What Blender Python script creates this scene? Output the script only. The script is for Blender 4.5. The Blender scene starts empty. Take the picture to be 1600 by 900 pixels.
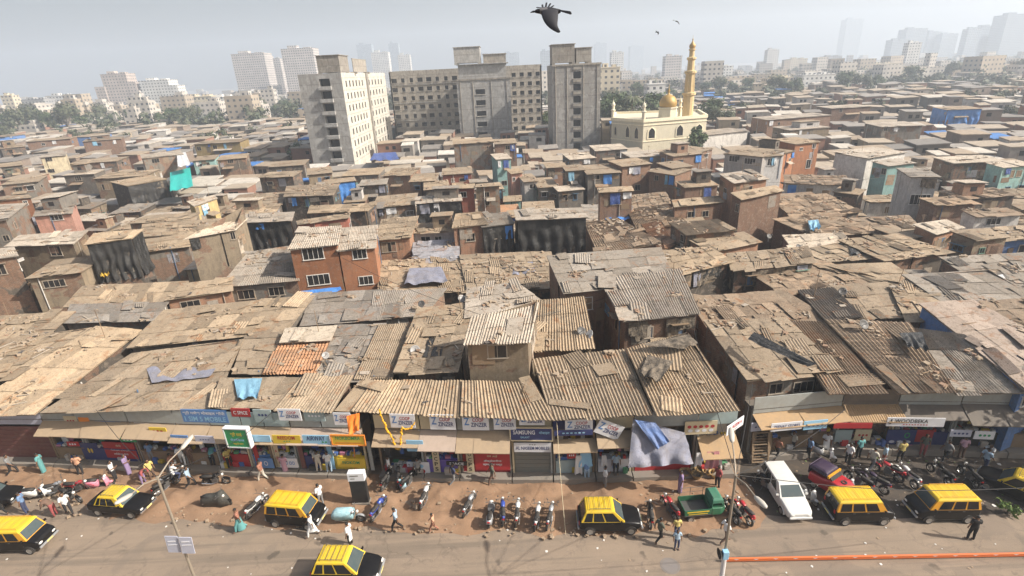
import bpy, bmesh, math, random
from mathutils import Vector, Matrix, noise
R = random.Random(11)
rad = math.radians
C = bpy.context.scene.collection
scene = bpy.context.scene
# ------------------------------------------------------------------ camera
CAM = Vector((0, 0, 24)); FPX = 830.0; PITCH = rad(22); ROLL = 0.05
Fw = Vector((0, math.cos(PITCH), -math.sin(PITCH)))
R0 = Vector((1, 0, 0)); U0 = R0.cross(Fw)
Rc = math.cos(ROLL) * R0 - math.sin(ROLL) * U0
Uc = math.sin(ROLL) * R0 + math.cos(ROLL) * U0
cd = bpy.data.cameras.new('camera'); cam = bpy.data.objects.new('camera', cd); C.objects.link(cam)
cd.sensor_width = 36; cd.lens = 36 * FPX / 1600; cd.clip_start = .1; cd.clip_end = 20000
M = Matrix((Rc, Uc, -Fw)).transposed().to_4x4(); M.translation = CAM
cam.matrix_world = M; scene.camera = cam

def ray(px, py):
    return Fw + Rc * ((px - 800) / FPX) + Uc * ((450 - py) / FPX)
def up(px, py, z=0.0):
    """point of the world at height z seen at a place of the survey photo"""
    d = ray(px, py); t = (z - CAM.z) / d.z
    return CAM + d * t
def upD(px, py, D):
    d = ray(px, py); t = D / d.y
    return CAM + d * t
def proj(p):
    v = p - CAM; k = v.dot(Fw)
    return (800 + FPX * v.dot(Rc) / k, 450 - FPX * v.dot(Uc) / k, k)
def dirpx(p, q, z=0):
    a, b = up(*p, z), up(*q, z); return math.atan2(b.y - a.y, b.x - a.x)

# ------------------------------------------------------------------ object helpers
def tag(o, label=None, cat=None, group=None, kind=None):
    if label: o['label'] = label
    if cat: o['category'] = cat
    if group: o['group'] = group
    if kind: o['kind'] = kind
    return o
def empty(name, loc=(0, 0, 0), rz=0, label=None, cat=None, group=None):
    o = bpy.data.objects.new(name, None); C.objects.link(o); o.location = loc; o.rotation_euler = (0, 0, rz)
    o.empty_display_size = .2
    return tag(o, label, cat, group)
class MB:
    def __init__(s): s.v = []; s.f = []; s.m = []
    def add(s, vs, fs, m=0):
        b = len(s.v); s.v += [tuple(x) for x in vs]
        for f in fs: s.f.append(tuple(b + i for i in f)); s.m.append(m)
    def poly(s, vs, m=0): s.add(vs, [tuple(range(len(vs)))], m)
    def box(s, c, d, rz=0, m=0, tilt=None, taper=1.0):
        x, y, z = d[0] / 2, d[1] / 2, d[2] / 2; t = taper
        vs = [Vector(p) for p in ((-x, -y, -z), (x, -y, -z), (x, y, -z), (-x, y, -z), (-x * t, -y * t, z), (x * t, -y * t, z), (x * t, y * t, z), (-x * t, y * t, z))]
        if tilt: 
            Q = Matrix.Rotation(tilt[0], 3, 'X') @ Matrix.Rotation(tilt[1], 3, 'Y'); vs = [Q @ v for v in vs]
        if rz: 
            Q = Matrix.Rotation(rz, 3, 'Z'); vs = [Q @ v for v in vs]
        c = Vector(c)
        s.add([v + c for v in vs], [(0, 3, 2, 1), (4, 5, 6, 7), (0, 1, 5, 4), (1, 2, 6, 5), (2, 3, 7, 6), (3, 0, 4, 7)], m)
    def tube(s, pts, r, n=8, m=0, cap=True):
        pts = [Vector(p) for p in pts]; rs = r if isinstance(r, (list, tuple)) else [r] * len(pts)
        vs = []; fs = []
        up_ = Vector((0, 0, 1)); d0 = (pts[-1] - pts[0])
        if d0.length < 1e-6 or abs(d0.normalized().z) > .9: up_ = Vector((0, 1, 0))
        for i, p in enumerate(pts):
            d = (pts[min(i + 1, len(pts) - 1)] - pts[max(i - 1, 0)]).normalized()
            a = d.cross(up_); a = a.normalized() if a.length > 1e-5 else Vector((1, 0, 0)); b = d.cross(a)
            for k in range(n):
                t = 2 * math.pi * k / n; vs.append(p + (a * math.cos(t) + b * math.sin(t)) * rs[i])
        for i in range(len(pts) - 1):
            for k in range(n):
                k2 = (k + 1) % n; fs.append((i * n + k, i * n + k2, (i + 1) * n + k2, (i + 1) * n + k))
        if cap: fs.append(tuple(range(n))); fs.append(tuple((len(pts) - 1) * n + k for k in range(n - 1, -1, -1)))
        s.add(vs, fs, m)
    def lathe(s, prof, c=(0, 0, 0), n=16, m=0, axis='z'):
        vs = []; fs = []; c = Vector(c)
        for (r, z) in prof:
            for k in range(n):
                t = 2 * math.pi * k / n; a, b = r * math.cos(t), r * math.sin(t)
                vs.append(c + (Vector((a, b, z)) if axis == 'z' else Vector((a, z, b)) if axis == 'y' else Vector((z, a, b))))
        for i in range(len(prof) - 1):
            for k in range(n):
                k2 = (k + 1) % n; fs.append((i * n + k, i * n + k2, (i + 1) * n + k2, (i + 1) * n + k))
        s.add(vs, fs, m)
    def loft(s, loops, m=0, caps=True):
        n = len(loops[0]); vs = [p for l in loops for p in l]; fs = []
        for i in range(len(loops) - 1):
            for k in range(n):
                k2 = (k + 1) % n; fs.append((i * n + k, i * n + k2, (i + 1) * n + k2, (i + 1) * n + k))
        if caps: fs.append(tuple(range(n - 1, -1, -1))); fs.append(tuple((len(loops) - 1) * n + k for k in range(n)))
        s.add(vs, fs, m)
    def ell(s, c, r, nu=10, nv=7, m=0, rz=0):
        vs = []; fs = []; c = Vector(c); Q = Matrix.Rotation(rz, 3, 'Z')
        for i in range(nv + 1):
            a = math.pi * i / nv - math.pi / 2
            for k in range(nu):
                t = 2 * math.pi * k / nu
                vs.append(c + Q @ Vector((r[0] * math.cos(a) * math.cos(t), r[1] * math.cos(a) * math.sin(t), r[2] * math.sin(a))))
        for i in range(nv):
            for k in range(nu):
                k2 = (k + 1) % nu; fs.append((i * nu + k, i * nu + k2, (i + 1) * nu + k2, (i + 1) * nu + k))
        s.add(vs, fs, m)
    def mesh(s, name, mats, smooth=False, fixn=False):
        me = bpy.data.meshes.new(name); me.from_pydata(s.v, [], s.f)
        for mm in (mats if isinstance(mats, (list, tuple)) else [mats]): me.materials.append(mm)
        if any(s.m): me.polygons.foreach_set('material_index', s.m)
        if smooth: me.polygons.foreach_set('use_smooth', [True] * len(s.f))
        if fixn:
            bm = bmesh.new(); bm.from_mesh(me); bmesh.ops.recalc_face_normals(bm, faces=bm.faces); bm.to_mesh(me); bm.free()
        me.update(); return me
    def build(s, name, mats, parent=None, smooth=False, fixn=False):
        o = bpy.data.objects.new(name, s.mesh(name, mats, smooth, fixn)); C.objects.link(o)
        if parent: o.parent = parent
        return o
def bevel(o, w=.03, seg=2, ang=rad(35)):
    b = o.modifiers.new('bevel', 'BEVEL'); b.width = w; b.segments = seg; b.limit_method = 'ANGLE'; b.angle_limit = ang
    return o
def copy_tree(o, parent=None):
    c = o.copy(); C.objects.link(c)
    if parent: c.parent = parent
    for ch in o.children: copy_tree(ch, c)
    return c
def repaint(o, table):
    """give this copy its own paint: {part mesh's material name: material}"""
    for x in [o] + list(o.children_recursive):
        if x.type == 'MESH':
            for sl in x.material_slots:
                k = sl.material.name if sl.material else ''
                if k in table: sl.link = 'OBJECT'; sl.material = table[k]

# ------------------------------------------------------------------ materials
MATS = {}
def nodes(name):
    m = bpy.data.materials.new(name); m.use_nodes = True; nt = m.node_tree
    return m, nt, nt.nodes['Principled BSDF']
def N(nt, t, **kw):
    n = nt.nodes.new(t)
    for k, v in kw.items():
        if k[0] == '_': setattr(n, k[1:], v)
        else:
            key = int(k[1:]) if k[0] == 'i' and k[1:].isdigit() else k
            n.inputs[key].default_value = v
    return n
def ramp(nt, fac, stops):
    r = nt.nodes.new('ShaderNodeValToRGB'); e = r.color_ramp.elements
    while len(e) < len(stops): e.new(.5)
    for el, (p, c) in zip(e, stops):
        el.position = p; el.color = (c, c, c, 1) if isinstance(c, (int, float)) else (*c, 1)
    nt.links.new(fac, r.inputs[0]); return r.outputs[0]
def mix(nt, fac, a, b, mode='MIX'):
    n = nt.nodes.new('ShaderNodeMix'); n.data_type = 'RGBA'; n.blend_type = mode
    for s_, v in ((n.inputs[0], fac), (n.inputs[6], a), (n.inputs[7], b)):
        if isinstance(v, bpy.types.NodeSocket): nt.links.new(v, s_)
        elif isinstance(v, (int, float)): s_.default_value = v
        else: s_.default_value = (*v, 1)
    return n.outputs[2]
def pos(nt, world=True):
    if world: return nt.nodes.new('ShaderNodeNewGeometry').outputs['Position']
    return nt.nodes.new('ShaderNodeTexCoord').outputs['Object']
def noise_(nt, vec, scale, detail=4, rough=.6, dist=0):
    n = N(nt, 'ShaderNodeTexNoise', Scale=scale, Detail=detail, Roughness=rough, Distortion=dist); nt.links.new(vec, n.inputs['Vector']); return n.outputs['Fac']
def val(nt, c, k): return tuple(min(1, x * k) for x in c)
def bump(nt, bs, h, strength=.4, dist=.03):
    b = N(nt, 'ShaderNodeBump', Strength=strength, Distance=dist); nt.links.new(h, b.inputs['Height']); nt.links.new(b.outputs[0], bs.inputs['Normal'])
def paint(name, c, rough=.5, metal=0, coat=0, dirt=.25, spec=.5, scale=2.5):
    """paint, plastic, metal or cloth with uneven wear"""
    if name in MATS: return MATS[name]
    m, nt, bs = nodes(name); p = pos(nt, False)
    f = ramp(nt, noise_(nt, p, scale, 5, .65), [(.35, 0), (.75, 1)])
    col = mix(nt, f, c, mix(nt, .5, c, (.22, .17, .12)) if dirt else c)
    fm = N(nt, 'ShaderNodeMath', i1=dirt, _operation='MULTIPLY'); nt.links.new(f, fm.inputs[0])
    g = mix(nt, fm.outputs[0], c, (.25, .2, .15))
    nt.links.new(g, bs.inputs['Base Color'])
    bs.inputs['Roughness'].default_value = rough; bs.inputs['Metallic'].default_value = metal
    bs.inputs['Coat Weight'].default_value = coat; bs.inputs['Specular IOR Level'].default_value = spec
    MATS[name] = m; return m
def roofmat(name, c, spread=.3, dust=(.28, .222, .16), dustk=.5, rough=.9, corr=0):
    """weathered sheets: every loose sheet its own tone, settled dust, dark damp spots, rust"""
    m, nt, bs = nodes(name); p = pos(nt); g = nt.nodes.new('ShaderNodeNewGeometry'); oi = nt.nodes.new('ShaderNodeObjectInfo')
    isl = ramp(nt, g.outputs['Random Per Island'], [(0, 1 - spread), (.5, 1.), (.9, 1 + spread * .7), (1, 1 + spread * 1.3)])
    col = mix(nt, 1., c, isl, 'MULTIPLY')
    ob = ramp(nt, oi.outputs['Random'], [(0, (.82, .80, .79)), (.5, (1, .98, .96)), (1, (1.18, 1.12, 1.04))])
    col = mix(nt, 1., col, ob, 'MULTIPLY')
    big = ramp(nt, noise_(nt, p, .35, 6, .7), [(.38, 0), (.66, dustk)])
    col = mix(nt, big, col, dust)
    st = ramp(nt, noise_(nt, p, 1.5, 8, .75, .6), [(.52, 0), (.64, .55)])
    col = mix(nt, st, col, (.10, .078, .058))
    s2 = ramp(nt, noise_(nt, p, 5.5, 6, .8, .8), [(.53, 0), (.63, .5)])
    col = mix(nt, s2, col, (.12, .092, .066))
    s3 = ramp(nt, noise_(nt, p, 4.2, 5, .75, 1.2), [(.57, 0), (.66, .55)])
    col = mix(nt, s3, col, (.46, .39, .31))
    v = N(nt, 'ShaderNodeTexVoronoi', Scale=3.3, Randomness=1.0); nt.links.new(p, v.inputs['Vector'])
    sp = ramp(nt, v.outputs['Distance'], [(.10, .7), (.19, 0)])
    col = mix(nt, sp, col, (.1, .08, .06))
    ru = ramp(nt, noise_(nt, p, .8, 5, .7, 1.), [(.56, 0), (.66, .6)])
    col = mix(nt, ru, col, (.26, .12, .05))
    fine = noise_(nt, p, 14, 6, .8)
    col = mix(nt, .55, col, ramp(nt, fine, [(.25, .25), (.75, .8)]), 'OVERLAY')
    nt.links.new(col, bs.inputs['Base Color']); bs.inputs['Roughness'].default_value = rough; bs.inputs['Specular IOR Level'].default_value = .25
    bump(nt, bs, fine, .5, .05)
    MATS[name] = m; return m
def wallmat(name, c, c2=None, brick=0, stain=.6, rough=.92, lines=0, expose=0):
    """plaster or brick, streaked by rain, dirty towards nothing in particular"""
    m, nt, bs = nodes(name); g = nt.nodes.new('ShaderNodeNewGeometry'); P = g.outputs['Position']; Nn = g.outputs['True Normal']
    cz = N(nt, 'ShaderNodeVectorMath', _operation='CROSS_PRODUCT'); nt.links.new(Nn, cz.inputs[0]); cz.inputs[1].default_value = (0, 0, 1)
    du = N(nt, 'ShaderNodeVectorMath', _operation='DOT_PRODUCT'); nt.links.new(P, du.inputs[0]); nt.links.new(cz.outputs[0], du.inputs[1])
    sx = nt.nodes.new('ShaderNodeSeparateXYZ'); nt.links.new(P, sx.inputs[0])
    cb = nt.nodes.new('ShaderNodeCombineXYZ'); nt.links.new(du.outputs['Value'], cb.inputs[0]); nt.links.new(sx.outputs[2], cb.inputs[1])
    UV = cb.outputs[0]; oi = nt.nodes.new('ShaderNodeObjectInfo')
    col = mix(nt, ramp(nt, noise_(nt, UV, .9, 6, .7), [(.3, 0), (.7, 1)]), c, c2 or tuple(x * .72 for x in c))
    if brick:
        b = N(nt, 'ShaderNodeTexBrick', Scale=1.0); nt.links.new(UV, b.inputs['Vector'])
        b.inputs['Brick Width'].default_value = .26; b.inputs['Row Height'].default_value = .1; b.inputs['Mortar Size'].default_value = .012
        b.inputs['Color1'].default_value = (*c, 1); b.inputs['Color2'].default_value = (*(c2 or tuple(x * .6 for x in c)), 1); b.inputs['Mortar'].default_value = (.3, .25, .2, 1)
        col = mix(nt, brick, col, b.outputs['Color'])
    elif expose:
        b = N(nt, 'ShaderNodeTexBrick', Scale=1.0); nt.links.new(UV, b.inputs['Vector']); b.inputs['Brick Width'].default_value = .26; b.inputs['Row Height'].default_value = .1; b.inputs['Mortar Size'].default_value = .012
        b.inputs['Color1'].default_value = (.25, .125, .075, 1); b.inputs['Color2'].default_value = (.16, .085, .055, 1); b.inputs['Mortar'].default_value = (.24, .2, .16, 1)
        ad = N(nt, 'ShaderNodeMath', _operation='MULTIPLY_ADD', i1=.16); nt.links.new(oi.outputs['Random'], ad.inputs[0]); nt.links.new(noise_(nt, UV, .45, 3, .6, .5), ad.inputs[2])
        col = mix(nt, ramp(nt, ad.outputs[0], [(.62, 0), (.635, .85)]), col, b.outputs['Color'])
    ob = ramp(nt, oi.outputs['Random'], [(0, (.7, .67, .64)), (.5, (1, 1, 1)), (1, (1.25, 1.2, 1.12))]); col = mix(nt, 1., col, ob, 'MULTIPLY')
    mp = N(nt, 'ShaderNodeMapping'); mp.inputs['Scale'].default_value = (1.3, .3, 1); nt.links.new(UV, mp.inputs[0])
    st = ramp(nt, noise_(nt, mp.outputs[0], 1.3, 6, .75), [(.47, 0), (.66, stain * .85)])
    col = mix(nt, st, col, (.075, .063, .052))
    pt = ramp(nt, noise_(nt, UV, 1.9, 6, .75, .8), [(.53, 0), (.6, stain * .8)])
    col = mix(nt, pt, col, (.27, .22, .17))
    if lines:
        fr = N(nt, 'ShaderNodeMath', i1=lines, _operation='DIVIDE'); nt.links.new(sx.outputs[2], fr.inputs[0]); f2 = N(nt, 'ShaderNodeMath', _operation='FRACT'); nt.links.new(fr.outputs[0], f2.inputs[0])
        col = mix(nt, ramp(nt, f2.outputs[0], [(0, .55), (.05, .4), (.09, 0), (1, 0)]), col, (.13, .115, .10))
    fine = noise_(nt, P, 9, 5, .75); col = mix(nt, .45, col, ramp(nt, fine, [(.25, .3), (.75, .75)]), 'OVERLAY')
    if lines: col = mix(nt, ramp(nt, noise_(nt, UV, .28, 5, .7, .4), [(.42, 0), (.62, .5)]), col, tuple(x * .68 for x in c)); col = mix(nt, ramp(nt, noise_(nt, UV, .5, 4, .65, .3), [(.55, 0), (.6, .3)]), col, tuple(min(.8, x * 1.35) for x in c))
    nt.links.new(col, bs.inputs['Base Color']); bs.inputs['Roughness'].default_value = rough; bs.inputs['Specular IOR Level'].default_value = .2
    bump(nt, bs, fine, .4, .03); MATS[name] = m; return m
def cloth(name, c, c2, rough=.55, scale=1.2):
    m, nt, bs = nodes(name); p = pos(nt)
    f = noise_(nt, p, scale, 7, .7, .5); col = mix(nt, ramp(nt, f, [(.35, 0), (.65, 1)]), c, c2)
    nt.links.new(col, bs.inputs['Base Color']); bs.inputs['Roughness'].default_value = rough
    bump(nt, bs, noise_(nt, p, 5, 6, .7, 1.5), .8, .12); MATS[name] = m; return m

RM = {'tan': roofmat('roof_tan', (.315, .25, .178)), 'grey': roofmat('roof_grey', (.26, .24, .215), dustk=.45), 'pale': roofmat('roof_pale', (.46, .41, .345), .15, dustk=.35),
      'dark': roofmat('roof_dark', (.16, .14, .12), .25, dustk=.2), 'clay': roofmat('roof_clay', (.42, .22, .12), .3, dustk=.55), 'pink': roofmat('roof_pink', (.36, .295, .25), .12, dustk=.25),
      'blue': roofmat('roof_bluegrey', (.33, .34, .38), .15, dustk=.25), 'rust': roofmat('roof_rust', (.27, .20, .14), .4, dustk=.6)}
WM = {'grey': wallmat('plaster_grey', (.23, .21, .185), expose=1), 'tan': wallmat('plaster_tan', (.30, .24, .17), expose=1), 'brick': wallmat('brick_brown', (.24, .125, .08), (.17, .09, .06), .9),
      'orange': wallmat('paint_orange', (.41, .18, .09), (.34, .145, .075), .3, .4), 'brickor': wallmat('brick_orange', (.38, .19, .11), (.29, .14, .085), .85), 'dark': wallmat('plaster_dark', (.12, .105, .09), expose=1), 'white': wallmat('paint_white', (.66, .64, .62), stain=.4),
      'cream': wallmat('paint_cream', (.62, .53, .37), stain=.4), 'pink': wallmat('paint_pink', (.55, .31, .25), stain=.35), 'teal': wallmat('paint_teal', (.32, .52, .50), stain=.35),
      'blue': wallmat('paint_blue', (.13, .24, .50), stain=.35), 'red': wallmat('paint_redbrown', (.36, .12, .085), (.30, .10, .07), .3, .35), 'ochre': wallmat('paint_ochre', (.52, .40, .20), stain=.4),
      'lilac': wallmat('paint_lilac', (.52, .52, .60), stain=.35), 'black': cloth('black_plastic', (.022, .021, .021), (.045, .042, .038), .3)}
TARP = {'blue': cloth('tarp_blue', (.05, .20, .58), (.09, .27, .62), .5), 'grey': cloth('tarp_greyblue', (.27, .28, .36), (.25, .235, .25), .65), 'teal': cloth('tarp_teal', (.02, .42, .37), (.03, .50, .44), .5),
        'white': cloth('tarp_white', (.72, .72, .72), (.6, .58, .56), .6), 'black': WM['black'], 'navy': cloth('tarp_navy', (.04, .08, .26), (.07, .12, .35), .5), 'rag': cloth('rag_cloth', (.26, .21, .155), (.06, .05, .04), .9, 2.5),
        'skyblue': cloth('tarp_skyblue', (.26, .48, .62), (.18, .36, .5), .5), 'yellow': cloth('tarp_yellow', (.7, .48, .07), (.6, .38, .06), .6)}
glass_dark = paint('window_dark', (.018, .018, .02), .25, dirt=.1)
frame_m = paint('frame_weathered', (.40, .34, .27), .8, dirt=.5)
frame_w = paint('frame_white', (.70, .67, .62), .7, dirt=.3)
frame_b = paint('frame_blue', (.10, .22, .34), .8, dirt=.4); frame_g = paint('frame_green', (.12, .24, .18), .8, dirt=.4); shut_b = paint('shutter_blue', (.08, .15, .26), .8, dirt=.4)
wood_m = paint('timber_old', (.25, .17, .10), .85, dirt=.5)
# ------------------------------------------------------------------ houses
HOUSES = []; PLANS = []
ZV = Vector((0, 0, 1))
def lerp(a, b, t): return a + (b - a) * t
def bil(q, u, v):
    TL, TR, BR, BL = q
    return lerp(lerp(BL, BR, u), lerp(TL, TR, u), v)
def local(mb, o):
    l = o.location; mb.v = [(x - l.x, y - l.y, z - l.z) for x, y, z in mb.v]; return mb
def roof_mb(q, style, near, rnd):
    """roof of overlapping sheets laid from the eaves up, none quite level with the next"""
    mb = MB(); TL, TR, BR, BL = q
    W = ((BR - BL).length + (TR - TL).length) / 2; L = ((TL - BL).length + (TR - BR).length) / 2
    n = (BR - BL).cross(TL - BL).normalized()
    if n.z < 0: n = -n
    # base slab that carries the sheets
    lo = [p - n * .06 for p in (BL, BR, TR, TL)]; hi = [p - n * .015 for p in (BL, BR, TR, TL)]
    mb.add(lo + hi, [(3, 2, 1, 0), (4, 5, 6, 7), (0, 1, 5, 4), (1, 2, 6, 5), (2, 3, 7, 6), (3, 0, 4, 7)])
    sw, sl = {'corr': (1.05, 2.3), 'fine': (1.05, 2.3), 'tile': (1.7, .42), 'flat': (1.7, 1.9), 'patch': (1.1, 1.4), 'far': (2.6, 3.2)}[style]
    if not near: sw *= 1.5; sl = max(sl, 2.0)
    nu = max(1, round(W / sw)); nv = max(1, round(L / sl))
    pitch = {'corr': .21, 'fine': .15, 'tile': .24}.get(style, 0) if near else 0
    jj = {'corr': .5, 'fine': .4, 'tile': .5, 'flat': .5, 'patch': 1.6, 'far': .7}[style]
    for j in range(nv):
        for i in range(nu):
            if rnd.random() < (.05 if style == 'patch' else .02): continue
            e = .05 * jj
            u0 = i / nu - rnd.random() * e / max(W, 1); u1 = (i + 1) / nu + (.04 + rnd.random() * e) / max(W, 1)
            v0 = j / nv - (rnd.uniform(.02, .22 + .25 * (style == 'patch'))) / max(L, 1); v1 = (j + 1) / nv + rnd.uniform(0, .1) / max(L, 1)
            if j == nv - 1: v1 = min(v1, 1 + .08 / L)
            h0 = .045 + .03 * rnd.random() * jj + .012 * (i % 2); h1 = .0 + .02 * rnd.random() + .012 * (i % 2)
            rl = rnd.uniform(-.025, .025) * jj; sk = rnd.uniform(-.02, .02) * jj
            k = max(1, round((u1 - u0) * W / pitch)) * 4 if pitch else 1
            vs = []; nvv = 2
            for b in range(nvv):
                vv = v0 + (v1 - v0) * b; hh = h0 + (h1 - h0) * b
                for a in range(k + 1):
                    t = a / k; w_ = math.sin(t * k / 4 * 2 * math.pi) * (.042 if style != 'fine' else .03) if pitch else 0
                    p = bil(q, u0 + (u1 - u0) * t + sk * (b - .5) / max(nu, 1), vv)
                    vs.append(p + n * (hh + w_ + rl * (t - .5) * 2 + .03))
            mb.add(vs, [(a, a + 1, k + 2 + a, k + 1 + a) for a in range(k)])
    # odd sheets laid over leaks: any size, any way round
    n_p = int(W * L / (5.5 if style in ('patch', 'tile', 'flat') else 11) * (1 if near else .35)) if W * L < 900 else 0
    for _ in range(n_p):
        w_, l_ = rnd.uniform(.5, 1.5), rnd.uniform(.7, 2.6); a = rnd.gauss(0, .16) + (1.57 if rnd.random() < .25 else 0); cu, cv = rnd.random(), rnd.random()
        if rnd.random() < .3: cv = rnd.uniform(.0, .1)
        cv = max(cv, (.5 * max(w_, l_) - .1) / L)
        du, dv = (BR - BL).normalized(), (TL - BL).normalized(); c = bil(q, min(max(cu, .5 / W), 1 - .5 / W), min(cv, 1 - .6 / L)) + n * rnd.uniform(.11, .19); X = du * math.cos(a) + dv * math.sin(a); Y = dv * math.cos(a) - du * math.sin(a); tx, ty = rnd.gauss(0, .035), rnd.gauss(0, .035)
        kk = max(1, round(w_ / .2)) * 4 if near and rnd.random() < .55 else 1; bend = rnd.uniform(-.05, .08)
        vs = [c + X * (w_ * (i / kk - .5)) + Y * (l_ * (j / 3 - .5)) + n * ((.03 * math.sin(i * 1.5708) if kk > 1 else 0) + tx * (i / kk - .5) * 2 + ty * (j / 3 - .5) * 2 + bend * abs(j / 3 - .5)) for j in range(4) for i in range(kk + 1)]
        mb.add(vs, [(j * (kk + 1) + i, j * (kk + 1) + i + 1, (j + 1) * (kk + 1) + i + 1, (j + 1) * (kk + 1) + i) for j in range(3) for i in range(kk)])
    return mb
def drape_mb(P00, P10, P11, P01, amp=.12, nx=22, nz=12, seed=0, fold=3.0, sag=.0):
    """hanging sheet: P00 bottom left, P10 bottom right, P11 top right, P01 top left"""
    mb = MB(); vs = []; n = (P10 - P00).cross(P01 - P00).normalized()
    for j in range(nz + 1):
        for i in range(nx + 1):
            u, v = i / nx, j / nz; p = lerp(lerp(P00, P10, u), lerp(P01, P11, u), v)
            a = math.sin(u * fold * 6.28 + 3 * noise.noise(Vector((u * 2 + seed, v * 2, seed)))) * (1.15 - v) + 1.4 * noise.noise(Vector((u * 5, v * 4 + seed, seed * 2)))
            p = p + n * (amp * (a + .6) * (.35 + .65 * (1 - v)))
            p.z -= sag * math.sin(math.pi * u) * (v if v > .5 else 0) - .08 * noise.noise(Vector((u * 6, seed, 0))) * (v < .05)
            vs.append(p)
    mb.add(vs, [(j * (nx + 1) + i, j * (nx + 1) + i + 1, (j + 1) * (nx + 1) + i + 1, (j + 1) * (nx + 1) + i) for j in range(nz) for i in range(nx)])
    return mb
def add_window(root, A, B, z, u, w, h, fm, pane=None, shade=False, bars=True, nlev=True):
    """opening on the wall from A to B: frame proud of the wall, dark pane inside it"""
    d = (B - A); d.z = 0; ln = d.length; d.normalize(); n = Vector((d.y, -d.x, 0)); yaw = math.atan2(d.y, d.x)
    c = A + d * (u * ln); c.z = z; f = MB(); t = .07; pr = .05
    for (ox, oz, sx, sz) in ((0, h / 2 + t / 2, w + 2 * t, t), (0, -h / 2 - t / 2, w + 2 * t + .1, t), (-w / 2 - t / 2, 0, t, h), (w / 2 + t / 2, 0, t, h)):
        f.box(c + d * ox + n * (pr / 2 + (.02 if oz < 0 else 0)) + ZV * oz, (sx, pr + .04 * (oz < 0), sz), yaw)
    if bars:
        for k in range(1, max(2, round(w / .5))):
            f.box(c + d * (-w / 2 + w * k / max(2, round(w / .5))) + n * .035, (.035, .03, h), yaw)
    if shade: f.box(c + n * .28 + ZV * (h / 2 + .18), (w + .5, .56, .05), yaw, tilt=(-.25, 0))
    fo = local(f, root).build('window', fm, root)
    p = MB(); p.box(c + n * .008, (w, .016, h), yaw); local(p, root).build('pane', pane or glass_dark, fo)
    return fo
def solve_z(mx, my, w, zb):
    if w <= 0: return zb
    D = up(mx, my + w, zb).y; return upD(mx, my, D).z
def sat(a, b):
    for P, Q in ((a, b), (b, a)):
        for i in range(4):
            e = P[(i + 1) % 4] - P[i]; n = Vector((e.y, -e.x))
            pa = [n.dot(x) for x in P]; pb = [n.dot(x) for x in Q]
            if max(pa) <= min(pb) or max(pb) <= min(pa): return False
    return True
ROOFNAME = {'tan': 'dusty tan', 'grey': 'grey', 'pale': 'pale whitish', 'dark': 'dark grey', 'clay': 'clay red', 'pink': 'pinkish grey', 'blue': 'blue grey', 'rust': 'rust brown'}
WALLNAME = {'grey': 'grey plastered', 'tan': 'tan plastered', 'brick': 'brown brick', 'orange': 'orange painted', 'brickor': 'orange brick', 'dark': 'dark walled', 'white': 'white washed', 'cream': 'cream', 'pink': 'pink', 'teal': 'teal painted',
            'blue': 'blue painted', 'red': 'red brown', 'ochre': 'ochre', 'lilac': 'lilac white', 'black': 'tarpaulin clad'}
STYLENAME = {'corr': 'corrugated', 'fine': 'ribbed', 'tile': 'tiled', 'flat': 'flat', 'patch': 'patched', 'far': 'sheet'}
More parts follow.
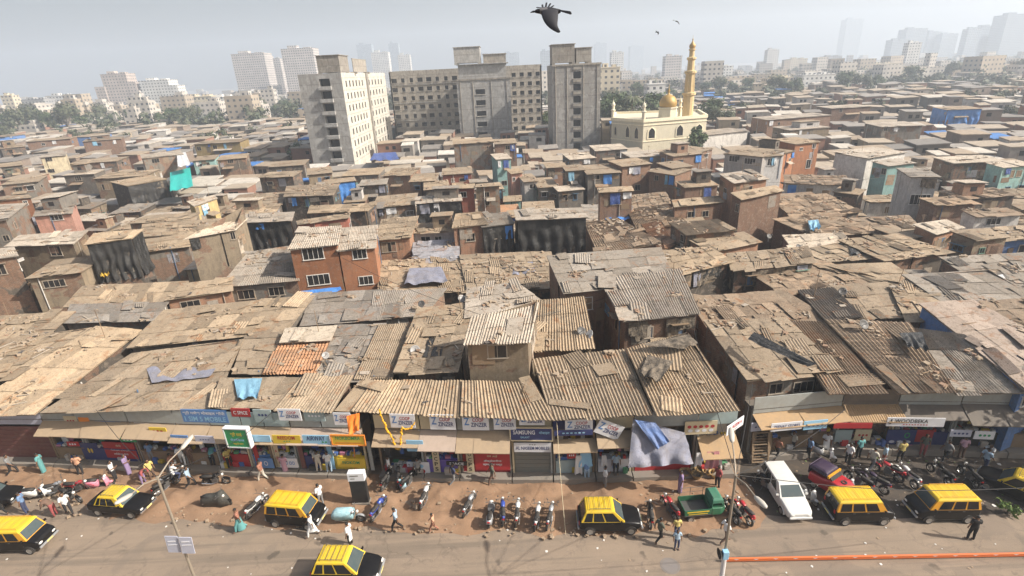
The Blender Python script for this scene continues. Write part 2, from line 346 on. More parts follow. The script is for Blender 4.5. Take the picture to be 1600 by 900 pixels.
def house_w(q, wall='grey', roof='tan', style='corr', wins=(), auto=0, over=(.25, .2), near=True, label=None, tarp=None, shade=False, fm=None, seed=None, floor=None, front_in=None, kind='house', extras=None, rags=0):
    if extras is None: extras = rags or (55 < (q[2].y + q[3].y) / 2 and not label)
    """q: roof corners TL, TR, BR, BL in the world"""
    rnd = random.Random(seed if seed is not None else len(HOUSES) * 7 + 3)
    TL, TR, BR, BL = q; ctr = (TL + TR + BR + BL) / 4; root = empty('slum_house', (ctr.x, ctr.y, 0))
    local(roof_mb(q, style, near, rnd), root).build('roof', RM[roof], root)
    fi = front_in if front_in is not None else over[0]
    def ins(p, px, py): 
        a = (px - p); a.z = 0; b = (py - p); b.z = 0
        return p + a.normalized() * over[1] + b.normalized() * fi
    bl = ins(BL, BR, TL); br = ins(BR, BL, TR); fi = .2; tl = ins(TL, TR, BL); tr = ins(TR, TL, BR)
    # tops follow the roof plane just under the slab
    def ontop(p):
        n = (BR - BL).cross(TL - BL).normalized(); d0 = n.dot(BL); return Vector((p.x, p.y, (d0 - n.x * p.x - n.y * p.y) / n.z - .07 if abs(n.z) > .2 else BL.z))
    bl, br, tl, tr = [ontop(p) for p in (bl, br, tl, tr)]
    w = MB(); z0 = floor or 0
    def dn(p): return Vector((p.x, p.y, z0))
    for a, b in ((bl, br), (br, tr), (tr, tl), (tl, bl)): w.add([dn(a), dn(b), b, a], [(0, 1, 2, 3)])
    local(w, root).build('wall', WM[wall if wall != 'black' else 'dark'], root)
    if wall == 'black' or tarp:
        tm = WM['black'] if wall == 'black' else TARP[tarp]; n = (br - bl); n.z = 0; n.normalize(); nn = Vector((n.y, -n.x, 0)) * .06
        h = min(bl.z - .6, 4.5)
        local(drape_mb(bl + nn - ZV * h, br + nn - ZV * h, br + nn + ZV * .02, bl + nn + ZV * .02, .2, 40, 14, rnd.random() * 9, rnd.uniform(4, 6)), root).build('tarpaulin', tm, root, smooth=True)
        sd = (br, tr) if ctr.x < 0 else (tl, bl); d2 = sd[1] - sd[0]; d2.z = 0; d2.normalize(); nn = Vector((d2.y, -d2.x, 0)) * .06
        local(drape_mb(sd[0] + nn - ZV * h, sd[1] + nn - ZV * h, sd[1] + nn, sd[0] + nn, .16, 28, 12, rnd.random() * 9, 4), root).build('tarpaulin', tm, root, smooth=True)
    nwin = 0; fmg = fm; fm = fm or (frame_w if wall in ('orange', 'white', 'pink', 'red') else frame_m)
    sides = ((bl, br), (br, tr) if ctr.x < 0 else (tl, bl))
    for wv in wins:
        px, py, wp, hp = wv[:4]; d = ray(px, py); best = None
        for k, (A, B) in enumerate(sides):
            e = B - A; e.z = 0; n = Vector((e.y, -e.x, 0)); den = n.dot(d)
            if den >= -1e-6: continue
            t = n.dot(A - CAM) / den; P = CAM + d * t; u = (P - A).dot(e) / e.length_squared
            bad = max(0, -u, u - 1)
            if best is None or bad < best[0]: best = (bad, A, B, u, P, t, n.normalized(), d)
        if best:
            bad, A, B, u, P, t, n, d = best; k = t / FPX; ww = wp * k; e = (B - A); e.z = 0
            u = min(max(u, (ww / 2 + .15) / e.length), 1 - (ww / 2 + .15) / e.length)
            add_window(root, A, B, P.z, u, min(ww, e.length * .85), hp * k * 1.08, fm, pane=(wv[4] if len(wv) > 4 else None), shade=shade); nwin += 1
    if auto:
        for (A, B) in sides:
            e = B - A; e.z = 0
            if e.length < 2.2: continue
            for lev in range(2):
                z = min(A.z, B.z) - 1.15 - lev * 2.7
                if z < 1.5 or rnd.random() > auto: continue
                for k in range(1 if e.length < 4 else rnd.choice((1, 2))):
                    u = rnd.uniform(.16, .45) + .4 * k; dr = lev == 1 and rnd.random() < .4; add_window(root, A, B, z - .25 * dr, u, rnd.uniform(.5, 1.3), 1.7 if dr else rnd.uniform(.5, 1.1), rnd.choice((fm, frame_m, frame_w, frame_b, frame_g, wood_m)), pane=rnd.choice((None, None, None, wood_m, shut_b)), shade=rnd.random() < .35, bars=rnd.random() < .4); nwin += 1
    if extras:
        t = rnd.random(); A, B = bl, br; e = B - A; e.z = 0; n = Vector((e.y, -e.x, 0)).normalized()
        if rnd.random() < .12 and e.length > 3:      # a room added on the roof
            c = bil(q, rnd.uniform(.3, .7), rnd.uniform(.45, .7)); sx, sy, sz = e.length * rnd.uniform(.35, .55), (TL - BL).length * .45, rnd.uniform(1.4, 2.3); yaw = math.atan2(e.y, e.x); mb = MB(); mb.box(c + ZV * (sz / 2 - .2), (sx, sy, sz), yaw); ur = local(mb, root).build('upper_room', WM[rnd.choice(('grey', 'tan', 'brick', 'dark', 'white'))], root)
            mb = MB(); mb.box(c + ZV * sz, (sx + .5, sy + .5, .07), yaw, tilt=(rnd.uniform(-.08, .02), rnd.uniform(-.05, .05))); local(mb, root).build('roof', RM[rnd.choice(('tan', 'pale', 'grey'))], ur); mb = MB(); mb.box(c + ZV * (sz * .5) - Vector((-n.x, -n.y, 0)) * (sy / 2 + .01), (sx * .3, .03, sz * .35), yaw); local(mb, root).build('window', glass_dark, ur)
        if rags or rnd.random() < .4 and e.length > 2.5:     # washing or sacking hung under the eaves
            for k_ in range(rags or rnd.choice((1, 1, 2))):
                u = rnd.uniform(.02, .8); w2 = rnd.uniform(.5, 1.6) / e.length; a_ = lerp(A, B, u) + n * .12; b_ = lerp(A, B, min(.98, u + w2)) + n * .12; h_ = rnd.uniform(.6, 1.7)
                local(drape_mb(a_ - ZV * (h_ + .2), b_ - ZV * (h_ + .2), b_ - ZV * .15, a_ - ZV * .15, .06, 8, 6, rnd.random() * 9, 1.5), root).build('hanging_cloth', TARP[rnd.choice(('rag', 'rag', 'black', 'rag', 'grey') if rags else ('blue', 'white', 'rag', 'rag', 'black', 'grey', 'skyblue', 'navy', 'white'))], root, smooth=True)
        if rnd.random() < .3 and e.length > 2.5:     # lean-to of loose sheets
            u = rnd.uniform(.1, .5); a_ = lerp(A, B, u); b_ = lerp(A, B, u + .4); zz = max(1.9, A.z - 1.7); a_.z = b_.z = zz; o_ = n * rnd.uniform(.8, 1.4); mb = MB(); lo_ = [a_ + o_ - ZV * .35, b_ + o_ - ZV * .35, b_, a_]; mb.add(lo_ + [p + ZV * .05 for p in lo_], [(3, 2, 1, 0), (4, 5, 6, 7), (0, 1, 5, 4), (1, 2, 6, 5), (2, 3, 7, 6), (3, 0, 4, 7)]); local(mb, root).build('lean_to', RM[rnd.choice(('tan', 'grey', 'rust', 'pale'))], root)
    if ctr.y < 175 and style != 'x':    # walls pieced together: sheets nailed on, pipes let down
        for A, B in sides:
            e = B - A; e.z = 0; ln = e.length; hh = min(A.z, B.z) - z0
            if ln < 1.8 or wall == 'black': continue
            d = e.normalized(); n = Vector((d.y, -d.x, 0)); yaw = math.atan2(d.y, d.x)
            for _ in range(rnd.choice((0, 1, 1, 2, 3)) if wall not in ('orange', 'white', 'cream', 'pink') else rnd.choice((0, 0, 1))):
                w2, h2 = rnd.uniform(.4, min(1.8, ln * .5)), rnd.uniform(.5, 1.7); u = rnd.uniform(w2 / 2, ln - w2 / 2); mb = MB(); c = A + d * u + n * .02; c.z = min(A.z, B.z) - h2 / 2 - rnd.uniform(.05, 1.8); mb.box(c, (w2, .03, h2), yaw, tilt=(0, rnd.gauss(0, .04)))
                local(mb, root).build('wall_sheet', rnd.choice((RM['grey'], RM['rust'], RM['dark'], RM['pale'], WM['brick'], WM['tan'], wood_m, RM['blue'])), root)
            if rnd.random() < .45:
                u = rnd.uniform(.1, .9) * ln; c = A + d * u + n * .07; c.z = 0; zt = min(A.z, B.z); mb = MB(); mb.tube([c + ZV * max(0, zt - 4), c + ZV * (zt + rnd.uniform(-.1, .4))], .05, 6); local(mb, root).build('pipe', rnd.choice((frame_w, frame_m, shut_b, glass_dark)), root)
    HOUSES.append(dict(o=root, q=q, wall=wall, roof=roof, style=style, pos=ctr, nwin=nwin, label=label, size=((BR - BL).length * (TL - BL).length), tarp=tarp, h=BL.z))
    PLANS.append([Vector((p.x, p.y)) for p in (TL, TR, BR, BL)])
    return root
def grow(q, d):
    c = sum(q, Vector()) / 4; dz = (len(HOUSES) * 37 % 11 - 5) * .03; TL, TR, BR, BL = q; U = (BR - BL).normalized() * d; W_ = (TL - BL).normalized() * d; o = ZV * dz
    return [TL - U + W_ * 1.6 + o, TR + U + W_ * 1.6 + o, BR + U + o, BL - U + o]
def hx(TL, TR, BR, BL, w, wall='grey', roof='tan', style='corr', zb=4.2, rise=.5, **k):
    """a roof whose four corners were surveyed from the photo, w: how much wall shows under its eaves"""
    zf = solve_z((BL[0] + BR[0]) / 2, (BL[1] + BR[1]) / 2, w, zb)
    if w >= 14 and not k.get('wins') and not k.get('tarp') and wall != 'black': k.setdefault('auto', .75)
    q = [up(*TL, zf + rise), up(*TR, zf + rise), up(*BR, zf), up(*BL, zf)]
    k.setdefault('near', (q[2].y + q[3].y) / 2 < 85)
    if (q[2].y + q[3].y) / 2 < 75 and not k.get('label'): q = grow(q, .38)
    return house_w(q, wall, roof, style, **k)
def hf(xl, yl, xr, yr, yb, w, wall='grey', roof='tan', style='far', zb=3.6, rise=.35, sk=0, **k):
    """a roof given by its front edge and how far up its back edge reaches"""
    if w >= 12 and not k.get('wins') and wall != 'black': k.setdefault('auto', .75)
    zf = solve_z((xl + xr) / 2, (yl + yr) / 2, w, zb); BL = up(xl, yl, zf); BR = up(xr, yr, zf); c = (BL + BR) / 2; a, b = .5, 16.
    d = (BR - BL); d.z = 0; d.normalize(); f = Vector((-d.y, d.x, 0)); f = (f + Vector((sk, 0, 0)))
    for _ in range(24):
        m = (a + b) / 2
        if proj(c + f * m + ZV * rise)[1] > yb: a = m
        else: b = m
    L = min(max(a, 2.4), 7.5); o = f * L + ZV * rise
    k.setdefault('near', c.y < 85)
    return house_w([BL + o, BR + o, BR, BL], wall, roof, style, **k)
# ------------------------------------------------------------------ the roofs behind the shops, front row first
F = dict(front_in=1.7, near=True)
def fr(TL, TR, BR, BL, roof, style, z=5.0, rise=1.0, wall='dark', **k):
    q = [up(*TL, z + rise), up(*TR, z + rise), up(*BR, z), up(*BL, z)]
    kk = dict(F); kk.update(k); return house_w(q, wall, roof, style, **kk)
fr((150, 510), (222, 516), (54, 648), (-75, 652), 'tan', 'fine', 4.7, 1.5)
fr((205, 553), (380, 531), (332, 637), (64, 646), 'tan', 'flat', 4.8, 1.1)
fr((346, 592), (470, 590), (430, 639), (330, 637), 'tan', 'patch', 4.9, .6)
fr((470, 590), (552, 588), (520, 643), (430, 640), 'tan', 'corr', 5.0, .6)
fr((562, 594), (722, 596), (719, 651), (522, 642), 'tan', 'corr', 5.0, .7)
fr((722, 596), (834, 598), (866, 656), (719, 651), 'tan', 'corr', 5.1, .7)
fr((832, 562), (975, 547), (1019, 648), (862, 657), 'tan', 'corr', 5.05, 1.2)
fr((979, 545), (1075, 521), (1154, 641), (1025, 650), 'tan', 'corr', 5.15, 1.4)
hx((1112, 511), (1226, 508), (1302, 582), (1176, 598), 42, 'grey', 'tan', 'patch', 3.2, 1.0, wins=((1212, 607, 20, 16), (1255, 604, 32, 16)), over=(.3, .2))
fr((1216, 502), (1288, 503), (1384, 613), (1294, 616), 'rust', 'corr', 4.9, 1.2)
fr((1288, 500), (1420, 505), (1492, 612), (1404, 616), 'rust', 'tile', 5.0, 1.3)
fr((1421, 512), (1508, 524), (1640, 614), (1493, 616), 'grey', 'fine', 4.8, 1.2, wall='brick')
hx((1449, 479), (1526, 475), (1690, 575), (1608, 606), 22, 'blue', 'pink', 'flat', 4.2, 1.2)
# second row
hx((115, 482), (258, 478), (234, 504), (106, 507), 7, 'grey', 'grey', 'flat', 5, .4)
hx((-35, 500), (105, 490), (62, 528), (-80, 537), 10, 'dark', 'tan', 'patch', 4.9, .5)
hx((-60, 545), (130, 520), (20, 590), (-120, 600), 6, 'dark', 'tan', 'patch', 5, .6)
hx((258, 491), (482, 470), (440, 522), (207, 546), 8, 'grey', 'tan', 'flat', 5.2, .8)
hx((492, 462), (590, 457), (583, 499), (476, 507), 13, 'grey', 'grey', 'flat', 5, .6)
hx((590, 461), (692, 457), (656, 495), (585, 501), 11, 'grey', 'grey', 'fine', 5, .6, wins=((620, 505, 14, 7),))
hx((440, 531), (517, 529), (495, 583), (411, 584), 7, 'dark', 'clay', 'tile', 5.1, .5, label='orange ribbed roof laid beneath a white sheet, over the front row')
hx((446, 513), (526, 510), (517, 532), (437, 536), 3, 'dark', 'pale', 'flat', 6.0, .3, label='white sheet roof directly behind the orange ribbed roof')
hx((392, 520), (436, 516), (410, 586), (371, 586), 4, 'dark', 'tan', 'flat', 5.1, .5)
hx((528, 512), (594, 510), (562, 590), (497, 592), 3, 'dark', 'grey', 'patch', 5.3, .7)
hx((596, 514), (634, 512), (604, 592), (562, 592), 3, 'dark', 'tan', 'fine', 5.3, .7)
hx((658, 490), (736, 480), (706, 582), (625, 585), 10, 'dark', 'tan', 'patch', 5.3, .9)
hx((736, 496), (842, 474), (829, 535), (724, 539), 57, 'tan', 'pale', 'corr', 5.6, .6, wins=((777, 549, 28, 20),), label='tall rough plastered hut with one dark window and a corrugated roof')
hx((736, 454), (802, 449), (840, 473), (734, 496), 4, 'grey', 'pale', 'patch', 6.5, .5)
hx((838, 479), (905, 473), (920, 547), (829, 552), 14, 'tan', 'tan', 'corr', 5.5, .8)
hx((862, 402), (1030, 390), (1048, 440), (887, 457), 52, 'brick', 'grey', 'flat', 4.4, .8)
hx((945, 441), (1060, 426), (1086, 492), (982, 503), 34, 'brick', 'pale', 'corr', 5.2, .6, rags=9, auto=.8)
hx((1034, 397), (1104, 393), (1141, 413), (1046, 436), 34, 'dark', 'tan', 'patch', 4.6, .4, rags=8, auto=.7)
hx((1086, 470), (1222, 460), (1290, 500), (1112, 512), 8, 'brick', 'rust', 'patch', 5, .8)
hx((1142, 402), (1258, 391), (1268, 412), (1152, 425), 26, 'dark', 'tan', 'patch', 4.6, .5, rags=5)
hx((1259, 457), (1302, 453), (1341, 494), (1297, 498), 7, 'dark', 'dark', 'corr', 5.4, .5)
hx((1304, 452), (1384, 446), (1414, 497), (1344, 499), 4, 'tan', 'tan', 'flat', 5, .6)
hx((1172, 424), (1290, 413), (1350, 446), (1228, 462), 5, 'brick', 'rust', 'patch', 4.8, .5)
hx((1292, 418), (1396, 410), (1470, 466), (1388, 446), 6, 'tan', 'tan', 'flat', 4.8, .7)
hx((1400, 452), (1440, 447), (1500, 503), (1424, 503), 5, 'brick', 'tan', 'patch', 5, .6)
hx((1424, 437), (1545, 431), (1640, 482), (1480, 476), 12, 'dark', 'grey', 'flat', 4.8, .7)
hx((1480, 405), (1600, 398), (1670, 452), (1560, 456), 10, 'dark', 'grey', 'patch', 4.6, .6)
hx((1545, 478), (1640, 470), (1760, 540), (1640, 548), 8, 'brick', 'rust', 'patch', 4.8, .6)
# third row
hx((468, 357), (534, 353), (529, 383), (449, 391), 76, 'orange', 'pale', 'corr', 4.2, .5, wins=((489, 396, 30, 17), (498, 437, 32, 15)), label='orange painted two storey house with pale roof, the wider of the pair')
hx((534, 356), (591, 352), (588, 387), (526, 393), 66, 'orange', 'pale', 'fine', 4.2, .5, wins=((562, 397, 20, 13), (572, 438, 20, 12)), label='narrower orange painted house joined to the wider orange one')
hx((391, 398), (453, 388), (462, 440), (348, 450), 22, 'grey', 'grey', 'fine', 4.6, .7, wins=((385, 460, 24, 13), (432, 455, 22, 12)))
hx((130, 449), (286, 442), (268, 470), (104, 478), 7, 'dark', 'tan', 'flat', 4.8, .5)
hx((286, 446), (352, 440), (357, 455), (263, 469), 24, 'brickor', 'tan', 'flat', 4.6, .3, wins=((298, 476, 26, 11),))
hx((600, 346), (650, 341), (637, 373), (591, 377), 30, 'brickor', 'tan', 'fine', 4.4, .4, wins=((608, 386, 20, 14),))
hx((650, 380), (713, 374), (712, 408), (648, 414), 8, 'grey', 'blue', 'flat', 4.6, .4)
hx((648, 352), (712, 350), (710, 362), (648, 365), 16, 'white', 'tan', 'patch', 5, .3, wins=((665, 373, 14, 6), (685, 372, 10, 5)))
hx((716, 338), (746, 335), (757, 353), (711, 358), 40, 'brickor', 'tan', 'fine', 4.4, .3, wins=((735, 371, 13, 11),))
hx((747, 337), (790, 333), (799, 349), (757, 354), 40, 'black', 'grey', 'fine', 4.4, .3, wins=((778, 366, 12, 12),))
hx((803, 328), (908, 325), (919, 340), (806, 345), 48, 'black', 'pale', 'flat', 4.3, .4, label='big white roofed shed hung all round with black tarpaulin')
hx((918, 352), (962, 345), (1030, 383), (938, 398), 5, 'brick', 'rust', 'tile', 4.6, .6)
hx((938, 296), (984, 293), (986, 298), (940, 301), 46, 'brick', 'tan', 'flat', 4.6, .2, wins=((962, 313, 16, 12),))
hx((984, 330), (1040, 322), (1070, 350), (1000, 362), 4, 'brick', 'rust', 'tile', 4.6, .5)
hx((985, 305), (1040, 300), (1048, 318), (988, 326), 5, 'brick', 'rust', 'patch', 4.4, .4)
hx((1006, 352), (1030, 348), (1052, 384), (1034, 392), 4, 'brick', 'clay', 'tile', 4.6, .4)
hx((1054, 316), (1120, 310), (1127, 318), (1057, 325), 24, 'brick', 'tan', 'flat', 4.4, .3, wins=((1080, 335, 12, 8), (1102, 334, 10, 8)))
hx((1123, 272), (1176, 266), (1201, 280), (1146, 287), 56, 'brickor', 'pale', 'flat', 4.4, .4, wins=((1133, 300, 10, 10), (1170, 296, 12, 9)), label='tall three storey brown brick house with a pale flat roof')
hx((1149, 304), (1214, 293), (1221, 299), (1161, 312), 52, 'brick', 'tan', 'flat', 4.4, .3, wins=((1152, 325, 8, 10),))
hx((1054, 353), (1121, 348), (1147, 362), (1076, 369), 24, 'dark', 'tan', 'fine', 4.5, .4, tarp=None, wins=((1066, 372, 8, 9),))
hx((1085, 376), (1164, 365), (1186, 378), (1114, 393), 12, 'brickor', 'tan', 'flat', 4.5, .4)
hx((1206, 311), (1290, 305), (1342, 332), (1250, 346), 5, 'dark', 'rust', 'patch', 4.6, .5)
hx((1216, 346), (1300, 337), (1370, 366), (1276, 372), 6, 'brick', 'rust', 'patch', 4.5, .5)
hx((1228, 369), (1316, 367), (1323, 378), (1246, 394), 10, 'brick', 'pale', 'flat', 4.6, .3)
hx((1335, 344), (1420, 340), (1440, 366), (1378, 372), 5, 'dark', 'rust', 'patch', 4.5, .4)
hx((1374, 356), (1440, 351), (1466, 365), (1418, 373), 8, 'dark', 'tan', 'flat', 4.9, .3)
hx((1437, 353), (1481, 347), (1504, 357), (1466, 366), 24, 'brickor', 'pale', 'flat', 4.4, .3)
hx((1497, 365), (1558, 362), (1574, 373), (1529, 378), 28, 'tan', 'tan', 'flat', 4.4, .3)
hx((1562, 356), (1640, 352), (1650, 370), (1575, 374), 22, 'blue', 'tan', 'patch', 4.4, .3)
hx((1320, 378), (1402, 370), (1482, 395), (1386, 408), 10, 'dark', 'tan', 'patch', 4.6, .5)
hx((1236, 400), (1320, 385), (1372, 404), (1262, 414), 5, 'tan', 'tan', 'patch', 4.6, .4)
hx((598, 410), (722, 404), (732, 455), (596, 458), 4, 'dark', 'tan', 'patch', 4.5, .5)
hx((724, 402), (858, 396), (872, 452), (736, 452), 4, 'dark', 'tan', 'patch', 4.6, .5)
# left part, third and fourth rows
hx((-45, 326), (39, 320), (6, 346), (-72, 352), 42, 'grey', 'pale', 'flat', 4.2, .5, wins=((24, 352, 7, 9), (10, 372, 8, 8)))
hx((-15, 308), (44, 304), (50, 309), (-22, 316), 22, 'orange', 'tan', 'flat', 4.4, .3, wins=((40, 317, 5, 6),))
hx((62, 317), (118, 312), (113, 334), (51, 339), 24, 'pink', 'grey', 'flat', 4.3, .4, wins=((88, 339, 17, 9),))
hx((30, 369), (129, 362), (109, 380), (11, 384), 56, 'tan', 'pale', 'flat', 4.2, .4, wins=((87, 392, 17, 14),))
hx((146, 365), (225, 358), (206, 373), (131, 383), 62, 'black', 'tan', 'fine', 4.2, .4, wins=((196, 418, 18, 13),), label='tall shack draped in black plastic with a small barred window')
hx((86, 411), (160, 402), (121, 428), (46, 437), 24, 'tan', 'tan', 'flat', 4.4, .4, tarp=None, wins=((85, 443, 28, 10),))
hx((-60, 396), (15, 388), (21, 400), (-62, 411), 60, 'dark', 'pale', 'flat', 4.2, .3)
hx((311, 363), (376, 346), (363, 361), (294, 373), 58, 'tan', 'pale', 'flat', 4.2, .4, wins=((366, 368, 6, 10),))
hx((388, 338), (456, 335), (452, 347), (384, 350), 40, 'black', 'pale', 'flat', 4.2, .3)
hx((228, 337), (312, 332), (306, 344), (199, 350), 6, 'grey', 'tan', 'flat', 4.8, .3)
hx((226, 352), (360, 342), (345, 364), (224, 371), 5, 'grey', 'tan', 'flat', 4.9, .4)
hx((232, 377), (300, 369), (292, 388), (230, 396), 10, 'grey', 'tan', 'flat', 4.6, .3)
hx((292, 315), (334, 305), (340, 310), (303, 323), 22, 'ochre', 'pale', 'flat', 4.4, .2, wins=((324, 326, 9, 8),))
hx((372, 325), (440, 318), (431, 332), (360, 336), 6, 'grey', 'tan', 'patch', 4.5, .3)
hx((462, 345), (548, 333), (545, 341), (460, 352), 8, 'red', 'tan', 'patch', 4.4, .2)
hx((484, 322), (590, 317), (575, 330), (480, 334), 7, 'dark', 'tan', 'flat', 4.3, .3)
hx((604, 311), (650, 311), (648, 320), (599, 324), 28, 'grey', 'tan', 'flat', 4.3, .3)
hx((653, 308), (716, 305), (718, 313), (652, 317), 36, 'black', 'pale', 'flat', 4.2, .3)
hx((703, 290), (742, 287), (742, 294), (702, 296), 40, 'red', 'tan', 'flat', 4.2, .2, wins=((724, 304, 9, 7),))
hx((744, 288), (781, 285), (782, 291), (742, 293), 42, 'grey', 'tan', 'flat', 4.2, .2, wins=((760, 304, 9, 7), (761, 316, 7, 8)))
hx((448, 291), (531, 287), (521, 305), (443, 308), 24, 'dark', 'tan', 'patch', 4, .4)
hx((402, 303), (446, 300), (441, 320), (396, 324), 12, 'grey', 'tan', 'patch', 4, .3)
# further back: front edge and reach only
for a in (
    (222, 248, 287, 241, 236, 34, 'grey', 'pale', 'flat', dict(wins=((243, 251, 10, 6),))),
    (62, 247, 103, 243, 236, 32, 'cream', 'pale', 'flat', dict(wins=((76, 249, 8, 5), (80, 267, 8, 5)))),
    (97, 275, 147, 272, 266, 22, 'grey', 'pale', 'flat', dict(wins=((122, 279, 9, 6),))),
    (145, 280, 226, 275, 267, 24, 'tan', 'tan', 'flat', dict(wins=((165, 292, 10, 8),))),
    (198, 291, 262, 280, 277, 28, 'black', 'tan', 'far', dict(wins=((243, 291, 10, 5),))),
    (105, 257, 182, 252, 246, 14, 'dark', 'tan', 'far', {}),
    (302, 226, 375, 222, 217, 24, 'ochre', 'tan', 'far', dict(wins=((311, 232, 6, 5), (336, 230, 6, 5)))),
    (338, 251, 385, 247, 239, 24, 'dark', 'tan', 'far', dict(wins=((360, 252, 8, 5),))),
    (300, 252, 336, 249, 243, 16, 'teal', 'tan', 'far', {}),
    (403, 278, 458, 276, 268, 26, 'dark', 'tan', 'flat', {}),
    (480, 274, 520, 270, 260, 16, 'tan', 'tan', 'far', {}),
    (418, 262, 475, 258, 250, 14, 'dark', 'tan', 'far', {}),
    (533, 276, 592, 273, 262, 10, 'grey', 'tan', 'far', {}),
    (560, 291, 604, 288, 280, 14, 'dark', 'grey', 'flat', {}),
    (508, 288, 556, 283, 279, 18, 'tan', 'tan', 'far', dict(tarp='blue')),
    (597, 275, 642, 274, 262, 10, 'brick', 'tan', 'patch', {}),
    (638, 285, 680, 283, 271, 12, 'grey', 'tan', 'flat', {}),
    (662, 297, 702, 294, 283, 8, 'dark', 'tan', 'patch', {}),
    (690, 274, 738, 271, 262, 12, 'red', 'tan', 'far', {}),
    (708, 226, 772, 222, 214, 36, 'grey', 'tan', 'far', dict(wins=((760, 232, 6, 6),))),
    (772, 226, 808, 224, 215, 34, 'brick', 'tan', 'far', dict(wins=((793, 231, 6, 6),))),
    (775, 250, 800, 248, 240, 34, 'teal', 'pale', 'far', dict(wins=((790, 261, 7, 6), (788, 286, 8, 6)))),
    (798, 272, 818, 270, 264, 30, 'pink', 'tan', 'far', dict(wins=((803, 280, 4, 5),))),
    (818, 285, 842, 283, 272, 22, 'white', 'tan', 'far', dict(wins=((832, 291, 9, 6),))),
    (840, 294, 872, 292, 276, 16, 'grey', 'tan', 'far', {}),
    (872, 300, 914, 296, 290, 14, 'grey', 'pale', 'far', {}),
    (853, 263, 886, 261, 255, 20, 'brickor', 'tan', 'far', {}),
    (884, 268, 915, 266, 258, 38, 'grey', 'tan', 'far', {}),
    (917, 273, 971, 270, 256, 36, 'grey', 'tan', 'far', dict(wins=((932, 277, 9, 6), (951, 277, 8, 6)))),
    (972, 261, 1019, 256, 249, 42, 'brick', 'tan', 'far', dict(wins=((992, 266, 10, 6), (996, 293, 9, 8)))),
    (1012, 268, 1055, 274, 262, 36, 'brick', 'tan', 'far', dict(wins=((1026, 278, 7, 7),))),
    (1050, 264, 1084, 260, 253, 40, 'brick', 'tan', 'far', dict(wins=((1064, 278, 9, 8),))),
    (1070, 294, 1124, 290, 282, 26, 'brick', 'tan', 'far', {}),
    (930, 236, 982, 233, 226, 20, 'grey', 'pale', 'far', dict(wins=((966, 242, 7, 5),))),
    (890, 250, 932, 247, 235, 14, 'grey', 'pale', 'fine', {}),
    (986, 247, 1042, 243, 236, 16, 'tan', 'pale', 'far', {}),
    (1052, 245, 1100, 240, 235, 20, 'brick', 'tan', 'far', {}),
    (1086, 240, 1115, 233, 230, 18, 'brick', 'tan', 'far', {}),
    (1130, 240, 1192, 246, 228, 40, 'white', 'tan', 'far', dict(wins=((1146, 248, 14, 8), (1172, 252, 18, 8)))),
    (1192, 246, 1226, 243, 229, 40, 'white', 'tan', 'far', dict(wins=((1203, 253, 9, 10),))),
    (1226, 240, 1244, 236, 228, 36, 'orange', 'tan', 'far', dict(wins=((1234, 250, 5, 5),))),
    (1243, 226, 1283, 222, 216, 44, 'orange', 'tan', 'far', dict(wins=((1252, 233, 5, 4), (1272, 228, 6, 6), (1263, 256, 8, 12)))),
    (1422, 277, 1470, 277, 263, 52, 'white', 'grey', 'far', dict(wins=((1448, 284, 16, 7), (1437, 312, 26, 14)))),
    (1356, 248, 1418, 238, 234, 32, 'white', 'pale', 'far', dict(wins=((1362, 246, 7, 6), (1377, 268, 8, 8)))),
    (1388, 260, 1432, 255, 250, 30, 'teal', 'pale', 'far', dict(wins=((1382, 268, 7, 8),))),
    (1490, 256, 1572, 252, 244, 26, 'dark', 'pale', 'far', {}),
    (1378, 199, 1444, 196, 188, 26, 'grey', 'pale', 'far', dict(wins=((1384, 201, 5, 6),))),
    (1480, 172, 1536, 170, 166, 26, 'brick', 'tan', 'far', dict(tarp='blue')),
    (1300, 170, 1362, 166, 162, 24, 'brick', 'pale', 'far', dict(wins=((1314, 172, 5, 6),))),
    (1200, 188, 1300, 180, 174, 24, 'brick', 'pale', 'far', {}),
    (1235, 204, 1298, 199, 196, 16, 'tan', 'pale', 'far', {}),
    (1300, 300, 1342, 305, 294, 18, 'dark', 'tan', 'far', {}),
    (1226, 287, 1330, 290, 274, 16, 'white', 'rust', 'patch', {}),
    (1500, 312, 1590, 306, 296, 20, 'dark', 'rust', 'patch', {}),
    (1525, 340, 1600, 336, 328, 24, 'white', 'rust', 'patch', dict(wins=((1552, 346, 22, 9),))),
    (1462, 322, 1530, 318, 308, 22, 'brick', 'rust', 'patch', {}),
    (1568, 262, 1620, 258, 252, 26, 'teal', 'pale', 'far', {}),
    (1100, 212, 1170, 205, 196, 14, 'white', 'pale', 'flat', {}),
    (0, 233, 40, 229, 222, 26, 'dark', 'tan', 'far', {}),
    (40, 222, 110, 217, 212, 22, 'brick', 'tan', 'far', {}),
    (128, 222, 190, 217, 212, 22, 'brick', 'tan', 'far', {}),
    (0, 262, 36, 258, 250, 26, 'dark', 'tan', 'far', {}),
    (0, 290, 60, 284, 274, 20, 'grey', 'tan', 'far', {}),
    (140, 214, 175, 208, 203, 16, 'blue', 'tan', 'far', {}),
    (8, 214, 40, 210, 206, 14, 'blue', 'tan', 'far', {})):
    *s, kw = a; hf(*s[:6], s[6], s[7], s[8], **kw)
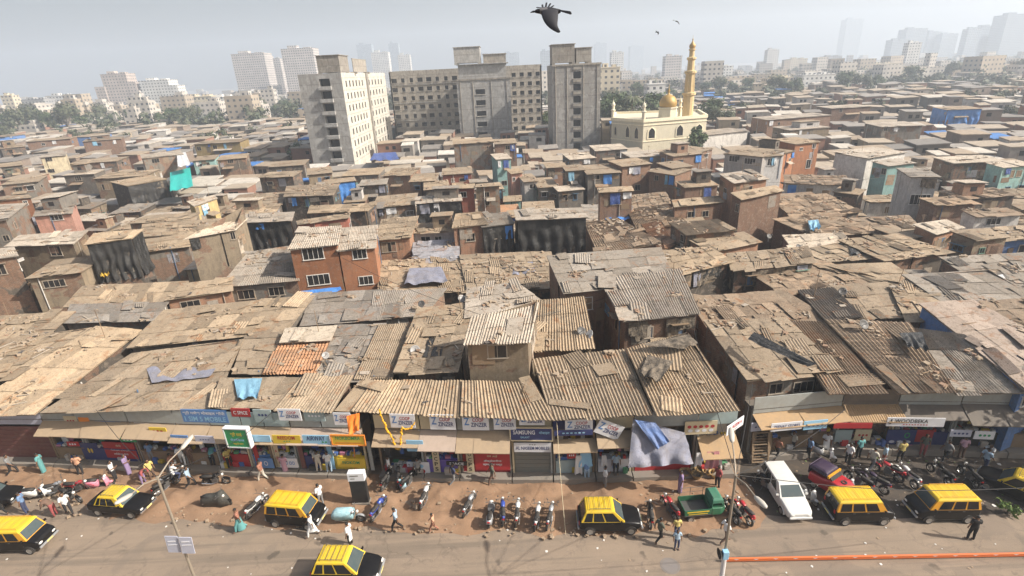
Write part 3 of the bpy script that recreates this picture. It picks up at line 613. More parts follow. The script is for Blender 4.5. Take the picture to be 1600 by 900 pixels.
# ------------------------------------------------------------------ concrete blocks, mosque, distant town
con = wallmat('raw_concrete', (.46, .45, .43), (.33, .32, .305), stain=.6, lines=3.35); con2 = wallmat('stained_concrete', (.40, .37, .325), (.29, .265, .235), stain=.8, lines=3.1)
con3 = wallmat('cream_facade', (.68, .64, .56), (.57, .53, .45), stain=.45, lines=3.1); mosq = wallmat('cream_stone', (.80, .74, .58), (.74, .67, .50), stain=.15)
mina = wallmat('minaret_ochre', (.68, .52, .29), (.60, .44, .22), stain=.15)
gold = paint('gold_leaf', (.50, .31, .08), .5, metal=.2, dirt=.4)
def facade(w, A, B, z0, z1, holes, depth=.35, m=0):
    """wall from A to B with real openings: holes are (u0, u1, za, zb) along the wall in metres"""
    d = B - A; d.z = 0; ln = d.length; d.normalize(); n = Vector((d.y, -d.x, 0))
    us = sorted({0, ln} | {h[0] for h in holes} | {h[1] for h in holes}); zs = sorted({z0, z1} | {h[2] for h in holes} | {h[3] for h in holes})
    P = lambda u, z, b=0: Vector((A.x, A.y, 0)) + d * u + ZV * z - n * b
    for i in range(len(us) - 1):
        for j in range(len(zs) - 1):
            uc, zc = (us[i] + us[i + 1]) / 2, (zs[j] + zs[j + 1]) / 2
            if any(h[0] < uc < h[1] and h[2] < zc < h[3] for h in holes): continue
            w.poly([P(us[i], zs[j]), P(us[i + 1], zs[j]), P(us[i + 1], zs[j + 1]), P(us[i], zs[j + 1])], m)
    for (a, b, c, e) in holes:
        q = [(a, c), (b, c), (b, e), (a, e)]
        for k in range(4):
            (u0, v0), (u1, v1) = q[k], q[(k + 1) % 4]
            w.poly([P(u0, v0), P(u0, v0, depth), P(u1, v1, depth), P(u1, v1)], m)
    return P
def panes(root, P, holes, depth, mat_, name='window', ledge=None):
    for (a, b, c, e) in holes:
        mb = MB(); mb.poly([P(a, c, depth), P(b, c, depth), P(b, e, depth), P(a, e, depth)])
        if ledge:
            o = [P(a - .2, c - .12, 0), P(b + .2, c - .12, 0), P(b + .2, c - .12, -.22), P(a - .2, c - .12, -.22)]; t = [p + ZV * .11 for p in o]
            mb.add(o + t, [(3, 2, 1, 0), (4, 5, 6, 7), (0, 1, 5, 4), (1, 2, 6, 5), (2, 3, 7, 6), (3, 0, 4, 7)], 1)
        local(mb, root).build(name, [mat_, ledge or mat_], root)
def block_shell(root, pts, z0, z1, mats, roofm=0):
    """plain faces of a prism, pts counter clockwise seen from above; returns nothing"""
    mb = MB(); n = len(pts)
    for i in range(n):
        a, b = pts[i], pts[(i + 1) % n]; mb.poly([Vector((a[0], a[1], z0)), Vector((b[0], b[1], z0)), Vector((b[0], b[1], z1)), Vector((a[0], a[1], z1))])
    mb.poly([Vector((p[0], p[1], z1)) for p in pts], roofm); return local(mb, root).build('wall', mats, root)
FOOT = []
def foot(x0, x1, y0, y1): FOOT.append([Vector((x0, y1)), Vector((x1, y1)), Vector((x1, y0)), Vector((x0, y0))])
ZT = 26.2
def tankbox(root, x0, x1, y0, y1, z0, z1, m=None):
    mb = MB(); cx, cy = (x0 + x1) / 2, (y0 + y1) / 2; mb.box((cx, cy, (z0 + .5 + z1) / 2), (x1 - x0, y1 - y0, z1 - z0 - .5)); mb.box((cx, cy, z1 + .08), (x1 - x0 + .5, y1 - y0 + .5, .16))
    for sx in (x0 + .4, x1 - .4):
        for sy in (y0 + .4, y1 - .4): mb.box((sx, sy, z0 + .25), (.9, .9, .52))
    local(mb, root).build('roof_tank', m or con2, root)
# left block, its long cream side running away from the street
x0, x1 = upD(466, 125, 150).x, upD(533, 118, 150).x; ya, yb_ = 150., 206.
r = empty('apartment_block', ((x0 + x1) / 2, (ya + yb_) / 2, 0), 0, 'grey concrete housing block whose long sunlit side is cream with rows of windows', 'apartment block')
rows = [(3.1 * k - .4 + 1.6, 3.1 * k + 1.6 + 1.0) for k in range(1, 8)]
w = MB(); A, B = Vector((x0, ya, 0)), Vector((x1, ya, 0)); ln = x1 - x0; s0, s1 = ln * .47, ln * .72
hs = [(s0, s1, 3.1 * k + .9, 3.1 * k + 3.2) for k in range(1, 8)]; P = facade(w, A, B, 0, ZT, hs, 1.6)
local(w, r).build('wall', con, r); panes(r, P, hs, 1.6, glass_dark, 'stair_opening', con2)
w = MB(); mb = MB()
for k in range(1, 8): mb.box((x0 + (s0 + s1) / 2, ya - .45, 3.1 * k + .9), (s1 - s0 + .5, .9, .9))
local(mb, r).build('balcony', con, r)
A, B = Vector((x1, ya, 0)), Vector((x1, yb_, 0)); hs = []
for k in range(1, 8):
    for c in range(6): hs.append((3.2 + c * 3.55, 4.5 + c * 3.55, 3.1 * k + .9, 3.1 * k + 2.5))
    for c in range(5): hs.append((29.5 + c * 4.6, 31.1 + c * 4.6, 3.1 * k + .9, 3.1 * k + 2.5))
P = facade(w, A, B, 0, ZT, hs, .12); local(w, r).build('side_wall', con3, r); panes(r, P, hs, .1, glass_dark)
mb = MB(); mb.poly([Vector((x0, ya, ZT - .6)), Vector((x1, ya, ZT - .6)), Vector((x1, yb_, ZT - .6)), Vector((x0, yb_, ZT - .6))]); mb.poly([Vector((x0, yb_, 0)), Vector((x0, ya, 0)), Vector((x0, ya, ZT)), Vector((x0, yb_, ZT))])
mb.poly([Vector((x1, yb_, 0)), Vector((x0, yb_, 0)), Vector((x0, yb_, ZT)), Vector((x1, yb_, ZT))]); local(mb, r).build('roof', con2, r)
mb = MB(); mb.box((x1 + .25, ya + 27, ZT / 2), (.5, 1.6, ZT)); local(mb, r).build('rib', con2, r)
tankbox(r, x0 + 4.6, x0 + 10.5, ya + 3, ya + 12, ZT - .3, ZT + 4.3); tankbox(r, x0 + 11.2, x1 - .3, ya + 14, ya + 30, ZT - .3, ZT + 3.6)
foot(x0 - 1, x1 + 1, ya - 1, yb_); BLOCKS = {'left': (x0, x1)}
# long block that faces the street
x0, x1 = upD(607, 112, 207).x, upD(846, 104, 207).x; ya, yb_ = 207., 222.
r = empty('apartment_block', ((x0 + x1) / 2, (ya + yb_) / 2, 0), 0, 'long stained concrete housing block with eight storeys of small dark windows', 'apartment block')
w = MB(); A, B = Vector((x0, ya, 0)), Vector((x1, ya, 0)); hs = []
xa = upD(716, 110, 207).x - x0; xb = upD(796, 110, 207).x - x0; ln = x1 - x0
cols = [(xa * (i + .5) / 8 - ww, xa * (i + .5) / 8 + ww) for i, ww in enumerate((1., .62, .62, .95, .95, .62, .62, .95))] + [(xb + (ln - xb) * (i + .5) / 4 - .75, xb + (ln - xb) * (i + .5) / 4 + .75) for i in range(4)]
for k in range(0, 8):
    for (a, b) in cols: hs.append((a, b, 3.1 * k + .95, 3.1 * k + 2.35))
P = facade(w, A, B, 0, ZT + .3, hs, .45); local(w, r).build('wall', con2, r); panes(r, P, hs, .45, glass_dark, ledge=con)
mb = MB(); mb.box(((x0 + x1) / 2, (ya + yb_) / 2 + .2, ZT / 2 - .2), (ln - 1, yb_ - ya - 1.4, ZT - .6)); mb.box((x1 - .25, (ya + yb_) / 2, ZT / 2), (.5, yb_ - ya, ZT)); mb.box((x0 + .25, (ya + yb_) / 2, ZT / 2), (.5, yb_ - ya, ZT)); local(mb, r).build('roof', con2, r)
for k in range(1, 8, 2):
    mb = MB(); mb.box((x0 + xa / 2, ya - .12, 3.1 * k + .1), (xa - .5, .24, .2)); local(mb, r).build('string_course', con, r)
foot(x0, x1, ya - 2, yb_)
# stair tower before it
x0, x1 = upD(713, 125, 186).x, upD(797, 125, 186).x; ya, yb_ = 186., 206.5
r = empty('apartment_block', ((x0 + x1) / 2, (ya + yb_) / 2, 0), 0, 'plain grey concrete tower with one column of openings, standing before the long block', 'apartment block')
w = MB(); A, B = Vector((x0, ya, 0)), Vector((x1, ya, 0)); ln = x1 - x0; hs = [(ln * .34, ln * .52, 3.4 * k + 1, 3.4 * k + 2.6) for k in range(0, 6)]; zt = 22.8
P = facade(w, A, B, 0, zt, hs, .6); w.poly([Vector((x1, ya, 0)), Vector((x1, yb_, 0)), Vector((x1, yb_, zt)), Vector((x1, ya, zt))]); w.poly([Vector((x0, yb_, 0)), Vector((x0, ya, 0)), Vector((x0, ya, zt)), Vector((x0, yb_, zt))])
w.poly([Vector((x0, ya, zt - .3)), Vector((x1, ya, zt - .3)), Vector((x1, yb_, zt - .3)), Vector((x0, yb_, zt - .3))]); local(w, r).build('wall', con, r); panes(r, P, hs, .6, glass_dark, 'stair_opening', con3)
mb = MB(); mb.box((x0 + ln * .48, ya + 9, zt + 2.2), (ln * .9, 10, 4.4)); mb.box((x0 + ln * .5, ya + 8.5, zt + 4.5), (ln * .96, 11, .22)); local(mb, r).build('roof_room', con, r)
tankbox(r, x0 - .5, x0 + 8, ya + 4, ya + 13, zt + 4.5, zt + 9.7, con); tankbox(r, x0 + 9, x1 - 1, ya + 6, ya + 14, zt + 4.0, zt + 7.3, con2)
foot(x0, x1, ya - 1, yb_)
TW = (x0, x1); TWR = r
# right tower
x0, x1 = upD(863, 97, 165).x, upD(939, 95, 165).x; ya, yb_ = 165., 184.
r = empty('apartment_block', ((x0 + x1) / 2, (ya + yb_) / 2, 0), 0, 'grey concrete tower with a dark column of stair openings beside the mosque', 'apartment block')
w = MB(); A, B = Vector((x0, ya, 0)), Vector((x1, ya, 0)); ln = x1 - x0; zt = 25.6; hs = [(ln * .43, ln * .59, 3.35 * k + 1.6, 3.35 * k + 3.5) for k in range(0, 7)]
P = facade(w, A, B, 0, zt, hs, 1.2); w.poly([Vector((x1, ya, 0)), Vector((x1, yb_, 0)), Vector((x1, yb_, zt)), Vector((x1, ya, zt))]); w.poly([Vector((x0, yb_, 0)), Vector((x0, ya, 0)), Vector((x0, ya, zt)), Vector((x0, yb_, zt))])
w.poly([Vector((x0, ya, zt - .3)), Vector((x1, ya, zt - .3)), Vector((x1, yb_, zt - .3)), Vector((x0, yb_, zt - .3))]); local(w, r).build('wall', con, r); panes(r, P, hs, 1.2, glass_dark, 'stair_opening', con)
mb = MB()
for k in range(1, 8): mb.box((x0 + ln * .51, ya - .1, 3.35 * k + 1.0), (ln * .17, .3, .7))
local(mb, r).build('landing', con2, r)
tankbox(r, x0 + .1, x0 + 6.6, ya + 1.5, ya + 9, zt, zt + 5.3, con2); tankbox(r, x0 + 7.2, x0 + 11.6, ya + 2.5, ya + 10, zt, zt + 4.2, con2)
foot(x0, x1, ya - 1, yb_)
# weathering pipes on the two towers
for (xa_, xb_, yy, zt_, rr) in ((TW[0], TW[1], 185.9, 22.8, TWR), (x0, x1, 164.9, 25.6, r)):
    for u in (.06, .30, .64, .93):
        mb = MB(); mb.tube([Vector((lerp(xa_, xb_, u), yy, .2)), Vector((lerp(xa_, xb_, u), yy, zt_ - .4))], .11, 6); local(mb, rr).build('drainpipe', con2, rr)
    mb = MB(); mb.box(((xa_ + xb_) / 2, yy + .1, zt_ - .15), (xb_ - xa_ + .3, .5, .5)); local(mb, rr).build('parapet', con2, rr)
# mosque
q = [upD(956, 182, 158), upD(1006, 182, 147), upD(1105, 178, 152), upD(1090, 178, 172), upD(962, 178, 178)]; H = 10.4
r = empty('mosque', (q[1].x + 6, 160, 0), 0, 'cream mosque with a golden dome, a tall banded minaret and pointed arch windows', 'mosque')
pts = [(p.x, p.y) for p in q]; block_shell(r, pts, 0, H, mosq)
mb = MB()
for i in range(5):
    a, b = Vector((*pts[i], 0)), Vector((*pts[(i + 1) % 5], 0)); e = b - a; c = (a + b) / 2; yaw = math.atan2(e.y, e.x); mb.box((c.x, c.y, H + .2), (e.length + .3, .5, .8), yaw); mb.box((c.x, c.y, H - 1.0), (e.length + .2, .34, .18), yaw); mb.box((c.x, c.y, 5.2), (e.length + .2, .3, .2), yaw)
local(mb, r).build('parapet', mosq, r)
def arch(root, px, py, wp, hp, A, B, m):
    d = ray(px, py); e = B - A; e.z = 0; n = Vector((e.y, -e.x, 0)).normalized(); t = n.dot(A - CAM) / n.dot(d); c = CAM + d * t; e.normalize(); k = t / FPX; w_, h_ = wp * k / 2, hp * k / 2
    pr = [(-1, -1), (1, -1), (1, .25), (.78, .62), (.4, .86), (0, 1.12), (-.4, .86), (-.78, .62), (-1, .25)]
    mb = MB(); o = [c + e * (w_ * 1.35 * a) + ZV * (h_ * 1.2 * b) for a, b in pr]; i_ = [c + e * (w_ * a) + ZV * (h_ * b) + n * .02 for a, b in pr]
    mb.add([p + n * .14 for p in o] + [p + n * .14 for p in i_] + o, [(k_, (k_ + 1) % 9, 9 + (k_ + 1) % 9, 9 + k_) for k_ in range(9)] + [(18 + k_, 18 + (k_ + 1) % 9, (k_ + 1) % 9, k_) for k_ in range(9)])
    f = local(mb, root).build('arched_window', m, root); p = MB(); p.poly([x + n * .02 for x in i_]); local(p, root).build('pane', glass_dark, f)
red_d = paint('dark_red', (.3, .03, .03), .6)
for a in ((962, 204, 4, 12), (981, 206, 8, 16), (995, 208, 8, 16)): arch(r, *a, q[0], q[1], mosq)
for a in ((1018, 208, 11, 15), (1062, 204, 11, 15), (1092, 201, 11, 12)): arch(r, *a, q[1], q[2], mosq)
c = upD(1043, 178, 153); mb = MB(); mb.lathe([(2.5, 8), (2.5, 13.0), (2.75, 13.1), (2.75, 13.4), (2.3, 13.4)], (c.x, c.y, 0), 8); local(mb, r).build('drum', mosq, r)
mb = MB(); mb.lathe([(2.0, 13.4), (2.3, 13.9), (2.35, 14.6), (2.05, 15.4), (1.6, 16.1), (.8, 16.5), (.25, 16.8), (.22, 17.3), (.4, 17.6), (.12, 18.0), (.07, 19.0), (0, 19.6)], (c.x, c.y, 0), 20); local(mb, r).build('dome', gold, r, smooth=True)
c = upD(1077, 140, 155); mb = MB()
mb.lathe([(1.75, 0), (1.75, 16), (2.2, 16.2), (2.2, 16.8), (1.5, 17), (1.4, 22.3), (1.9, 22.6), (1.9, 23.2), (1.15, 23.4), (1.1, 26.3), (1.5, 26.6), (1.5, 27.1), (.85, 27.3), (.8, 29.0), (1.1, 29.2), (1.1, 29.5), (.6, 29.6)], (c.x, c.y, 0), 12)
for k in range(8):
    t = k * math.pi / 4; mb.tube([(c.x + 1.5 * math.cos(t), c.y + 1.5 * math.sin(t), 17), (c.x + 1.4 * math.cos(t), c.y + 1.4 * math.sin(t), 22.3)], .16, 5)
mb.v = [(x, y, z if z < 16 else 16 + (z - 16) * .87) for x, y, z in mb.v]; mb.v = [(c.x + (x - c.x) * .84, c.y + (y - c.y) * .84, z) for x, y, z in mb.v]; local(mb, r).build('minaret', mina, r)
mb = MB(); mb.lathe([(.55, 29.5), (.85, 30.1), (.8, 30.7), (.35, 31.3), (.12, 31.8), (.2, 32.1), (.05, 32.5), (0, 33.6)], (c.x, c.y, 0), 12); mb.v = [(x, y, 16 + (z - 16) * .87) for x, y, z in mb.v]; local(mb, r).build('minaret_finial', gold, r, smooth=True)
for px, D in ((958, 158.5), (1006, 147.4), (1062, 158)):
    c = upD(px, 178, D); mb = MB(); mb.lathe([(.5, 10), (.5, 12.6), (.7, 12.8), (.7, 13), (.4, 13.1), (.38, 14), (.6, 14.2), (.5, 14.6), (.15, 15.2), (.05, 15.5), (0, 16.6)], (c.x, c.y, 0), 8); local(mb, r).build('pinnacle', mosq, r)
FOOT.append([Vector(pts[4]), Vector(pts[3]), Vector(pts[2]), Vector((pts[0][0], pts[1][1]))])
# distant buildings: storeys and windows by the material, faded by the air between
def towerm(name, c, gx=3.4, gz=3.1, fx=.42, fz=.42, dark=(.07, .075, .08)):
    m, nt, bs = nodes(name); g = nt.nodes.new('ShaderNodeNewGeometry')
    cz = N(nt, 'ShaderNodeVectorMath', _operation='CROSS_PRODUCT'); nt.links.new(g.outputs['True Normal'], cz.inputs[0]); cz.inputs[1].default_value = (0, 0, 1)
    du = N(nt, 'ShaderNodeVectorMath', _operation='DOT_PRODUCT'); nt.links.new(g.outputs['Position'], du.inputs[0]); nt.links.new(cz.outputs[0], du.inputs[1])
    sx = nt.nodes.new('ShaderNodeSeparateXYZ'); nt.links.new(g.outputs['Position'], sx.inputs[0]); ln = N(nt, 'ShaderNodeVectorMath', _operation='LENGTH'); nt.links.new(cz.outputs[0], ln.inputs[0])
    def m_(op, a, b=None):
        n = nt.nodes.new('ShaderNodeMath'); n.operation = op
        for i, v in enumerate((a, b)):
            if v is None: continue
            if isinstance(v, bpy.types.NodeSocket): nt.links.new(v, n.inputs[i])
            else: n.inputs[i].default_value = v
        return n.outputs[0]
    a = m_('LESS_THAN', m_('FRACT', m_('DIVIDE', du.outputs['Value'], gx)), fx); b = m_('LESS_THAN', m_('FRACT', m_('DIVIDE', sx.outputs[2], gz)), fz)
    f = m_('MULTIPLY', m_('MULTIPLY', a, b), m_('GREATER_THAN', ln.outputs['Value'], .5))
    base = mix(nt, ramp(nt, noise_(nt, g.outputs['Position'], .12, 4), [(.35, 0), (.65, 1)]), c, tuple(x * .78 for x in c))
    nt.links.new(mix(nt, f, base, dark), bs.inputs['Base Color']); bs.inputs['Roughness'].default_value = .8; return m
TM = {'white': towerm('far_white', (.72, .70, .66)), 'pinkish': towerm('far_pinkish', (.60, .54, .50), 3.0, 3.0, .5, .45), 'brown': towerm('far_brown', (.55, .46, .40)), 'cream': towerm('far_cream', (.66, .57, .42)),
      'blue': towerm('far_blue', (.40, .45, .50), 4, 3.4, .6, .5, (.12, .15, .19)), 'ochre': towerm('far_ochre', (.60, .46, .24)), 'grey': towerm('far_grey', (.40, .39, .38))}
def far_b(x0p, x1p, ytp, D, mat_, label, name='distant_building', parts=(), dep=None, topk=.0):
    """a far building, its top at ytp in the survey photo, standing D metres away"""
    xm = (x0p + x1p) / 2; a, b = upD(x0p, ytp, D), upD(x1p, ytp, D); z = upD(xm, ytp, D).z; w_ = b.x - a.x; d = dep or max(8, w_ * .6); c = ((a.x + b.x) / 2, D + d / 2)
    r = empty(name, (c[0], c[1], 0), 0, label, 'building'); mb = MB(); mb.box((c[0], c[1], z / 2), (w_, d, z)); local(mb, r).build('wall', TM[mat_], r)
    mb = MB(); mb.box((c[0] - w_ * .2, c[1], z + z * .02 + .8), (w_ * .3, d * .4, z * .04 + 1.6)); mb.box((c[0] + w_ * .25, c[1], z + .9), (w_ * .22, d * .35, 1.8)); mb.box((c[0], c[1], z + .25), (w_ + .5, d + .5, .5)); local(mb, r).build('roof_room', TM[mat_], r)
    for (u0, u1, k, dy) in parts:   # lower or higher wings
        mb = MB(); mb.box((c[0] - w_ / 2 + w_ * (u0 + u1) / 2, c[1] + dy, z * k / 2), (w_ * (u1 - u0), d * .8, z * k)); local(mb, r).build('wing', TM[mat_], r)
    foot(a.x, b.x, D, D + d); return r
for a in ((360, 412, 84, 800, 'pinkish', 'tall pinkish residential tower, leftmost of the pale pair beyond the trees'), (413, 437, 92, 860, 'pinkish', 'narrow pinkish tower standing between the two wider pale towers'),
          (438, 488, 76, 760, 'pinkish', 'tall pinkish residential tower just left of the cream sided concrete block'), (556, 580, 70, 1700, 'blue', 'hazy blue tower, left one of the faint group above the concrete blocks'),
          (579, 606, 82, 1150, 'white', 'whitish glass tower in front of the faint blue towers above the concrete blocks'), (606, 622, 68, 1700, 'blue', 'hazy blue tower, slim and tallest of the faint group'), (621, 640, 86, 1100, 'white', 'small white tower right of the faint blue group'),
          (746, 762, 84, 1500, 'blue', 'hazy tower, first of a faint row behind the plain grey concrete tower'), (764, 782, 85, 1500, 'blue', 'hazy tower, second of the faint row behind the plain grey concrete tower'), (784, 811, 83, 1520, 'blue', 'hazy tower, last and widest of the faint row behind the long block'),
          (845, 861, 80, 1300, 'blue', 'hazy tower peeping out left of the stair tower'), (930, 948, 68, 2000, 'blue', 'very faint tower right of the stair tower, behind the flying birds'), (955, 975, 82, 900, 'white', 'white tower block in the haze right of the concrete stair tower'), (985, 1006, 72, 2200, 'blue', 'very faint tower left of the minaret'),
          (156, 196, 116, 640, 'brown', 'stepped brown apartment building above the trees', 'distant_building', ((-.35, 0.05, .72, -3), (.95, 1.3, .8, -2))), (216, 262, 126, 640, 'white', 'broad white apartment building with balcony bands above the trees', 'distant_building', ((.95, 1.28, .84, -2), (-.25, .05, .5, -3))), (0, 18, 150, 520, 'cream', 'cream building with a roof tower at the edge of the tree belt'),
          (30, 68, 156, 560, 'grey', 'low grey office building half hidden by trees'), (70, 106, 150, 600, 'white', 'white building with a stair tower behind the trees'), (275, 330, 152, 480, 'cream', 'cream brown apartment building right of the broad white one'), (330, 362, 152, 470, 'white', 'white three storey house beside the cream brown apartments'),
          (362, 420, 144, 560, 'grey', 'low grey building below the pinkish towers'), (938, 969, 106, 330, 'cream', 'cream building with square windows right of the stair tower'), (1012, 1040, 132, 300, 'white', 'pale house with a hipped top behind the mosque'),
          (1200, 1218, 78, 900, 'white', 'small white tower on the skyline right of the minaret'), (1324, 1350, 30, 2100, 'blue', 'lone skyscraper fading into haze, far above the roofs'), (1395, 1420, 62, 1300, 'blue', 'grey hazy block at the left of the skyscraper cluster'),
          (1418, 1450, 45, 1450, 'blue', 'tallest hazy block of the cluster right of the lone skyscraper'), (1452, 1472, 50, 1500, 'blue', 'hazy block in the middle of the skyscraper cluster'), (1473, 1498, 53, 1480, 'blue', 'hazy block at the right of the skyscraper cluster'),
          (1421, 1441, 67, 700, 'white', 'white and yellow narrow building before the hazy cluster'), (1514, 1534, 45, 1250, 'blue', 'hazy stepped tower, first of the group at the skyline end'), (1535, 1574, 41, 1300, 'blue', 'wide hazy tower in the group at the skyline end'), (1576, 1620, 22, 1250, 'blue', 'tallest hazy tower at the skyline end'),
          (1256, 1306, 117, 420, 'white', 'white three storey school like building with two rows of windows'), (1516, 1588, 102, 520, 'ochre', 'ochre and white four storey building on the hazy plain'), (1150, 1196, 118, 560, 'grey', 'scaffold grey low building right of the minaret'),
          (1040, 1066, 88, 700, 'pinkish', 'pinkish house behind the minaret'), (1360, 1404, 100, 620, 'cream', 'cream low building on the hazy plain'), (1108, 1146, 104, 650, 'white', 'low white building behind trees right of the minaret'), (1410, 1440, 107, 480, 'cream', 'cream brown building left of the ochre one'),
          (1236, 1262, 92, 900, 'cream', 'cream block on the skyline left of the lone skyscraper'), (1290, 1316, 88, 1000, 'grey', 'grey block below the lone skyscraper'), (1200, 1240, 122, 430, 'cream', 'low cream house left of the school like white building')): far_b(*a)
# one sheet of roofs where single houses can no longer be told apart, and the same for the far town
def islandm(name, stops, rough=.9, dirt=.5):
    m, nt, bs = nodes(name); g = nt.nodes.new('ShaderNodeNewGeometry'); c = ramp(nt, g.outputs['Random Per Island'], stops); 
    for n in nt.nodes:
        if n.type == 'VALTORGB': n.color_ramp.interpolation = 'CONSTANT'
    c = mix(nt, ramp(nt, noise_(nt, g.outputs['Position'], .8, 6, .75), [(.45, 0), (.7, dirt)]), c, (.12, .10, .08)); nt.links.new(c, bs.inputs['Base Color']); bs.inputs['Roughness'].default_value = rough; return m
IR = islandm('far_roofs', [(0, (.40, .33, .25)), (.25, (.30, .27, .24)), (.45, (.52, .47, .40)), (.62, (.36, .28, .20)), (.8, (.22, .2, .18)), (.93, (.62, .58, .52)), (.975, (.06, .2, .5))])
IW = islandm('far_walls', [(0, (.26, .2, .16)), (.25, (.32, .17, .12)), (.5, (.30, .27, .24)), (.7, (.16, .14, .12)), (.85, (.55, .52, .48)), (.95, (.42, .34, .24))])
def blocked(poly):
    return any(sat(poly, f) for f in FOOT)
# ------------------------------------------------------------------ the houses in between, nearest first
cand = []; rf = random.Random(5); y = 46.0
while y < 470:
    row = 5.2 + y * .010; xm = (y * .93 + 9) * .985 + 6; x = -xm
    while x < xm:
        w_ = rf.uniform(3.6, 7.2) * (1 + y * .0012); cand.append((x + w_ / 2, y + rf.uniform(-1.2, 1.2), w_, row * rf.uniform(.72, 1.0), rf.random())); x += w_ + rf.choice((.15, .2, .4, 1.2))
    y += row
cand.sort(key=lambda c: c[1]); cur = [list(p) for p in PLANS]; stuff = MB(); n_ind = 0; NMAX = 300 - len(HOUSES)
def tree_zone(x, y): return (x < -70 and noise.noise(Vector((x * .018, y * .018, 5))) > -.18 and y > 300 + .12 * (x + 400) + 25 * noise.noise(Vector((x * .01, 0, 3)))) or (x > 20 and y > 330 and noise.noise(Vector((x * .012, y * .012, 7))) > .05) or (-70 <= x <= 20 and y > 330)
for (x, y, w_, d, s) in cand:
    ang = .12 * math.sin(x * .03 + 1) + .10 * math.cos(y * .05) + (.0 if x < 0 else -.12); cs, sn = math.cos(ang), math.sin(ang)
    def corner(a, b): return Vector((x + a * cs - b * sn, y + a * sn + b * cs))
    poly = [corner(-w_ / 2, d / 2), corner(w_ / 2, d / 2), corner(w_ / 2, -d / 2), corner(-w_ / 2, -d / 2)]
    if blocked(poly) or tree_zone(x, y): continue
    sm = 0.12 if y < 110 else 0
    near_p = [p for p in cur if abs(p[0].x - x) < 26 and abs(p[0].y - y) < 26] if y < 260 else []
    if any(sat(poly, p) for p in near_p):
        w2, d2 = w_ * .62, d * .62; w_, d = w2, d2; poly = [corner(-w_ / 2, d / 2), corner(w_ / 2, d / 2), corner(w_ / 2, -d / 2), corner(-w_ / 2, -d / 2)]
        if any(sat(poly, p) for p in near_p): continue
    if y < 62: h = rf.uniform(2.8, 3.9)
    elif y < 112: h = rf.uniform(2.7, 3.7)
    elif y < 160: h = rf.uniform(2.6, 3.8) if (-62 < x < 60 and y > 112) else rf.uniform(3.0, 5.6)
    else: h = rf.uniform(3.2, 7.0) if x < 30 else rf.choice((rf.uniform(3, 5), rf.uniform(4, 9)))
    rise = rf.uniform(.15, .6); tl = rf.uniform(-.25, .25)
    q = [Vector((*poly[0], h + rise)), Vector((*poly[1], h + rise + tl)), Vector((*poly[2], h + tl)), Vector((*poly[3], h))]
    wall = rf.choices(('grey', 'brick', 'dark', 'tan', 'white', 'orange', 'red', 'pink', 'teal', 'cream', 'black', 'blue', 'ochre'), (24, 20, 11, 14, 9, .6, 3, 2, 2, 5, 4, 1.5, 2))[0]
    if wall == 'brick' and rf.random() < .3: wall = 'brickor'
    roof = rf.choices(('tan', 'grey', 'pale', 'rust', 'dark', 'clay', 'blue'), (30, 20, 17, 15, 6, 1.5, 4))[0]
    cur.append(poly)
    if n_ind < NMAX and y < 260:
        n_ind += 1
        st = rf.choices(('flat', 'patch', 'corr', 'tile'), (4, 4, 3, 1))[0] if y < 85 else rf.choices(('far', 'flat', 'patch'), (4, 2, 2))[0]
        house_w(q, wall, roof, st, auto=.75 if y > 70 else .4, near=y < 70, tarp=('blue' if rf.random() < .03 else None), shade=True)
    else:
        zc = [p for p in q]; lo = [Vector((p.x, p.y, 0)) for p in q]; b = len(stuff.v); ctr = sum(q, Vector()) / 4; wl = [p + (ctr - p) * .06 for p in q]; wl = [Vector((p.x, p.y, p.z - .25)) for p in wl]; lo = [Vector((p.x, p.y, 0)) for p in wl]
        stuff.add(q + [p - ZV * .22 for p in q], [(3, 2, 1, 0), (3, 7, 6, 2), (2, 6, 5, 1), (1, 5, 4, 0), (0, 4, 7, 3)], 0)
        stuff.add(wl + lo, [(3, 7, 6, 2), (2, 6, 5, 1), (1, 5, 4, 0), (0, 4, 7, 3)], 1)
        for _ in range(2):   # a dark opening in the wall
            A, B = wl[3], wl[2]; e = (B - A); e.z = 0; e.normalize(); n = Vector((e.y, -e.x, 0)); cc = lerp(A, B, rf.uniform(.25, .75)); cc.z = min(A.z, B.z) - 1.1
            stuff.add([cc - e * .5 + n * .04 - ZV * .5, cc + e * .5 + n * .04 - ZV * .5, cc + e * .5 + n * .04 + ZV * .5, cc - e * .5 + n * .04 + ZV * .5], [(0, 1, 2, 3)], 2)
tag(stuff.build('distant_shanties', [IR, IW, glass_dark], fixn=False), kind='stuff')
# low town on the plain, one mass
mb = MB(); rf = random.Random(8)
for k in range(900):
    y = 420 + 1500 * rf.random() ** 1.6; x = rf.uniform(-1, 1) * (y * .93 + 40); s = rf.uniform(8, 22); h = rf.uniform(5, 15) if rf.random() < .85 else rf.uniform(15, 26)
    if blocked([Vector((x - s / 2, y + s / 2)), Vector((x + s / 2, y + s / 2)), Vector((x + s / 2, y - s / 2)), Vector((x - s / 2, y - s / 2))]): continue
    if x < -50 and y < 620 and (y < 450 or rf.random() < .5): continue
    a = rf.uniform(-.3, .3); v = []
    for (p, q_) in ((-1, -1), (1, -1), (1, 1), (-1, 1)):
        X, Y = p * s / 2, q_ * s / 3; v.append(Vector((x + X * math.cos(a) - Y * math.sin(a), y + X * math.sin(a) + Y * math.cos(a), 0)))
    t = [p + ZV * h for p in v]; mb.add(v + t, [(0, 1, 5, 4), (1, 2, 6, 5), (2, 3, 7, 6), (3, 0, 4, 7)], 0 if rf.random() < .7 else 1); mb.add(t, [(0, 1, 2, 3)], 2)
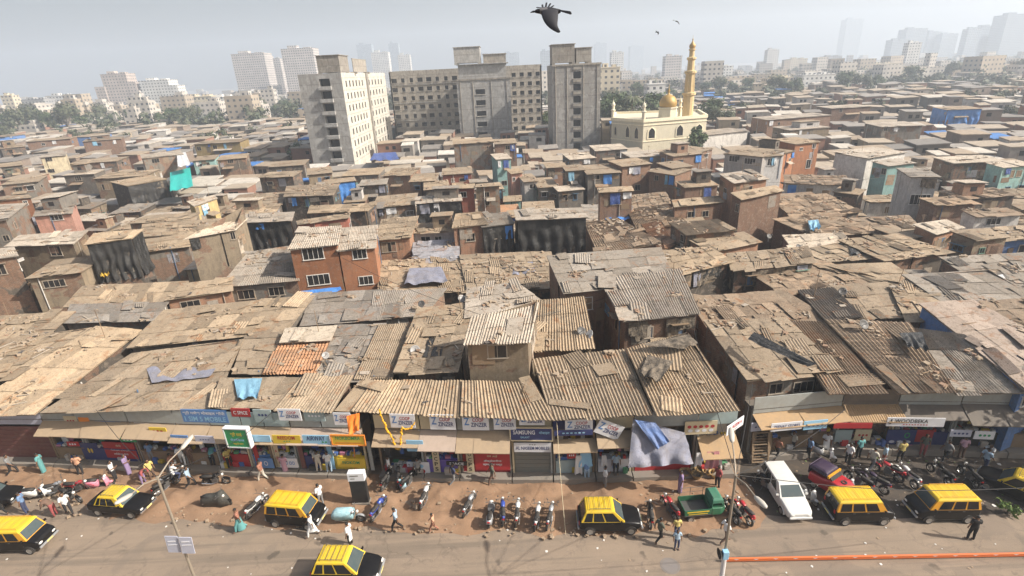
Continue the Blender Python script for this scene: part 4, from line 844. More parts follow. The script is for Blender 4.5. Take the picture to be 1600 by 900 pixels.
for k in range(110):
    y = rf.uniform(330, 640); x = rf.uniform(-.98 * y, -75); s = rf.uniform(8, 20); h = rf.uniform(7, 17) if rf.random() < .8 else rf.uniform(17, 24)
    if blocked([Vector((x - s / 2, y + s / 2)), Vector((x + s / 2, y + s / 2)), Vector((x + s / 2, y - s / 2)), Vector((x - s / 2, y - s / 2))]): continue
    v = [Vector((x + a * s / 2, y + b * s / 3, 0)) for a, b in ((-1, -1), (1, -1), (1, 1), (-1, 1))]; t = [p + ZV * h for p in v]; mb.add(v + t, [(0, 1, 5, 4), (1, 2, 6, 5), (2, 3, 7, 6), (3, 0, 4, 7)], rf.choice((0, 0, 1))); mb.add(t, [(0, 1, 2, 3)], 2); mb.box((x + s * .2, y, h + 1.2), (s * .3, s * .3, 2.4), 0, 0)
tag(mb.build('distant_town', [towerm('town_pale', (.56, .51, .45), 3.2, 3.2, .45, .4), towerm('town_tan', (.46, .38, .29), 3.6, 3.2, .4, .4), IR]), kind='stuff')
# ------------------------------------------------------------------ trees
def leafm(name, c1, c2):
    m, nt, bs = nodes(name); g = nt.nodes.new('ShaderNodeNewGeometry'); nt.links.new(ramp(nt, g.outputs['Random Per Island'], [(0, c1), (1, c2)]), bs.inputs['Base Color']); bs.inputs['Roughness'].default_value = .65; bs.inputs['Specular IOR Level'].default_value = .3
    bs.inputs['Subsurface Weight'].default_value = 0; return m
leaf_a = leafm('leaf_green', (.035, .06, .022), (.09, .12, .045)); leaf_b = leafm('leaf_dusty', (.06, .075, .04), (.12, .125, .07)); leaf_c = leafm('leaf_bright', (.07, .14, .03), (.20, .26, .07)); bark = paint('bark', (.13, .095, .065), .95, dirt=.4)
def crown_mb(rnd, r, h, n, leaf, lobes=7):
    mb = MB(); L = []
    for k in range(lobes):
        a = rnd.uniform(0, 6.28); d = r * rnd.uniform(.2, .68); L.append((Vector((d * math.cos(a), d * math.sin(a), h * rnd.uniform(.35, .85))), r * rnd.uniform(.32, .55)))
    for k in range(n):
        c, lr = L[k % lobes]; v = Vector((rnd.gauss(0, 1), rnd.gauss(0, 1), rnd.gauss(0, .8))).normalized() * lr * rnd.random() ** .35; p = c + v
        nrm = (v.normalized() + Vector((rnd.uniform(-.6, .6), rnd.uniform(-.6, .6), rnd.uniform(-.1, .9)))).normalized(); a = nrm.orthogonal().normalized(); a.rotate(Matrix.Rotation(rnd.uniform(0, 6.28), 3, nrm)); b = nrm.cross(a); s = leaf * rnd.uniform(.6, 1.3)
        mb.add([p - a * s, p - b * s * .45, p + a * s, p + b * s * .45], [(0, 1, 2, 3)])
    return mb, L
def tree_proto(seed, r, h, th, n, leaf, lm):
    rnd = random.Random(seed); root = empty('tree', (0, 0, 0)); mb, L = crown_mb(rnd, r, h - th * .6, n, leaf); mb.v = [(x, y, z + th * .6) for x, y, z in mb.v]; mb.build('crown', lm, root)
    t = MB(); t.tube([(0, 0, 0), (.1, .05, th * .5), (0, .1, th)], [.28, .2, .16], 8)
    for c, lr in L[:5]: t.tube([(0, .08, th * .75), (c.x * .5, c.y * .5, (c.z + th * .6 + th) / 2), (c.x, c.y, c.z + th * .6)], [.14, .1, .05], 5)
    t.build('trunk', bark, root); return root
PROTO = [tree_proto(1, 5, 11, 5, 900, .55, leaf_a), tree_proto(2, 6, 13, 5, 1000, .6, leaf_b), tree_proto(3, 4.2, 9, 4, 800, .5, leaf_a)]
def plant(i, x, y, s, label, group=None, name='tree', rz=0.0):
    o = copy_tree(PROTO[i]); o.location = (x, y, 0); o.scale = (s, s, s * 1.0); o.rotation_euler.z = rz; tag(o, label, 'tree', group); return o
rt = random.Random(4); n_t = 0
words = ('first', 'second', 'third', 'fourth', 'fifth', 'sixth', 'seventh', 'eighth', 'ninth', 'tenth', 'eleventh', 'twelfth', 'thirteenth', 'fourteenth', 'fifteenth', 'sixteenth', 'seventeenth', 'eighteenth', 'nineteenth', 'twentieth')
lt = sorted([(px, rt.uniform(330, 420)) for px in (8, 32, 52, 78, 100, 122, 134, 150, 176, 200, 222, 246, 268, 300, 330, 372, 405, 432, 455)])
for i, (px, D) in enumerate(lt):
    p = upD(px, 180, D); plant(i % 3, p.x, D, rt.uniform(1.15, 1.6) * (1.15 if px < 150 else .95), '%s tree from the left in the dark belt beyond the roofs' % words[i], 'trees of the dark belt on the left', rz=rt.random() * 6)
rtt = sorted([(px, D) for px, D in ((952, 330), (975, 345), (1000, 360), (1022, 400), (1048, 390), (1100, 400), (1122, 380), (1145, 410), (1168, 400), (1215, 340), (1240, 330), (1318, 350), (1345, 345), (1368, 360), (1415, 420), (1480, 450), (1500, 470), (1560, 440), (1590, 420), (1602, 300))])
for i, (px, D) in enumerate(rtt):
    p = upD(px, 140, D); plant((i + 1) % 3, p.x, D, rt.uniform(1.0, 1.45), '%s hazy tree from the mosque towards the skyline end' % words[i], 'hazy trees on the plain', rz=rt.random() * 6)
p = up(1090, 240, 0); plant(2, upD(1090, 220, 141).x, 141, .95, 'bushy green tree growing against the front of the cream mosque'); p = upD(1130, 180, 190); plant(1, p.x, 190, .8, 'low dusty tree right of the minaret among roofs')
plant(2, upD(462, 215, 165).x, 165, .85, 'dark tree left of the cream sided concrete block'); plant(1, upD(970, 165, 205).x, 205, .95, 'dark tree between the stair tower and the mosque'); plant(0, upD(1004, 165, 200).x, 203, .9, 'dark tree behind the left pinnacle of the mosque')
for px, D, s, l in ((946, 208, 1.25, 'dark tree just right of the stair tower'), (962, 214, 1.4, 'tall dark tree between the stair tower and the palm'), (978, 210, 1.3, 'dark tree below the palm'), (1018, 212, 1.35, 'dark tree left of the golden dome'), (1112, 205, 1.1, 'dark tree right of the minaret behind blue tarpaulin')): plant(0, upD(px, 165, D).x, D, s, l, rz=px)
plant(1, upD(1585, 205, 170).x, 172, .6, 'dusty tree among the roofs at the far right edge'); plant(0, upD(852, 180, 215).x, 214, .9, 'dark tree in the gap left of the stair tower')
for t in PROTO:
    for ch in list(t.children): bpy.data.objects.remove(ch)
    bpy.data.objects.remove(t)
# palm behind the mosque
p = upD(988, 150, 198); r = empty('palm_tree', (p.x, 198, 0), 0, 'tall palm tree with drooping fronds behind the mosque', 'palm'); t = MB(); t.tube([(0, 0, 0), (.3, 0, 5), (.1, .1, 10), (0, 0, 14)], [.3, .24, .2, .18], 8); t.build('trunk', bark, r); mb = MB()
for k in range(16):
    a = k * 2.4; up_ = rt.uniform(.1, .9); ln = rt.uniform(3.2, 4.4); prev = None
    for j in range(9):
        u = j / 8; d = Vector((math.cos(a), math.sin(a), 0)); c = d * (ln * u) + ZV * (14 + ln * (up_ * u - (.5 + up_ * .6) * u * u)); s = d.cross(ZV) * (.75 * math.sin(math.pi * min(1, u * .85 + .12)))
        if prev: mb.add([prev[0], prev[0] + prev[1] - ZV * .35, c + s - ZV * .35, c], [(0, 1, 2, 3)]); mb.add([prev[0], prev[0] - prev[1] - ZV * .35, c - s - ZV * .35, c], [(0, 1, 2, 3)])
        prev = (c, s)
mb.build('crown', leaf_b, r)
# far wood, one mass
mb = MB(); rw = random.Random(12)
for k in range(330):
    if k % 3 == 0: x, y = rw.uniform(-560, -80), rw.uniform(400, 640)
    else: y = rw.uniform(370, 1300); x = rw.uniform(0, 1) * (y * .95) - 10
    if blocked([Vector((x - 3, y + 3)), Vector((x + 3, y + 3)), Vector((x + 3, y - 3)), Vector((x - 3, y - 3))]): continue
    c, L = crown_mb(rw, rw.uniform(5, 9), rw.uniform(9, 14), 90, 1.6, 5); mb.add([(a + x, b + y, d + 1) for a, b, d in c.v], c.f)
for k in range(2600):
    y = rw.uniform(300, 480); x = rw.uniform(-1, 1) * (y * .95 + 20)
    if not tree_zone(x, y) or rw.random() < (.75 if x > 20 else .6) or blocked([Vector((x - 3, y + 3)), Vector((x + 3, y + 3)), Vector((x + 3, y - 3)), Vector((x - 3, y - 3))]): continue
    c, L = crown_mb(rw, rw.uniform(4, 7), rw.uniform(6, 12) * (1.2 if x < -70 else .8), 60, 1.5, 5); mb.add([(a + x, b + y, d + .5) for a, b, d in c.v], c.f)
for k in range(260):
    y = rw.uniform(215, 330); x = rw.uniform(25, 1.0 * (y * .95 + 10)) if k % 4 else rw.uniform(-.95 * y, -60)
    if blocked([Vector((x - 2, y + 2)), Vector((x + 2, y + 2)), Vector((x + 2, y - 2)), Vector((x - 2, y - 2))]) or noise.noise(Vector((x * .02, y * .02, 1))) < .02: continue
    c, L = crown_mb(rw, rw.uniform(2.5, 4.5), rw.uniform(4, 6), 60, .9, 4); mb.add([(a + x, b + y, d + 3) for a, b, d in c.v], c.f)
tag(mb.build('distant_wood', leaf_b), kind='stuff')
# ------------------------------------------------------------------ ground, road, verge
def groundm(name, c1, c2, c3, s=.5, rough=.95, tracks=0):
    m, nt, bs = nodes(name); p = pos(nt); a = noise_(nt, p, s, 8, .7, .4); col = mix(nt, ramp(nt, a, [(.35, 0), (.65, 1)]), c1, c2)
    b = ramp(nt, noise_(nt, p, s * 3.1, 6, .75, .8), [(.54, 0), (.66, .7)]); col = mix(nt, b, col, c3)
    mp = N(nt, 'ShaderNodeMapping'); mp.inputs['Scale'].default_value = (.12, 1.1, 1); nt.links.new(p, mp.inputs[0]); col = mix(nt, ramp(nt, noise_(nt, mp.outputs[0], .9, 6, .7), [(.5, 0), (.75, .45)]), col, c3)
    v = N(nt, 'ShaderNodeTexVoronoi', Scale=2.6); nt.links.new(p, v.inputs['Vector']); col = mix(nt, ramp(nt, v.outputs['Distance'], [(.04, .35), (.07, 0)]), col, (.45, .40, .34))
    if tracks:
        m3 = N(nt, 'ShaderNodeMapping'); m3.inputs['Scale'].default_value = (.035, .9, 1); nt.links.new(p, m3.inputs[0]); col = mix(nt, ramp(nt, noise_(nt, m3.outputs[0], 1.6, 3, .6), [(.5, 0), (.62, .55)]), col, (.15, .125, .10))
        v2 = N(nt, 'ShaderNodeTexVoronoi', Scale=.33, _feature='DISTANCE_TO_EDGE'); wv = N(nt, 'ShaderNodeVectorMath', _operation='ADD'); nz = N(nt, 'ShaderNodeTexNoise', Scale=1.3); nt.links.new(p, nz.inputs['Vector']); nt.links.new(p, wv.inputs[0]); nt.links.new(nz.outputs['Color'], wv.inputs[1]); nt.links.new(wv.outputs[0], v2.inputs['Vector'])
        col = mix(nt, ramp(nt, v2.outputs['Distance'], [(0, .38), (.010, .2), (.018, 0)]), col, mix(nt, ramp(nt, noise_(nt, p, .12, 2, .5), [(.48, 0), (.56, 1)]), col, (.10, .083, .066)))
        col = mix(nt, ramp(nt, noise_(nt, p, .22, 3, .5), [(.55, 0), (.57, .4)]), col, (.19, .155, .125)); col = mix(nt, ramp(nt, noise_(nt, p, .9, 3, .5), [(.66, 0), (.72, .6)]), col, (.07, .06, .05))
    f = noise_(nt, p, 22, 5, .8); col = mix(nt, .45, col, ramp(nt, f, [(.25, .3), (.75, .72)]), 'OVERLAY'); nt.links.new(col, bs.inputs['Base Color']); bs.inputs['Roughness'].default_value = rough; bs.inputs['Specular IOR Level'].default_value = .2; bump(nt, bs, f, .4, .04); return m
m_earth = groundm('earth', (.20, .155, .11), (.15, .12, .09), (.10, .085, .07), .1); m_road = groundm('road_dusty_asphalt', (.30, .232, .172), (.255, .20, .15), (.175, .14, .11), .3, .85, 1); m_dirt = groundm('verge_dirt', (.32, .205, .13), (.27, .165, .10), (.19, .13, .088), .55)
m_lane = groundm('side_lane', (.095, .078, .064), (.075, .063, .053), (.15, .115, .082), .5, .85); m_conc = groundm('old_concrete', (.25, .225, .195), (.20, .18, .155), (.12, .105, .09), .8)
mb = MB(); S = 9000; mb.poly([(-S, -60, -.02), (S, -60, -.02), (S, S, -.02), (-S, S, -.02)]); tag(mb.build('ground', m_earth), kind='structure')
mb = MB(); xs = [-80 + 4 * i for i in range(41)]
for a, b in zip(xs, xs[1:]): mb.poly([(a, 3, .0), (b, 3, .0), (b, 27.5 - .03 * (b + 30) * (b < 0), .0), (a, 27.5 - .03 * (a + 30) * (a < 0), .0)])
mb.v = [(x, y if y < 4 else (31.5 if x < -20 else 29.5), z) for x, y, z in mb.v]; tag(mb.build('road', m_road), kind='structure')
BASE = [(-120, 722), (0, 722), (150, 725), (300, 733), (420, 738), (580, 742), (700, 746), (850, 748), (1000, 744), (1142, 738), (1160, 716), (1300, 702), (1400, 702), (1500, 704), (1720, 712)]
def by(px):
    for (a, b), (c, d) in zip(BASE, BASE[1:]):
        if a <= px <= c: return b + (d - b) * (px - a) / (c - a)
    return BASE[-1][1]
def fac(px): return up(px, by(px), 0)
# loose dirt verge, heaped and rutted, its edges thinning out over the asphalt
mb = MB(); vs = []; nx, ny = 190, 26
for j in range(ny + 1):
    for i in range(nx + 1):
        px = -60 + 1215 * i / nx; A = fac(px); w_ = 4.6 + .9 * noise.noise(Vector((px * .012, 1, 0))) - (1.2 if px < 240 else 0) * (1 if px > 100 else .6); t = j / ny
        p = A + Vector((0, -w_ * t, 0)); e = min(1, (1 - t) * 4) * min(1, .4 + t * 4) * min(1, (nx - i) / 8)
        h = .10 + .20 * noise.noise(Vector((p.x * .5, p.y * .7, 0))) + .14 * noise.noise(Vector((p.x * 1.7, p.y * 1.9, 3))) + .05 * noise.noise(Vector((p.x * 5, p.y * 5, 5)))
        vs.append((p.x + .25 * noise.noise(Vector((p.x * .8, t * 3, 9))), p.y + .35 * noise.noise(Vector((p.x * .6, 0, 4))) * t, -.012 + e * max(.0, h + .06) + .01 * (e > .2)))
mb.add(vs, [(j * (nx + 1) + i, (j + 1) * (nx + 1) + i, (j + 1) * (nx + 1) + i + 1, j * (nx + 1) + i + 1) for j in range(ny) for i in range(nx)]); tag(mb.build('verge', m_dirt, smooth=True), kind='structure')
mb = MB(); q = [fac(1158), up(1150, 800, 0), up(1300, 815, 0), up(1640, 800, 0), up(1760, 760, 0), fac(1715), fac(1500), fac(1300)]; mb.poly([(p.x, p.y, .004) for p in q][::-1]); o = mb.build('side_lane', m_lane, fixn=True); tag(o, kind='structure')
# litter, stones and crumpled scraps lying on road and verge
mb = MB(); rs = random.Random(3)
def chunk(mb, p, s, m=0, flat=.6, rnd=rs):
    vs = [Vector((x * rnd.uniform(.6, 1.1), y_ * rnd.uniform(.6, 1.1), z * rnd.uniform(.5, 1.1) * flat)) * s for x in (-.5, .5) for y_ in (-.5, .5) for z in (-.5, .5)]; Q = Matrix.Rotation(rnd.uniform(0, 3.1), 3, 'Z'); mb.add([Q @ v + p for v in vs], [(0, 1, 3, 2), (4, 6, 7, 5), (0, 4, 5, 1), (2, 3, 7, 6), (0, 2, 6, 4), (1, 5, 7, 3)], m)
for k in range(700):
    px = rs.uniform(-20, 1150); A = fac(px); p = A + Vector((0, -rs.uniform(.2, 4.8), .1)); chunk(mb, p, rs.choice((.06, .1, .14, .2)), 0)
for k in range(90):
    p = up(rs.uniform(0, 1600), rs.uniform(770, 898), .01); chunk(mb, p, rs.uniform(.05, .13), rs.choice((1, 1, 0)), .3)
for k in range(160):
    p = up(rs.uniform(1160, 1600), rs.uniform(715, 800), .01); chunk(mb, p, rs.uniform(.05, .2), rs.choice((1, 0, 0, 2)), .3)
tag(mb.build('street_litter', [paint('stones', (.34, .25, .17), .95), paint('paper_scraps', (.72, .70, .66), .8), paint('green_scraps', (.12, .17, .05), .8)]), kind='stuff')
# ------------------------------------------------------------------ rubble and scrap weighing the roofs down
mb = MB(); rq = random.Random(21); front = [h for h in HOUSES if h['pos'].y < 125]; tw = [max(4, min(90, h['size'])) * (2.6 if h['style'] in ('patch', 'tile') else .75) for h in front]
tot = sum(tw)
for h, w_ in zip(front, tw):
    q_ = h['q']; n = max(4, int(11000 * w_ / tot))
    nn = (q_[2] - q_[3]).cross(q_[0] - q_[3]).normalized()
    cl = [(rq.random(), rq.random(), rq.uniform(.02, .12)) for _ in range(max(2, n // 16))]
    for k in range(n):
        c = rq.choice(cl); u, v = (c[0] + rq.gauss(0, c[2]), c[1] + rq.gauss(0, c[2])) if rq.random() < .93 else (rq.random(), rq.random())
        if not (.02 < u < .98 and .02 < v < .98): continue
        p = bil(q_, u, v) + nn * .12; s = rq.choice((.08, .1, .13, .17, .24, .34)); t = rq.random()
        if t < .78: chunk(mb, p, s, rq.choice((0, 0, 0, 0, 1)), .55, rq)
        elif t < .95:
            a = rq.uniform(0, 3.1); l = rq.uniform(.5, 1.9); mb.box(p, (l * .8, .07, .04), a, rq.choice((2, 2, 3)), tilt=(rq.uniform(-.1, .1), rq.uniform(-.08, .08)))
        else:
            a = rq.uniform(0, 3.1); mb.box(p, (rq.uniform(.25, .7), rq.uniform(.2, .45), .025), a, rq.choice((3, 3, 0, 4)), tilt=(rq.uniform(-.12, .12), rq.uniform(-.12, .12)))
tag(mb.build('roof_rubble', [paint('rubble_tan', (.36, .28, .2), .95), paint('rubble_brick', (.30, .19, .125), .95), wood_m, paint('scrap_pale', (.42, .36, .29), .9), paint('scrap_dark', (.09, .08, .075), .9)]), kind='stuff')
# crumpled plastic sheets spread on the front roofs
def sheet(pxs, z, m, label, amp=.16, seed=1):
    P = [up(*p, z + dz) for p, dz in zip(pxs, (0, 0, .25, .25))]; mb = drape_mb(P[0], P[1], P[2], P[3], amp, 24, 16, seed, 2.2); n = MB(); n.v = [(x, y, z_ + .06) for x, y, z_ in mb.v]; n.f = mb.f; n.m = mb.m; return tag(n.build('plastic_sheet', m, smooth=True), label, 'plastic sheet', 'plastic sheets spread on the roofs')
sheet([(238, 600), (330, 590), (362, 540), (220, 552)], 5.35, TARP['grey'], 'wide crumpled grey blue plastic sheet on the front roof', .05, 2)
sheet([(372, 625), (404, 622), (410, 592), (366, 594)], 5.3, TARP['skyblue'], 'small light blue plastic sheet above the red shop sign', .07, 3)
sheet([(632, 446), (700, 442), (690, 418), (640, 420)], 5.2, TARP['grey'], 'pale crumpled plastic sheet on the low roof right of the orange houses', .09, 4)
sheet([(946, 345), (984, 345), (982, 335), (944, 337)], 4.8, TARP['blue'], 'blue plastic sheet at the foot of the narrow brick hut', .15, 5)
sheet([(1168, 532), (1262, 576), (1276, 570), (1178, 520)], 6.85, TARP['black'], 'black plastic strips with stones on the white two storey shop roof', .05, 6)
sheet([(1012, 505), (1045, 500), (1052, 442), (1000, 446)], 6.1, TARP['rag'], 'brown rags hanging over the eaves of a corrugated roof', .12, 7)
sheet([(578, 252), (624, 250), (618, 238), (584, 240)], 5.5, TARP['navy'], 'dark blue tarpaulin at the foot of the cream concrete facade', .15, 8)
sheet([(470, 464), (535, 456), (532, 449), (470, 456)], 5.2, TARP['blue'], 'blue sheet along the foot of the orange houses', .1, 9)
sheet([(158, 435), (172, 431), (164, 405), (150, 408)], 5.2, TARP['yellow'], 'yellow cloth hung beside a low tan roof on the left', .1, 10)
sheet([(1090, 168), (1148, 164), (1146, 150), (1092, 152)], 5.0, TARP['blue'], 'long blue tarpaulin right of the minaret', .1, 11)
sheet([(266, 300), (302, 292), (297, 262), (266, 270)], 6.5, TARP['teal'], 'bright teal tarpaulin hung on the grey house at the left', .06, 12)
sheet([(278, 262), (298, 258), (290, 238), (276, 240)], 8.5, TARP['white'], 'white tarpaulin strip above the teal tarpaulin', .05, 13)
sheet([(1265, 362), (1282, 358), (1278, 344), (1262, 346)], 5.6, TARP['skyblue'], 'light blue cloth drying on rubble roofs', .15, 14)
for a in (([(660, 560), (690, 560), (700, 500), (680, 500)], 6.1, TARP['black'], 'dark plastic strip along the rubble roof left of the tall hut', .07, 21), ([(1060, 548), (1090, 540), (1076, 524), (1000, 540)], 6.7, TARP['rag'], 'rust brown sacking at the top of the right corrugated roof', .1, 22), ([(1000, 585), (1030, 600), (1052, 566), (1012, 556)], 6.2, TARP['rag'], 'torn sacking over the middle of the right corrugated roof', .08, 23), ([(1420, 545), (1450, 550), (1440, 520), (1404, 522)], 6.2, TARP['black'], 'black plastic scrap on the tiled shop roof', .1, 24), ([(300, 520), (350, 512), (356, 490), (316, 494)], 5.9, TARP['rag'], 'brown sacking on the broad roof behind the blue plastic', .08, 25), ([(800, 432), (850, 426), (846, 402), (806, 406)], 5.0, TARP['grey'], 'grey blue plastic by the big tan roof corner', .1, 26),
          ([(1330, 400), (1376, 396), (1366, 384), (1326, 388)], 5.3, TARP['black'], 'black plastic on rubble roofs right of the lean to', .12, 27), ([(1520, 455), (1580, 452), (1566, 430), (1512, 436)], 5.4, TARP['white'], 'white plastic on the grey roofs at the far right', .12, 28), ([(40, 560), (90, 552), (116, 524), (70, 530)], 5.5, TARP['rag'], 'brown sacking on the rubble roof at the left edge', .08, 29)): sheet(*a)
# dishes
def dish(px, py, z, m, label, s=.45, rz=0):
    s *= .72
    r = empty('satellite_dish', up(px, py, z), rz, label, 'satellite dish', 'satellite dishes on the roofs'); mb = MB(); pr = [(s * k / 6, .22 * s * (k / 6) ** 2) for k in range(7)]; mb.lathe(pr + [(p[0], p[1] - .02) for p in pr[::-1]], (0, 0, 0), 14, axis='z')
    o = mb.build('reflector', m, r, smooth=True); o.rotation_euler = (rad(50), 0, 0); o.location = (0, 0, .65); mb = MB(); mb.tube([(0, 0, 0), (0, .05, .65)], .035, 6); mb.tube([(0, 0, .62), (0, -.45, .95)], .02, 5); mb.box((0, -.45, .97), (.08, .08, .1)); mb.build('mount', paint('dish_mount', (.2, .2, .2), .6), r)
dw = paint('dish_white', (.72, .71, .68), .5, dirt=.15); dg = paint('dish_grey', (.34, .33, .32), .5); dk = paint('dish_dark', (.06, .06, .06), .5)
for a in ((511, 568, 5.6, dg, 'whitish dish on the patched front roof left of the hut', .36, .5), (650, 560, 5.6, dg, 'grey dish at the low end of the rubble roof beside the tall hut', .5, .3), (660, 486, 5.9, dk, 'small dark dish on the ribbed grey roof', .4, 0), (722, 478, 6.2, dg, 'grey dish behind the pale patched roof', .5, .8),
          (921, 536, 6, dw, 'white dish at the corner of the tan sheet roof by the pit', .5, -1.2), (908, 530, 6.1, dk, 'dark dish left of the white dish on the tan sheet roof', .45, .4), (1062, 470, 6.1, dk, 'dark dish on the pale corrugated roof with rags', .45, .4), (1346, 520, 6, dk, 'dark dish on the tiled shop roof', .5, .3), (1314, 467, 5.8, dk, 'dark dish on the tan roof beside the dark panel', .45, -.3),
          (985, 333, 5.2, dw, 'white dish right of the narrow brick hut', .6, -.8), (300, 310, 4.8, dg, 'grey dish on the low roofs at the left', .5, 0), (1246, 395, 5.5, dk, 'small dark dish near the pale lean-to roof', .4, .2), (1200, 378, 5.2, dk, 'dark dish behind the tan lean-to roof', .4, .3), (590, 410, 5.2, dg, 'grey dish right of the orange houses', .4, .1)): dish(*a)
# ------------------------------------------------------------------ shop fronts
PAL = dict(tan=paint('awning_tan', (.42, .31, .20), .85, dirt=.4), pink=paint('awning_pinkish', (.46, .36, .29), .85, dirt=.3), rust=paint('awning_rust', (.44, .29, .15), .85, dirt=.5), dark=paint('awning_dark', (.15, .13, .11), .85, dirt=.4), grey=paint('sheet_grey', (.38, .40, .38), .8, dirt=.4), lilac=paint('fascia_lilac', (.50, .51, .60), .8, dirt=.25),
           teal=paint('fascia_pale_teal', (.36, .45, .45), .8, dirt=.3), navy=paint('board_navy', (.03, .045, .16), .5, dirt=.1), blue=paint('board_blue', (.10, .24, .52), .5, dirt=.15), sky=paint('board_sky', (.30, .55, .75), .5, dirt=.1), white=paint('board_white', (.74, .74, .76), .6, dirt=.12), red=paint('board_red', (.42, .025, .03), .5, dirt=.1), green=paint('board_green', (.02, .28, .10), .5, dirt=.1),
           yellow=paint('board_yellow', (.70, .50, .04), .5, dirt=.15), orange=paint('board_orange', (.75, .24, .03), .5, dirt=.1), maroon=paint('shutter_maroon', (.17, .06, .05), .7, dirt=.3), shutter=paint('shutter_grey', (.20, .20, .175), .6, dirt=.3), violet=paint('counter_violet', (.16, .11, .45), .5, dirt=.1), wood=wood_m, black=paint('near_black', (.015, .015, .016), .6, dirt=.1), con=paint('plinth_concrete', (.24, .215, .185), .95, dirt=.5), cream=paint('board_cream', (.62, .52, .34), .7, dirt=.2))
goods_m = islandm('shop_goods', [(0, (.5, .05, .05)), (.14, (.6, .6, .58)), (.3, (.08, .15, .4)), (.45, (.55, .4, .05)), (.58, (.05, .05, .05)), (.75, (.1, .3, .15)), (.85, (.45, .4, .35)), (.94, (.5, .2, .3))], .6, .1)
rg = random.Random(9)
def text_mb(body, w_, h_):
    cu = bpy.data.curves.new('t', 'FONT'); cu.body = body; cu.align_x = 'CENTER'; cu.align_y = 'CENTER'; cu.extrude = .0; cu.offset = .018; cu.resolution_u = 2; o = bpy.data.objects.new('t', cu); C.objects.link(o)
    bpy.context.view_layer.update(); me = bpy.data.meshes.new_from_object(o.evaluated_get(bpy.context.evaluated_depsgraph_get())); bpy.data.objects.remove(o); bpy.data.curves.remove(cu); mb = MB()
    if not me.vertices: return mb
    X = [v.co.x for v in me.vertices]; Y = [v.co.y for v in me.vertices]; sx = w_ / max(1e-3, max(X) - min(X)); sy = h_ / max(1e-3, max(Y) - min(Y)); sx = min(sx, sy * 1.6); cx, cy = (max(X) + min(X)) / 2, (max(Y) + min(Y)) / 2
    mb.add([Vector(((v.co.x - cx) * sx, 0, (v.co.y - cy) * sy)) for v in me.vertices], [tuple(p.vertices) for p in me.polygons]); bpy.data.meshes.remove(me); return mb
def put(mb, o, c, yaw, roll=0, tilt=0):
    Q = Matrix.Translation(c) @ Matrix.Rotation(yaw, 4, 'Z') @ Matrix.Rotation(tilt, 4, 'X') @ Matrix.Rotation(roll, 4, 'Y'); mb.v = [tuple(Q @ Vector(v)) for v in mb.v]; return local(mb, o)
SIGN_G = None
def sign(x0, y0, x1, y1, bg, lines, label, out=.12, roll=0, tilt=0, name='sign', cat='sign', frame=None, group=None, thick=.05):
    """board on the shop front; lines: (text, material, relative height, relative width, centre height -.5 .. .5, centre x)"""
    xm, ym = (x0 + x1) / 2, (y0 + y1) / 2; D = fac(xm).y - out; c = upD(xm, ym, D); w_ = upD(x1, ym, D).x - upD(x0, ym, D).x; h_ = upD(xm, y0, D).z - upD(xm, y1, D).z
    a, b = fac(xm - 15), fac(xm + 15); yaw = math.atan2(b.y - a.y, b.x - a.x); r = empty(name, c, 0, label, cat, group); mb = MB(); mb.box((0, 0, 0), (w_, thick, h_)); put(mb, r, c, yaw, roll, tilt).build('board', PAL[bg] if isinstance(bg, str) else bg, r)
    for (t, m, rh, rw, cz, *cx) in lines:
        tm = text_mb(t, w_ * rw, h_ * rh); tm.v = [(x + w_ * (cx[0] if cx else 0), y - thick / 2 - .012, z + h_ * cz) for x, y, z in tm.v]
        if tm.v: put(tm, r, c, yaw, roll, tilt).build('lettering', PAL[m], r)
    if frame:
        f = MB(); t = .07
        for (ox, oz, sx, sz) in ((0, h_ / 2, w_ + t, t), (0, -h_ / 2, w_ + t, t), (-w_ / 2, 0, t, h_), (w_ / 2, 0, t, h_)): f.box((ox, -.01, oz), (sx, thick + .05, sz))
        put(f, r, c, yaw, roll, tilt).build('frame', PAL[frame], r)
    return r
